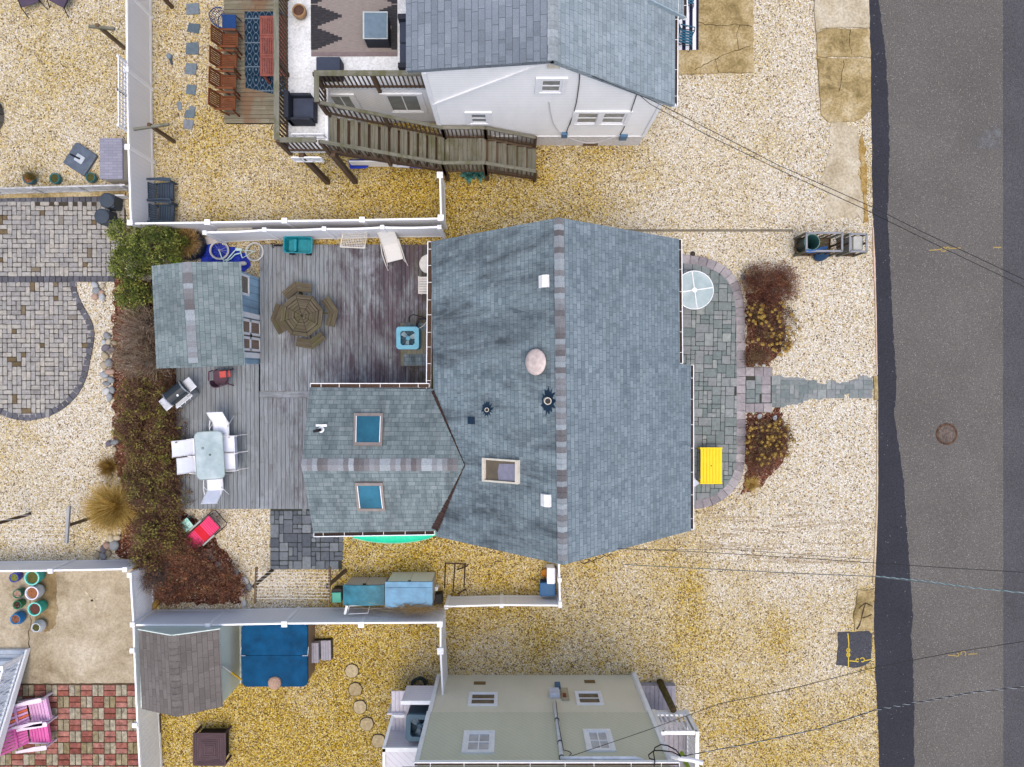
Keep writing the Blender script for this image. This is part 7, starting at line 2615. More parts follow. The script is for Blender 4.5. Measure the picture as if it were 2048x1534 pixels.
mb = MB().prism([(p.x, p.y) for p in pl([(869, 1183), (886, 1181), (887, 1202), (870, 1204)])], 0, .35)
mb.build('tub', BLACK, t, bevel=.02)
t = thing('outlet_box', 'tiny white electric box beside the large blue lidded box', 'electric box', P(874, 1172))
MB().box(-.06, .06, -.06, .06, 0, .35).build('box', WHITE, t, bevel=.01)
MB().box(-.03, .03, -.03, .03, .35, .36).build('socket', STEEL, t)
t = wthing('white_cooler', 'white box with rounded corners beside the gate fence', 'cooler', P(1101, 1155))
q = P(1102, 1151, .5)
m = MB().prism([(q.x + x, q.y + y) for x, y in rrect(.13, .26, .04)], 0, .5)
m.build('body', WHITE, t, bevel=.03)
m = MB().prism([(q.x + x, q.y + y) for x, y in rrect(.14, .27, .04)], .50, .57)
m.build('lid', plain('white_lid', (.80, .81, .86), .4), t, bevel=.02)
t = wthing('recycling_bin', 'square bright blue recycling bin in the corner of the low white fence', 'bin', P(1094, 1172))
q = P(1095, 1179, .55)
m = MB().prism([(q.x + x * .9, q.y + y * .9) for x, y in rrect(.25, .22, .05)], 0, .5)
m.build('body', plain('dark_blue_bin', (.01, .05, .13), .5), t, bevel=.02)
m = MB().prism([(q.x + x, q.y + y) for x, y in rrect(.26, .23, .06)], .50, .56)
m.build('lid', plain('bright_blue_lid', (.010, .085, .21), .45, .4, 0, .1), t, bevel=.02)
t = thing('orange_planter', 'small orange pot behind the white box', 'pot', P(1090, 1143))
MB().lathe([(.10, 0), (.13, .22), (.11, .22), (.1, .17), (0, .17)], n=20).build('pot', plain('orange_clay', (.45, .18, .01), .6), t)
# white ladder-like frame leaning behind the small storage box
t = wthing('pipe_rack', 'white pipe frame lying on the fence behind the storage boxes', 'frame', P(715, 1215, .6))
mb = MB()
c = [P(698, 1212, 1.0), P(696, 1228, 1.0), P(736, 1226, 1.0), P(740, 1210, 1.0)]
mb.tube(c + c[:1], .014, 6, cap=False)
mb.tube([P(690, 1228, 1.1), P(694, 1211, 1.1)], .045, 8)
mb.build('frame', WHITE, t)
# ------------------------------------------------------------------ bottom yard
t = wthing('hot_tub', 'hot tub with a bright blue folding cover and brown panelled sides', 'hot tub', P(560, 1310))
hz = .95
a, b = P(483, 1246, hz), P(615, 1374, hz)
BRS = siding_mat('brown_tub_panel', (.19, .135, .10), .11, .5, True)
cx, cy = (a.x + b.x) / 2, (a.y + b.y) / 2
hw, hh = (b.x - a.x) / 2, (a.y - b.y) / 2
m = MB().prism([(cx + x + .02, cy + y) for x, y in rrect(hw - .03, hh - .03, .22, 6)], 0, hz - .12)
m.build('cabinet', BRS, t)
CV = plain('blue_vinyl_cover', (.002, .068, .17), .75, .25, 0, .3, 2)
for sgn in (-1, 1):
    r = rrect(hw, hh, .18, 6)
    poly = [(x, max(y, .005) if sgn > 0 else min(y, -.005)) for x, y in r]
    pts = []
    for p in poly:
        if not pts or (abs(p[0] - pts[-1][0]) + abs(p[1] - pts[-1][1])) > 1e-4:
            pts.append(p)
    if abs(pts[0][0] - pts[-1][0]) + abs(pts[0][1] - pts[-1][1]) < 1e-4:
        pts.pop()
    v0 = [(cx + x, cy + y, hz - .12) for x, y in pts]
    v1 = [(cx + x, cy + y, hz - .02 + .05 * (1 - abs(y) / hh)) for x, y in pts]
    n = len(pts)
    m = MB().add(v0 + v1, [tuple(reversed(range(n))), tuple(range(n, 2 * n))] + [(i, (i + 1) % n, n + (i + 1) % n, n + i) for i in range(n)])
    m.build('cover', CV, t, bevel=.015)
mb = MB()
for x in (cx - hw - .03, cx + hw + .02):
    mb.tube([(x, cy + .25, hz - .05), (x, cy + .0, hz + .03), (x, cy - .02, hz + .05)], .014, 6)
    mb.tube([(x, cy, hz + .05), (x + (.17 if x < cx else -.17), cy, hz + .05)], .012, 6)
mb.build('cover_lifter', STEEL, t)
t = thing('shell_stone', 'pink shell shaped stone lying on the blue hot tub cover', 'shell', P(550, 1365, hz), R(-90))
mb = MB()
pts = []
for i in range(41):
    a_ = R(-135 + 270 * i / 40)
    r_ = .215 + .012 * math.cos(i * PI)
    pts.append((r_ * math.cos(a_), r_ * math.sin(a_), .0))
pts = [(-.20, -.04, 0)] + pts + [(-.20, .04, 0)]
n = len(pts)
ctr = [(-.17, 0, .085)]
v = [(x, y, .0) for x, y, z in pts] + [(x * .96, y * .96, .045 + (.022 if (i % 2) else 0)) for i, (x, y, z) in enumerate(pts)] + ctr
mb.add(v, [(i, (i + 1) % n, n + (i + 1) % n, n + i) for i in range(n)] + [(n + i, n + (i + 1) % n, 2 * n) for i in range(n)])
o = mb.build('shell', stone_mat('pink_shell', [(0, (.42, .28, .21)), (1, (.55, .40, .31))], mott=.5, nscale=20), t)
t = thing('spa_steps', 'grey plastic two step stool beside the hot tub', 'steps', P(645, 1296), R(1))
GS = plain('pale_grey_plastic', (.30, .29, .34), .5)
MB().box(-.36, .36, -.33, .33, 0, .12).build('base', BLACK, t)
for (x0, x1, z) in ((-.36, -.02, .42), (.0, .34, .22)):
    s_ = MB()
    for i in range(4):
        xa = x0 + (x1 - x0) * i / 4
        s_.box(xa + .006, xa + (x1 - x0) / 4 - .006, -.33, .33, z - .02, z + .008)
    s_.box(x0, x1, -.33, .33, z - .05, z - .012)
    s_.build('step', GS, t)
    MB().box(x0 + .02, x1 - .02, -.30, .30, .12, z - .05).build('riser', GS, t)
# brown slatted square table
z = .55
a, b = P(385, 1467, z), P(452, 1531, z)
t = wthing('fire_pit_table', 'square dark brown table with concentric slats near the bottom edge', 'table', ((a.x + b.x) / 2, (a.y + b.y) / 2, 0))
BT = wood('dark_brown_slat', (.05, .03, .035), (.085, .055, .062), (.13, .09, .095), 30)
mb = MB()
cx, cy = (a.x + b.x) / 2, (a.y + b.y) / 2
s = (b.x - a.x) / 2
for k in range(8):
    r0, r1 = s * (1 - k / 8) - .004, s * (1 - (k + 1) / 8) + .004
    for q in range(4):
        m_ = Matrix.Rotation(PI / 2 * q, 2)
        pts = [m_ @ Vector(p) for p in ((-r0, r0), (-r1, r1), (r1, r1), (r0, r0))]
        d = m_ @ Vector((1, 0))
        poly = [(cx + p.x, cy + p.y) for p in pts]
        v = [(x, y, z - .03) for x, y in poly] + [(x, y, z) for x, y in poly]
        if k < 7:
            mb.add(v, [(3, 2, 1, 0), (4, 5, 6, 7), (0, 1, 5, 4), (1, 2, 6, 5), (2, 3, 7, 6), (3, 0, 4, 7)], ax=(d.x, d.y, 0))
mb.box(cx - s / 8, cx + s / 8, cy - s / 8, cy + s / 8, z - .03, z)
mb.build('table_top', BT, t)
MB().box(cx - s + .02, cx + s - .02, cy - s + .02, cy + s - .02, z - .05, z - .032).build('dark_base', DARK, t)
for x in (-1, 1):
    for y in (-1, 1):
        MB().box(cx + x * (s - .05) - .03, cx + x * (s - .05) + .03, cy + y * (s - .05) - .03, cy + y * (s - .05) + .03, 0, z - .05).build('leg', BT, t)
MB().box(cx - s + .12, cx + s - .12, cy - s + .12, cy + s - .12, 0, z - .06).build('cabinet', plain('dark_cabinet', (.02, .014, .014), .7), t)
# log slice stepping stones
LOG = stone_mat('pale_log_slice', [(0, (.36, .28, .15)), (1, (.48, .39, .24))], mott=.5, nscale=12)
lab = ['round stepping stone nearest the hot tub steps', 'second round stepping stone from the hot tub steps', 'third round stepping stone from the hot tub steps', 'fourth round stepping stone from the hot tub steps', 'last round stepping stone, touching the white enclosure']
for i, (x, y) in enumerate(((704, 1341), (711, 1378), (720, 1413), (734, 1447), (757, 1481))):
    t = thing('log_stepping_stone', lab[i], 'stepping stone', P(x, y), R(i * 50), 'round stepping stones')
    m = MB()
    pts = [((.225 + random.uniform(-.014, .014)) * math.cos(2 * PI * k / 22), (.225 + random.uniform(-.014, .014)) * math.sin(2 * PI * k / 22)) for k in range(22)]
    m.prism(pts, .0005, .05)
    m.build('slice', LOG, t, bevel=.01)
    m = MB()
    m.strip([(x * 1.03, y * 1.03) for x, y in pts + pts[:1]], .03, .02)
    m.build('bark_edge', DARK, t)
# hose coil
t = thing('hose_coil', 'coiled black garden hose on the gravel beside the white fence end', 'hose', P(838, 1366), 0)
mb = MB()
pts = []
for i in range(120):
    a_ = i * .32
    r_ = .22 - .0004 * i + .02 * math.sin(i * .7)
    pts.append((r_ * 1.15 * math.cos(a_), r_ * math.sin(a_), .04 + .0011 * i + .01 * math.sin(i * 1.3)))
mb.tube(pts, .016, 6)
mb.build('hose', plain('black_rubber_hose', (.02, .035, .03), .5), t, smooth=True)
t = wthing('hose_holder', 'dark timber stake standing under the hose coil', 'stake', P(822, 1376))
MB().bar(P(824, 1370), P(815, 1398, .9), .07, .05).build('stake', WOOD_BROWN, t)
t = wthing('bed_edging', 'dark timber edging beside the long white fence at the bottom', 'edging', P(320, 1480))
MB().bar(P(317, 1428, .05), P(321, 1580, .05), .12, .1).build('edging', WOOD_BROWN, t)
t = wthing('yellow_log', 'short split yellow log lying beside the lattice fence bay', 'log', P(304, 1216))
mb = MB().tube([P(292, 1230, .1), P(304, 1216, .12), P(317, 1201, .1)], [.09, .12, .10], 10)
mb.build('log', wood('split_yellow_log', (.20, .11, .02), (.36, .22, .05), (.48, .33, .12), 14), t, smooth=True)
# ------------------------------------------------------------------ street side
t = wthing('yellow_table', 'bright yellow slatted table on the bluestone patio', 'table', P(1424, 932, .06))
z = .52
a, b = P(1401, 895, z), P(1444, 968, z)
YL = plain('bright_yellow_paint', (.80, .56, .004), .45, .4, 0, .05)
mb = MB()
n = 7
for i in range(n):
    x0 = a.x + (b.x - a.x) * i / n
    mb.box(x0 + .005, x0 + (b.x - a.x) / n - .005, b.y + .04, a.y - .04, z - .02, z)
mb.build('slats', YL, t, bevel=.004)
mb = MB()
mb.box(a.x - .01, b.x + .01, a.y - .04, a.y, z - .045, z + .004)
mb.box(a.x - .01, b.x + .01, b.y, b.y + .04, z - .045, z + .004)
mb.box(a.x + .02, b.x - .02, b.y + .05, a.y - .05, z - .05, z - .022)
pieces(mb, 'frame', YL, t)
for x in (a.x + .04, b.x - .04):
    for y in (a.y - .06, b.y + .06):
        MB().box(x - .025, x + .025, y - .025, y + .025, .06, z - .04).build('leg', YL, t)
MB().lathe([(.022, z - .01), (.022, z + .003), (0, z + .003)], ((a.x + b.x) / 2, (a.y + b.y) / 2, 0), 12).build('umbrella_hole', BLACK, t)
t = thing('round_glass_table', 'round glass table with white crossed rails half under the front eave', 'table', P(1378, 585, .06))
MB().lathe([(.62, .70), (.62, .712)], n=48).build('glass_top', GL.mat, t)
MB().tube([(.62 * math.cos(2 * PI * i / 48), .62 * math.sin(2 * PI * i / 48), .71) for i in range(49)], .016, 6, cap=False).build('rim', WHITE, t)
for k in range(4):
    a_ = R(8 + 90 * k)
    MB().tube([(.04 * math.cos(a_), .04 * math.sin(a_), .72), (.6 * math.cos(a_), .6 * math.sin(a_), .72)], .022, 6).build('rail', WHITE, t)
    MB().tube([(.45 * math.cos(a_), .45 * math.sin(a_), .69), (.5 * math.cos(a_), .5 * math.sin(a_), 0)], .02, 6).build('leg', WHITE, t)
MB().lathe([(.08, .70), (.08, .74), (.05, .745), (0, .745)], n=20).build('hub', WHITE, t)
t = wthing('leaning_panel', 'grey white panel corner showing from under the front eave beside the yellow table', 'panel', P(1386, 958, .1))
m = MB().slab([P(1370, 935, .5), P(1399, 967, .45), P(1384, 977, .45), P(1366, 985, .5)], .03)
m.build('panel', plain('grey_white_panel', (.48, .50, .58), .5), t)
# slatted bin store
def slat_store(name, label, top, zt):
    tx0, ty0, tx1, ty1 = top
    A, B = P(tx0, ty0, zt), P(tx1, ty1, zt)
    x0, x1, y0, y1 = A.x, B.x, B.y, A.y
    t = wthing(name, label, 'bin store', ((x0 + x1) / 2, (y0 + y1) / 2, 0))
    fl = MB()
    n = 5
    for i in range(n):
        ya = y0 + (y1 - y0) * i / n
        fl.box(x0, x1, ya + .01, ya + (y1 - y0) / n - .01, .05, .08)
    fl.build('floor_slats', OAK, t)
    for (sx, sy_) in ((x0, y0), (x0, y1), (x1, y0), (x1, y1)):
        MB().box(sx - .03, sx + .03, sy_ - .03, sy_ + .03, 0, zt).build('post', WOOD_GREEN, t)
    for (p, q) in (((x0, y1), (x1, y1)), ((x0, y0), (x1, y0)), ((x0, y0), (x0, y1)), ((x1, y0), (x1, y1))):
        s = MB()
        L = math.hypot(q[0] - p[0], q[1] - p[1])
        k = int(L / .22)
        for i in range(1, k):
            x, y = p[0] + (q[0] - p[0]) * i / k, p[1] + (q[1] - p[1]) * i / k
            dx, dy = (.035, .008) if abs(q[0] - p[0]) > abs(q[1] - p[1]) else (.008, .035)
            s.box(x - dx, x + dx, y - dy, y + dy, .03, zt - .03)
        s.bar((p[0], p[1], .12), (q[0], q[1], .12), .03, .07)
        s.build('slat_side', WOOD_BROWN, t)
        MB().bar((p[0], p[1], zt), (q[0], q[1], zt), .06, .04).build('top_rail', plain('silver_rail', (.24, .25, .27), .6), t)
    return t, (x0, x1, y0, y1)
zt = 1.0
bt, ext_ = slat_store('bin_store', 'long slatted timber bin store with a dark green bin near the road', (1613, 466, 1684, 502), zt)
t = thing('garbage_bin', 'dark green round bin standing open inside the long bin store', 'bin', (P(1624, 484, .95).x, P(1624, 484, .95).y, .08))
GBN = plain('dark_green_plastic', (.012, .045, .045), .45, .4, 0, .2)
MB().lathe([(.19, 0), (.235, .80), (.255, .82), (.255, .86), (.225, .86), (.2, .3), (0, .1)], n=30).build('body', GBN, t, smooth=True)
MB().lathe([(.25, .862), (.258, .87), (.245, .872)], n=30, cap=False).build('rim', plain('pale_green_rim', (.20, .36, .33), .4), t)
bs2, ex2 = slat_store('bin_store', 'short slatted timber bin store with a grey white bin at the road edge', (1700, 468, 1733, 503), .95)
t = thing('garbage_bin', 'grey white square bin inside the short bin store', 'bin', (P(1716, 486, .8).x, P(1716, 486, .8).y, .08))
MB().prism(rrect(.20, .22, .05), 0, .66).build('body', plain('grey_white_plastic', (.28, .28, .25), .5), t, bevel=.02)
MB().prism(rrect(.15, .23, .05), .66, .72).build('lid', plain('pale_lid', (.42, .42, .40), .5), t, bevel=.02)
t = thing('dustbin_cover', 'round dark blue bin lid lying on the gravel beside the long bin store', 'lid', P(1638, 512), R(10))
o = MB().lathe([(.26, 0), (.27, .02), (.24, .06), (.1, .08), (0, .08)], n=32, sx=1.0, sy=.95).build('lid', plain('navy_blue_plastic', (.008, .04, .10), .4), t, smooth=True)
o.rotation_euler = (R(52), 0, 0)
o.location = (0, 0, .2)
t = wthing('blue_rope', 'frayed blue sheet trailing over the rail of the long bin store', 'sheet', P(1630, 500, 1.0))
m = MB()
pts = [P(1612, 502, 1.03), P(1622, 503, 1.03), P(1632, 502, 1.03), P(1643, 497, .8), P(1655, 495, .5)]
m.grid([[p + Vector((0, .05, .01)), p + Vector((0, -.04, random.uniform(-.05, .02)))] for p in pts])
m.build('sheet', plain('blue_sheet', (.03, .10, .28), .6), t, solid=.008)
t = thing('rock', 'dark round stone at the end of the patio edge', 'stone', P(1385, 508))
MB().lathe([(.05, 0), (.09, .04), (.07, .10), (0, .12)], n=9).build('rock', stone_mat('dark_rock', [(0, (.05, .04, .03)), (1, (.09, .07, .05))]), t, smooth=True)
# striped rug and blue chairs at the neighbour's front door
a, b = P(1340, -60, .07), P(1397, 100, .07)
STR = Mt('striped_rug', .9, .1)
sy2 = STR.n('SeparateXYZ', {'Vector': STR.uv()}).outputs[1]
STR.color(STR.mix(STR.math('LESS_THAN', STR.math('FRACT', STR.math('MULTIPLY', sy2, 4.3)), .5), (.65, .66, .70), (.012, .016, .05)))
t = wthing('striped_rug', 'navy and white striped rug on the concrete at the front door', 'rug', ((a.x + b.x) / 2, (a.y + b.y) / 2, .06))
MB().box(a.x, b.x, b.y, a.y, .062, .075).build('rug', STR.mat, t)
def lawn_chair(label, px, py, rot):
    t = thing('lawn_chair', label, 'chair', P(px, py, .075), R(rot), 'blue lawn chairs on the striped rug')
    BLU2 = plain('petrol_blue_strap', (.02, .10, .17), .5)
    s = MB()
    for i in range(5):
        s.box(-.2, .22, -.2 + i * .09, -.14 + i * .09, .36, .38)
    s.build('seat', BLU2, t)
    s = MB()
    for i in range(5):
        s.bar((-.22, -.17 + i * .09, .38), (-.40, -.17 + i * .09, .82), .06, .015, up=(1, 0, .4))
    s.build('backrest', BLU2, t)
    for s_ in (-1, 1):
        MB().tube([(.25, s_ * .26, .0), (.24, s_ * .26, .38), (-.22, s_ * .25, .37), (-.42, s_ * .24, .84)], .014, 6).build('side_frame', BLACK, t)
        MB().tube([(-.05, s_ * .27, .55), (-.32, s_ * .27, .0)], .014, 6).build('leg', BLACK, t)
        MB().tube([(.24, s_ * .26, .36), (.2, s_ * .28, .56), (-.28, s_ * .27, .58)], .018, 6).build('arm', BLU2, t)
    return t
lawn_chair('petrol blue strapped chair on the striped rug', 1366, 85, -12)
lawn_chair('petrol blue strapped chair cut by the top edge of the photo', 1370, 6, -10)
# overhead wires: real cables strung high above the ground
WIRE = plain('black_cable', (.02, .02, .022), .5)
TEALW = plain('weathered_teal_cable', (.10, .19, .20), .5)
PALEW = plain('pale_grey_cable', (.34, .38, .42), .5)
def wire(label, pts, z0, z1, mat, r=.012, sagz=0.0, twist=None, group='overhead cables'):
    t = wthing('overhead_cable', label, 'cable', P(*pts[0], z0), group)
    n = len(pts)
    q = [P(x, y, z0 + (z1 - z0) * i / (n - 1)) for i, (x, y) in enumerate(pts)]
    m = MB().tube(q, r, 6)
    m.build('cable', mat, t)
    if twist:
        L = sum((b - a).length for a, b in zip(q[:-1], q[1:]))
        fine = [q[0].lerp(q[-1], k / 160) for k in range(161)]
        dv_ = (q[-1] - q[0]).normalized()
        n1_ = dv_.orthogonal().normalized()
        n2_ = dv_.cross(n1_)
        # follow the polyline
        fine = []
        for a, b in zip(q[:-1], q[1:]):
            fine += [a.lerp(b, k / 60) for k in range(60)]
        pts_ = [p + (n1_ * math.cos(i * .55) + n2_ * math.sin(i * .55)) * r * 1.3 for i, p in enumerate(fine)]
        MB().tube(pts_, r * .6, 5).build('twisted_strand', twist, t)
    return t
pe = PY(1158, 143, YW)
wire('upper black cable from the white house gable across to the road', [(1159, 142), (1300, 199), (1329, 213), (1556, 330), (1749, 416), (1837, 460), (2048, 559), (2090, 579)], pe.z - .1, 7.5, WIRE, .009)
wire('lower black cable leaving the white house wall towards the road', [(1281, 192), (1300, 208), (1410, 268), (1570, 345), (1724, 416), (1778, 443), (1888, 497), (2048, 573), (2090, 593)], 4.3, 7.4, WIRE, .009)
wire('thin black cable from the blue roof to the right edge above the manhole side', [(1222, 1096), (1400, 1104), (1600, 1116), (1750, 1126), (1900, 1136), (2090, 1147)], 4.6, 7.2, WIRE, .008)
wire('second thin black cable just above it from the blue roof corner', [(1245, 1100), (1450, 1098), (1600, 1109), (1740, 1119)], 4.4, 6.4, plain('grey_cable', (.12, .11, .10), .6), .007)
wire('twisted teal grey cable crossing the road near the lower right', [(1245, 1129), (1400, 1137), (1600, 1147), (1750, 1153), (1900, 1171), (2090, 1189)], 4.2, 7.2, plain('dull_cable', (.10, .12, .12), .6), .010, 0, None)
wire('pale teal strand crossing only the road beside the teal cable', [(1752, 1152), (1850, 1162), (1950, 1176), (2090, 1190)], 6.2, 7.3, TEALW, .009, 0, PALEW)
wire('black cable from the beige house wall window to the upper right over the road', [(1137, 1514), (1290, 1462), (1440, 1407), (1560, 1383), (1750, 1335), (1900, 1306), (2090, 1276)], 5.4, 7.5, WIRE, .008)
wire('thick twisted pale and black cable from the beige house corner over the road', [(1362, 1513), (1500, 1487), (1640, 1457), (1750, 1420), (1850, 1402), (1950, 1384), (2090, 1370)], 5.3, 7.5, WIRE, .011, 0, PALEW)
# ------------------------------------------------------------------ plants
def twig_mesh(name, paths, mat, parent, r0=.008):
    """thin three sided branches from arrays of points"""
    V, Q, Cc = [], [], []
    for pts, rr in paths:
        b0 = len(V)
        n = len(pts)
        d = (pts[-1] - pts[0])
        s1 = d.orthogonal().normalized()
        s2 = d.cross(s1).normalized()
        c = random.random()
        for k, p in enumerate(pts):
            w_ = rr * (1 - .75 * k / (n - 1))
            for a in (0, 2.1, 4.2):
                V.append(p + (s1 * math.cos(a) + s2 * math.sin(a)) * w_)
        for k in range(n - 1):
            for j in range(3):
                Q.append((b0 + 3 * k + j, b0 + 3 * k + (j + 1) % 3, b0 + 3 * k + 3 + (j + 1) % 3, b0 + 3 * k + 3 + j))
                Cc.append((c, 0, 0))
    return raw_mesh(name, np.array([tuple(p) for p in V]), np.array(Q), np.array(Cc), mat, parent)
def twig_path(base, tip, wob=.06, n=5, sag=.0):
    out = []
    for k in range(n):
        u = k / (n - 1)
        p = base.lerp(tip, u)
        p = p + Vector((random.uniform(-wob, wob), random.uniform(-wob, wob), random.uniform(-wob, wob))) * (u * (1.2 - u) * 1.6)
        p.z += sag * math.sin(PI * u)
        out.append(p)
    return out
def leaf_cloud(name, lobes, n, size, mat, parent, flat=.5, shell=.55, clump=22, asp=.55):
    """small leaf faces gathered in clumps through the volume of several domes"""
    tot = sum(l[3] * l[4] for l in lobes)
    P_, S_, T_ = [], [], []
    for (cx, cy, cz, rx, ry, h) in lobes:
        m = int(n * rx * ry / tot)
        k = max(3, int(m / clump))
        th = rng.uniform(0, 2 * PI, k)
        rr = np.sqrt(rng.uniform(0.02, 1.0, k)) * (1 + .16 * np.sin(th * 3 + cx) + .10 * np.sin(th * 7 + cy))
        top = np.sqrt(np.clip(1 - np.minimum(rr, 1) ** 2 * .85, 0.05, 1))
        zz = h * top * (shell + (1 - shell) * rng.uniform(0, 1, k) ** .5)
        cc = np.stack([cx + rx * rr * np.cos(th), cy + ry * rr * np.sin(th), cz + zz], 1)
        idx = rng.integers(0, k, m)
        sd = .055 + .03 * rng.random(k)
        pos = cc[idx] + rng.normal(0, 1, (m, 3)) * sd[idx][:, None] * np.array([1, 1, .8])
        tone = rng.random(k)[idx]
        P_.append(pos)
        T_.append(np.clip(tone * .75 + rng.random(m) * .25, 0, 1))
    pos = np.concatenate(P_)
    pos[:, 2] = np.maximum(pos[:, 2], .02)
    tone = np.concatenate(T_)
    m = len(pos)
    nrm = rng.normal(0, 1, (m, 3)) * np.array([1, 1, .6]) + np.array([0, 0, flat * 2])
    nrm /= np.linalg.norm(nrm, axis=1)[:, None]
    a = rng.normal(0, 1, (m, 3))
    u = np.cross(nrm, a)
    u /= np.linalg.norm(u, axis=1)[:, None]
    v = np.cross(nrm, u)
    s = size * rng.uniform(.55, 1.3, m)[:, None]
    V = np.stack([pos - u * s, pos + v * s * asp, pos + u * s, pos - v * s * asp], 1).reshape(-1, 3)
    Q = np.arange(m * 4).reshape(-1, 4)
    return raw_mesh(name, V, Q, np.stack([tone, rng.random(m), rng.random(m)], 1), mat, parent)
GREENL = leaf_mat('olive_green_leaves', [(0, (0.023, 0.034, 0.009)), (.3, (0.067, 0.091, 0.019)), (.6, (0.142, 0.171, 0.034)), (.85, (0.247, 0.266, 0.057)), (1, (0.380, 0.361, 0.095))])
REDL = leaf_mat('red_brown_leaves', [(0, (0.034, 0.016, 0.011)), (.35, (0.109, 0.046, 0.028)), (.6, (0.196, 0.071, 0.037)), (.8, (0.276, 0.132, 0.063)), (.92, (0.184, 0.149, 0.069)), (1, (0.483, 0.368, 0.287))])
BROWNL = leaf_mat('brown_olive_leaves', [(0, (.026, .014, .010)), (.3, (.085, .044, .028)), (.55, (.150, .074, .046)), (.72, (.130, .098, .036)), (.86, (.20, .165, .055)), (1, (.34, .26, .16))])
RUSTL = leaf_mat('rust_leaves', [(0, (0.028, 0.014, 0.009)), (.3, (0.092, 0.044, 0.025)), (.55, (0.161, 0.069, 0.039)), (.72, (0.127, 0.101, 0.034)), (.88, (0.218, 0.149, 0.069)), (1, (0.345, 0.253, 0.161))])
TWIGT = leaf_mat('tan_grey_twigs', [(0, (0.203, 0.143, 0.101)), (.5, (0.371, 0.278, 0.203)), (1, (0.574, 0.472, 0.371))])
TWIGB = leaf_mat('brown_twigs', [(0, (0.090, 0.046, 0.030)), (.5, (0.217, 0.114, 0.081)), (1, (0.433, 0.255, 0.192))])
OLIVEL = leaf_mat('yellow_olive_leaves', [(0, (.06, .05, .012)), (.5, (.15, .135, .03)), (.85, (.24, .21, .05)), (1, (.20, .09, .04))])
def lob(px, py, rx, ry, h, cz=.05):
    p = P(px, py, h * .7)
    return (p.x, p.y, cz, rx / 62.0, ry / 62.0, h)
def shrub(label, lobes, leaves, size, lmat, twigs, tmat, cat='shrub', name='shrub', twig_r=.009, wob=.1, over=1.05, flat=.5, shell=.5):
    c = lobes[0]
    t = wthing(name, label, cat, (c[0], c[1], 0), 'shrubs of the back bed' if cat == 'shrub' else None)
    if leaves:
        leaf_cloud('foliage', lobes, leaves, size, lmat, t, flat, shell)
        if lmat in (BROWNL, RUSTL) and leaves > 5000:
            leaf_cloud('new_growth', [(a, b, c_, d * .95, e, f * 1.06) for a, b, c_, d, e, f in lobes], leaves // 9, size * 1.4, OLIVEL, t, flat, .9, 14)
    paths = []
    tot = sum(l[3] * l[4] for l in lobes)
    for (cx, cy, cz, rx, ry, h) in lobes:
        for i in range(int(twigs * rx * ry / tot)):
            a = random.uniform(0, 2 * PI)
            b = Vector((cx + rx * .35 * random.uniform(-1, 1), cy + ry * .35 * random.uniform(-1, 1), .02))
            q = math.sqrt(random.random()) * over
            tip = Vector((cx + rx * q * math.cos(a), cy + ry * q * math.sin(a), cz + h * math.sqrt(max(.08, 1 - min(q, 1) ** 2 * .9)) * random.uniform(.7, 1.08)))
            pts = twig_path(b, tip, wob, 6, .05)
            paths.append((pts, twig_r * random.uniform(.7, 1.4)))
            for s_ in range(3):
                k = random.randint(2, 4)
                d = (pts[k + 1 if k < 5 else 5] - pts[k])
                e = pts[k] + d * random.uniform(1, 2) + Vector((random.uniform(-.16, .16), random.uniform(-.16, .16), random.uniform(-.02, .14)))
                paths.append((twig_path(pts[k], e, .03, 4), twig_r * .55))
    if paths:
        twig_mesh('branches', paths, tmat, t)
    return t
shrub('bushy olive green evergreen shrub in the corner behind the blue shed', [lob(300, 490, 52, 46, 1.9), lob(246, 466, 30, 32, 1.8), lob(256, 530, 40, 48, 1.6), lob(262, 592, 36, 34, 1.3), lob(338, 478, 24, 26, 1.5)], 17000, .036, GREENL, 160, TWIGB)
shrub('bare tan twiggy shrub along the left side of the blue shed roof', [lob(268, 660, 50, 60, 1.9), lob(285, 725, 42, 42, 1.8), lob(246, 720, 34, 40, 1.4)], 1500, .026, BROWNL, 560, TWIGT, twig_r=.014, wob=.16, over=1.15)
shrub('brown and olive shrub below the bare twiggy one', [lob(272, 800, 46, 46, 1.3), lob(322, 795, 38, 60, 1.0), lob(255, 858, 34, 34, 1.1)], 10000, .027, BROWNL, 620, TWIGB)
shrub('dark reddish brown shrub beside the gas grill and white chairs', [lob(322, 870, 36, 48, 1.2), lob(285, 905, 44, 44, 1.25), lob(330, 940, 34, 44, 1.1)], 10500, .026, RUSTL, 680, TWIGB)
shrub('olive brown shrub between the golden grass and the deck corner', [lob(290, 985, 46, 46, 1.15), lob(336, 1000, 34, 40, 1.0), lob(272, 950, 28, 34, 1.0)], 10000, .026, BROWNL, 600, TWIGB)
shrub('mixed olive shrub left of the pink lounger', [lob(300, 1068, 50, 48, 1.15), lob(345, 1075, 30, 44, .8), lob(290, 1120, 36, 30, 1.0)], 10000, .026, RUSTL, 620, TWIGB)
shrub('low dark red barberry thicket edged by river stones', [lob(395, 1150, 68, 50, .8), lob(445, 1170, 44, 38, .6), lob(345, 1178, 48, 34, .8), lob(380, 1115, 44, 32, .8)], 13000, .025, REDL, 560, TWIGB, twig_r=.008)
shrub('bare grey twiggy bush in the corner of the lattice fence bay', [lob(318, 1160, 34, 34, .9), lob(288, 1160, 22, 34, 1.1)], 700, .02, REDL, 260, leaf_mat('grey_twigs', [(0, (.11, .08, .075)), (1, (.26, .21, .19))]), twig_r=.006)
GRASSG = leaf_mat('golden_grass', [(0, (0.176, 0.101, 0.016)), (.4, (0.405, 0.257, 0.054)), (.75, (0.567, 0.392, 0.108)), (1, (0.702, 0.540, 0.216))])
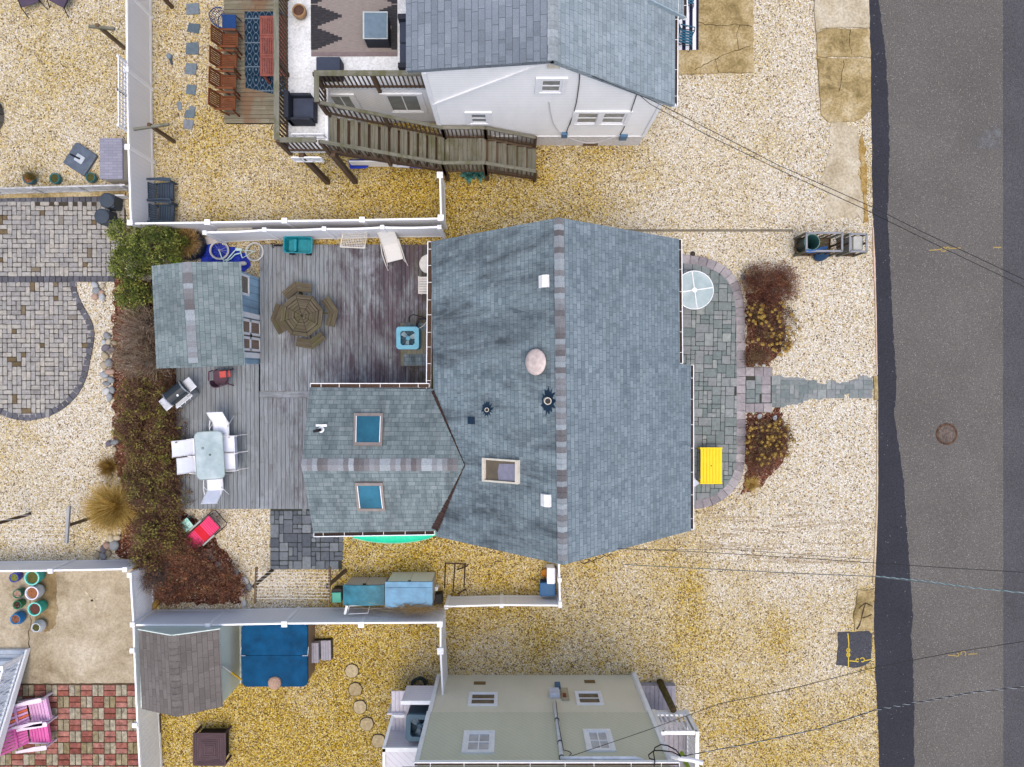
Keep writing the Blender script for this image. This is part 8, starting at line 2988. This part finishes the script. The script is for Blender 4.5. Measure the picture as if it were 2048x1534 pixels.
def grass(label, px, py, n, r, h, spread, mat, wd=.006):
    t = thing('ornamental_grass', label, 'grass', P(px, py), 0)
    V, Q, C_ = straw(n, r, h, spread, (0, 0, 0), wd)
    raw_mesh('blades', V, Q, C_, mat, t)
    return t
grass('large golden ornamental grass clump at the left edge of the shrub bed', 238, 1010, 2600, .34, 1.15, .80, GRASSG, .008)
grass('small golden brown grass tuft above the large golden clump', 222, 933, 700, .13, .5, .40, leaf_mat('brown_gold_grass', [(0, (.10, .05, .01)), (.6, (.26, .15, .03)), (1, (.38, .25, .07))]), .006)
grass('small straw grass tuft at the lower tip of the front mulch bed', 1502, 968, 360, .12, .3, .26, GRASSG, .006)
# ---- front beds
t_ = shrub('dark red leafless barberry at the top of the front mulch bed', [lob(1538, 576, 52, 50, .85), lob(1572, 562, 32, 34, .65), lob(1512, 560, 28, 28, .6)], 6500, .023, REDL, 420, leaf_mat('red_twigs', [(0, (.05, .018, .015)), (.6, (.14, .05, .04)), (1, (.24, .12, .10))]), cat='bush', name='barberry_bush', twig_r=.006, over=1.15)
HEADM = leaf_mat('dried_hydrangea_heads', [(0, (0.149, 0.081, 0.013)), (.4, (0.345, 0.206, 0.040)), (.75, (0.482, 0.322, 0.081)), (1, (0.632, 0.482, 0.184))])
def head_mesh():
    m = 110
    d = rng.normal(0, 1, (m, 3))
    d /= np.linalg.norm(d, axis=1)[:, None]
    d[:, 2] = np.abs(d[:, 2]) * .7
    pos = d * .062 * rng.uniform(.75, 1.05, m)[:, None]
    a = rng.normal(0, 1, (m, 3))
    u = np.cross(d, a)
    u /= np.linalg.norm(u, axis=1)[:, None]
    v = np.cross(d, u)
    s = .015
    V = np.stack([pos - u * s, pos - v * s, pos + u * s, pos + v * s], 1).reshape(-1, 3)
    return V, np.arange(m * 4).reshape(-1, 4), np.stack([rng.random(m), rng.random(m), rng.random(m)], 1)
def hydrangea(label, lobes, nh, leaves):
    t = shrub(label, lobes, leaves, .028, RUSTL, 150, TWIGB, cat='hydrangea', name='hydrangea_bush', twig_r=.006)
    V, Q, Cc = head_mesh()
    off = ORIG[t.name]
    first = None
    paths = []
    k = 0
    while k < nh:
        l = random.choice(lobes)
        a, q = random.uniform(0, 2 * PI), math.sqrt(random.random())
        p = Vector((l[0] + l[3] * q * 1.1 * math.cos(a), l[1] + l[4] * q * 1.1 * math.sin(a), l[5] * math.sqrt(1 - q * q * .8) * random.uniform(.9, 1.1) + .08))
        if first is None:
            o = raw_mesh('flower_head', V + np.array(off), Q, Cc, HEADM, t)
            first = o
        else:
            o = first.copy()
            C.objects.link(o)
            o.parent = t
        o.location = p - off
        o.rotation_euler = (0, 0, random.uniform(0, 6))
        o.scale = [random.uniform(.75, 1.1)] * 3
        paths.append((twig_path(Vector((l[0], l[1], .05)), p, .05, 5), .006))
        k += 1
    twig_mesh('stems', paths, TWIGB, t)
    return t
hydrangea('larger hydrangea with dried golden flower heads below the red barberry', [lob(1530, 655, 38, 44, .8), lob(1566, 650, 34, 44, .75), lob(1515, 630, 18, 26, .7), lob(1560, 690, 20, 20, .5)], 98, 3000)
hydrangea('smaller hydrangea with dried golden heads in the lower front bed', [lob(1530, 885, 36, 46, .7), lob(1560, 880, 28, 40, .65)], 90, 2800)
shrub('low dark olive mound just above the stone front step', [lob(1520, 714, 30, 18, .35), lob(1500, 720, 14, 14, .3)], 1800, .02, BROWNL, 60, TWIGB, cat='ground shrub', name='low_shrub')
shrub('low dark red tangle at the lower end of the front mulch bed', [lob(1515, 925, 30, 26, .3), lob(1545, 920, 22, 26, .3)], 1800, .018, REDL, 130, TWIGB, cat='ground shrub', name='low_shrub', twig_r=.005)
# leafy plant under the stair, lime plant, vine on the storage box, dry plant in its pot
BGL = leaf_mat('blue_green_leaves', [(0, (.012, .07, .07)), (.6, (.04, .15, .13)), (1, (.10, .24, .20))])
def rosette(label, px, py, mat, n, L, w_, name='leafy_plant', parent=None):
    t = thing(name, label, 'plant', P(px, py), 0)
    m = MB()
    for i in range(n):
        a = 2 * PI * i / n + random.uniform(-.2, .2)
        l = L * random.uniform(.6, 1.1)
        d = Vector((math.cos(a), math.sin(a), 0))
        s = Vector((-d.y, d.x, 0))
        z0 = .08 + random.uniform(0, .12)
        pts = []
        for k, (u, ww) in enumerate(((.05, .2), (.3, .9), (.6, 1.0), (.85, .6), (1, .05))):
            c = d * l * u + Vector((0, 0, z0 + .18 * math.sin(u * 2.4)))
            pts.append([c - s * w_ * ww, c + Vector((0, 0, -.012)), c + s * w_ * ww])
        m.grid(pts)
    m.build('leaves', mat, t)
    return t
rosette('blue green broad leaved plant under the foot of the timber stair', 937, 353, BGL, 11, .30, .05)
rosette('second blue green broad leaved plant under the stair, nearest the white house', 960, 352, BGL, 9, .27, .05)
t = [o for o in C.objects if o.name.startswith('lime_plant')][0]
ll = lob(349, 512, 10, 16, .55)
leaf_cloud('leaves', [ll], 420, .045, leaf_mat('lime_leaves', [(0, (.10, .22, .01)), (.6, (.22, .42, .02)), (1, (.36, .52, .06))]), t)
t = wthing('dry_vine', 'dry straw coloured vine sprawling over the fence behind the large storage box', 'vine', P(835, 1215))
paths = []
for i in range(150):
    a, b = P(random.gauss(835, 30), random.gauss(1213, 4), 1.3), P(random.gauss(835, 34), random.gauss(1224, 8), random.uniform(1.0, 1.45))
    paths.append((twig_path(a, b, .12, 6), .005))
twig_mesh('stems', paths, leaf_mat('straw_twigs', [(0, (.14, .085, .03)), (.6, (.30, .20, .08)), (1, (.40, .30, .15))]), t)
t = wthing('dry_plant', 'dry spiky yellow brown plant growing from the left turquoise pot', 'plant', P(60, 348))
paths = []
for i in range(90):
    b = P(66, 358, .22) + Vector((random.uniform(-.06, .06), random.uniform(-.06, .06), 0))
    e = P(random.gauss(52, 13), random.gauss(342, 11), random.uniform(.4, .75))
    paths.append((twig_path(b, e, .05, 5), .007))
twig_mesh('stems', paths, leaf_mat('yellow_brown_stems', [(0, (.07, .05, .012)), (.6, (.20, .14, .03)), (1, (.36, .26, .08))]), t)
# ---- river stones, each a thing
RK = {'grey': stone_mat('grey_river_stone', [(0, (.19, .20, .21)), (.6, (.28, .30, .32)), (1, (.38, .40, .42))], nscale=6),
      'tan': stone_mat('tan_river_stone', [(0, (.26, .22, .15)), (.6, (.38, .33, .24)), (1, (.46, .42, .33))], nscale=6),
      'pink': stone_mat('pink_river_stone', [(0, (.34, .22, .17)), (1, (.45, .33, .27))], nscale=6),
      'slate': stone_mat('slate_river_stone', [(0, (.10, .09, .11)), (1, (.17, .16, .19))], nscale=6),
      'white': stone_mat('white_river_stone', [(0, (.42, .43, .42)), (1, (.58, .59, .60))], nscale=6)}
def rock(kind, px, py, r, place):
    t = thing('river_stone', 'rounded %s river stone %s' % (kind, place), 'stone', P(px, py), random.uniform(0, 6), '%s river stones %s' % (kind, place))
    bm = bmesh.new()
    bmesh.ops.create_icosphere(bm, subdivisions=2, radius=1)
    ph = random.uniform(0, 9)
    for v in bm.verts:
        k = 1 + .10 * math.sin(v.co.x * 2.3 + ph) + .08 * math.sin(v.co.y * 3.1 + ph * 2)
        v.co = Vector((v.co.x * r * 1.2 * k, v.co.y * r * .92 * k, v.co.z * r * .62 + r * .45))
    m = MB()
    m.add([v.co.copy() for v in bm.verts], [tuple(v.index for v in f.verts) for f in bm.faces])
    bm.free()
    m.build('rock', RK[kind], t, smooth=True)
for k, x, y, r in (('grey', 192, 571, .12), ('tan', 206, 572, .09), ('grey', 195, 581, .13), ('pink', 204, 586, .10), ('pink', 191, 594, .11), ('grey', 206, 595, .12), ('grey', 216, 672, .12), ('grey', 209, 684, .10), ('tan', 219, 683, .10),
                   ('tan', 230, 686, .09), ('slate', 214, 695, .13), ('slate', 225, 700, .11), ('tan', 211, 711, .13), ('tan', 210, 730, .13), ('grey', 220, 727, .14), ('pink', 221, 744, .14), ('grey', 211, 750, .13), ('grey', 224, 760, .12),
                   ('grey', 214, 767, .11), ('white', 214, 782, .12), ('grey', 226, 779, .11), ('grey', 221, 795, .12), ('slate', 219, 887, .11), ('grey', 232, 884, .12), ('tan', 230, 898, .09), ('tan', 219, 956, .11),
                   ('tan', 224, 1077, .13), ('tan', 236, 1075, .11), ('grey', 231, 1089, .17), ('pink', 215, 1090, .12), ('slate', 209, 1099, .13), ('tan', 197, 1110, .12), ('grey', 208, 1111, .13), ('tan', 219, 1107, .11)):
    rock(k, x, y, r, 'on the gravel side of the shrub bed')
for k, x, y, r in (('tan', 358, 1039, .12), ('tan', 365, 1050, .10), ('tan', 367, 1065, .10), ('white', 378, 1062, .12), ('white', 416, 1105, .15), ('white', 424, 1116, .12), ('grey', 437, 1129, .11), ('tan', 442, 1139, .12), ('grey', 471, 1144, .14),
                   ('white', 492, 1161, .12), ('grey', 498, 1173, .12), ('white', 489, 1183, .12), ('tan', 487, 1194, .12), ('white', 489, 1206, .12)):
    rock(k, x, y, r, 'edging the barberry thicket')
for k, x, y, r in (('white', 1518, 833, .09), ('white', 1549, 835, .08), ('grey', 1486, 555, .08), ('white', 1512, 728, .06), ('white', 1527, 731, .06)):
    rock(k, x, y, r, 'in the front mulch bed')
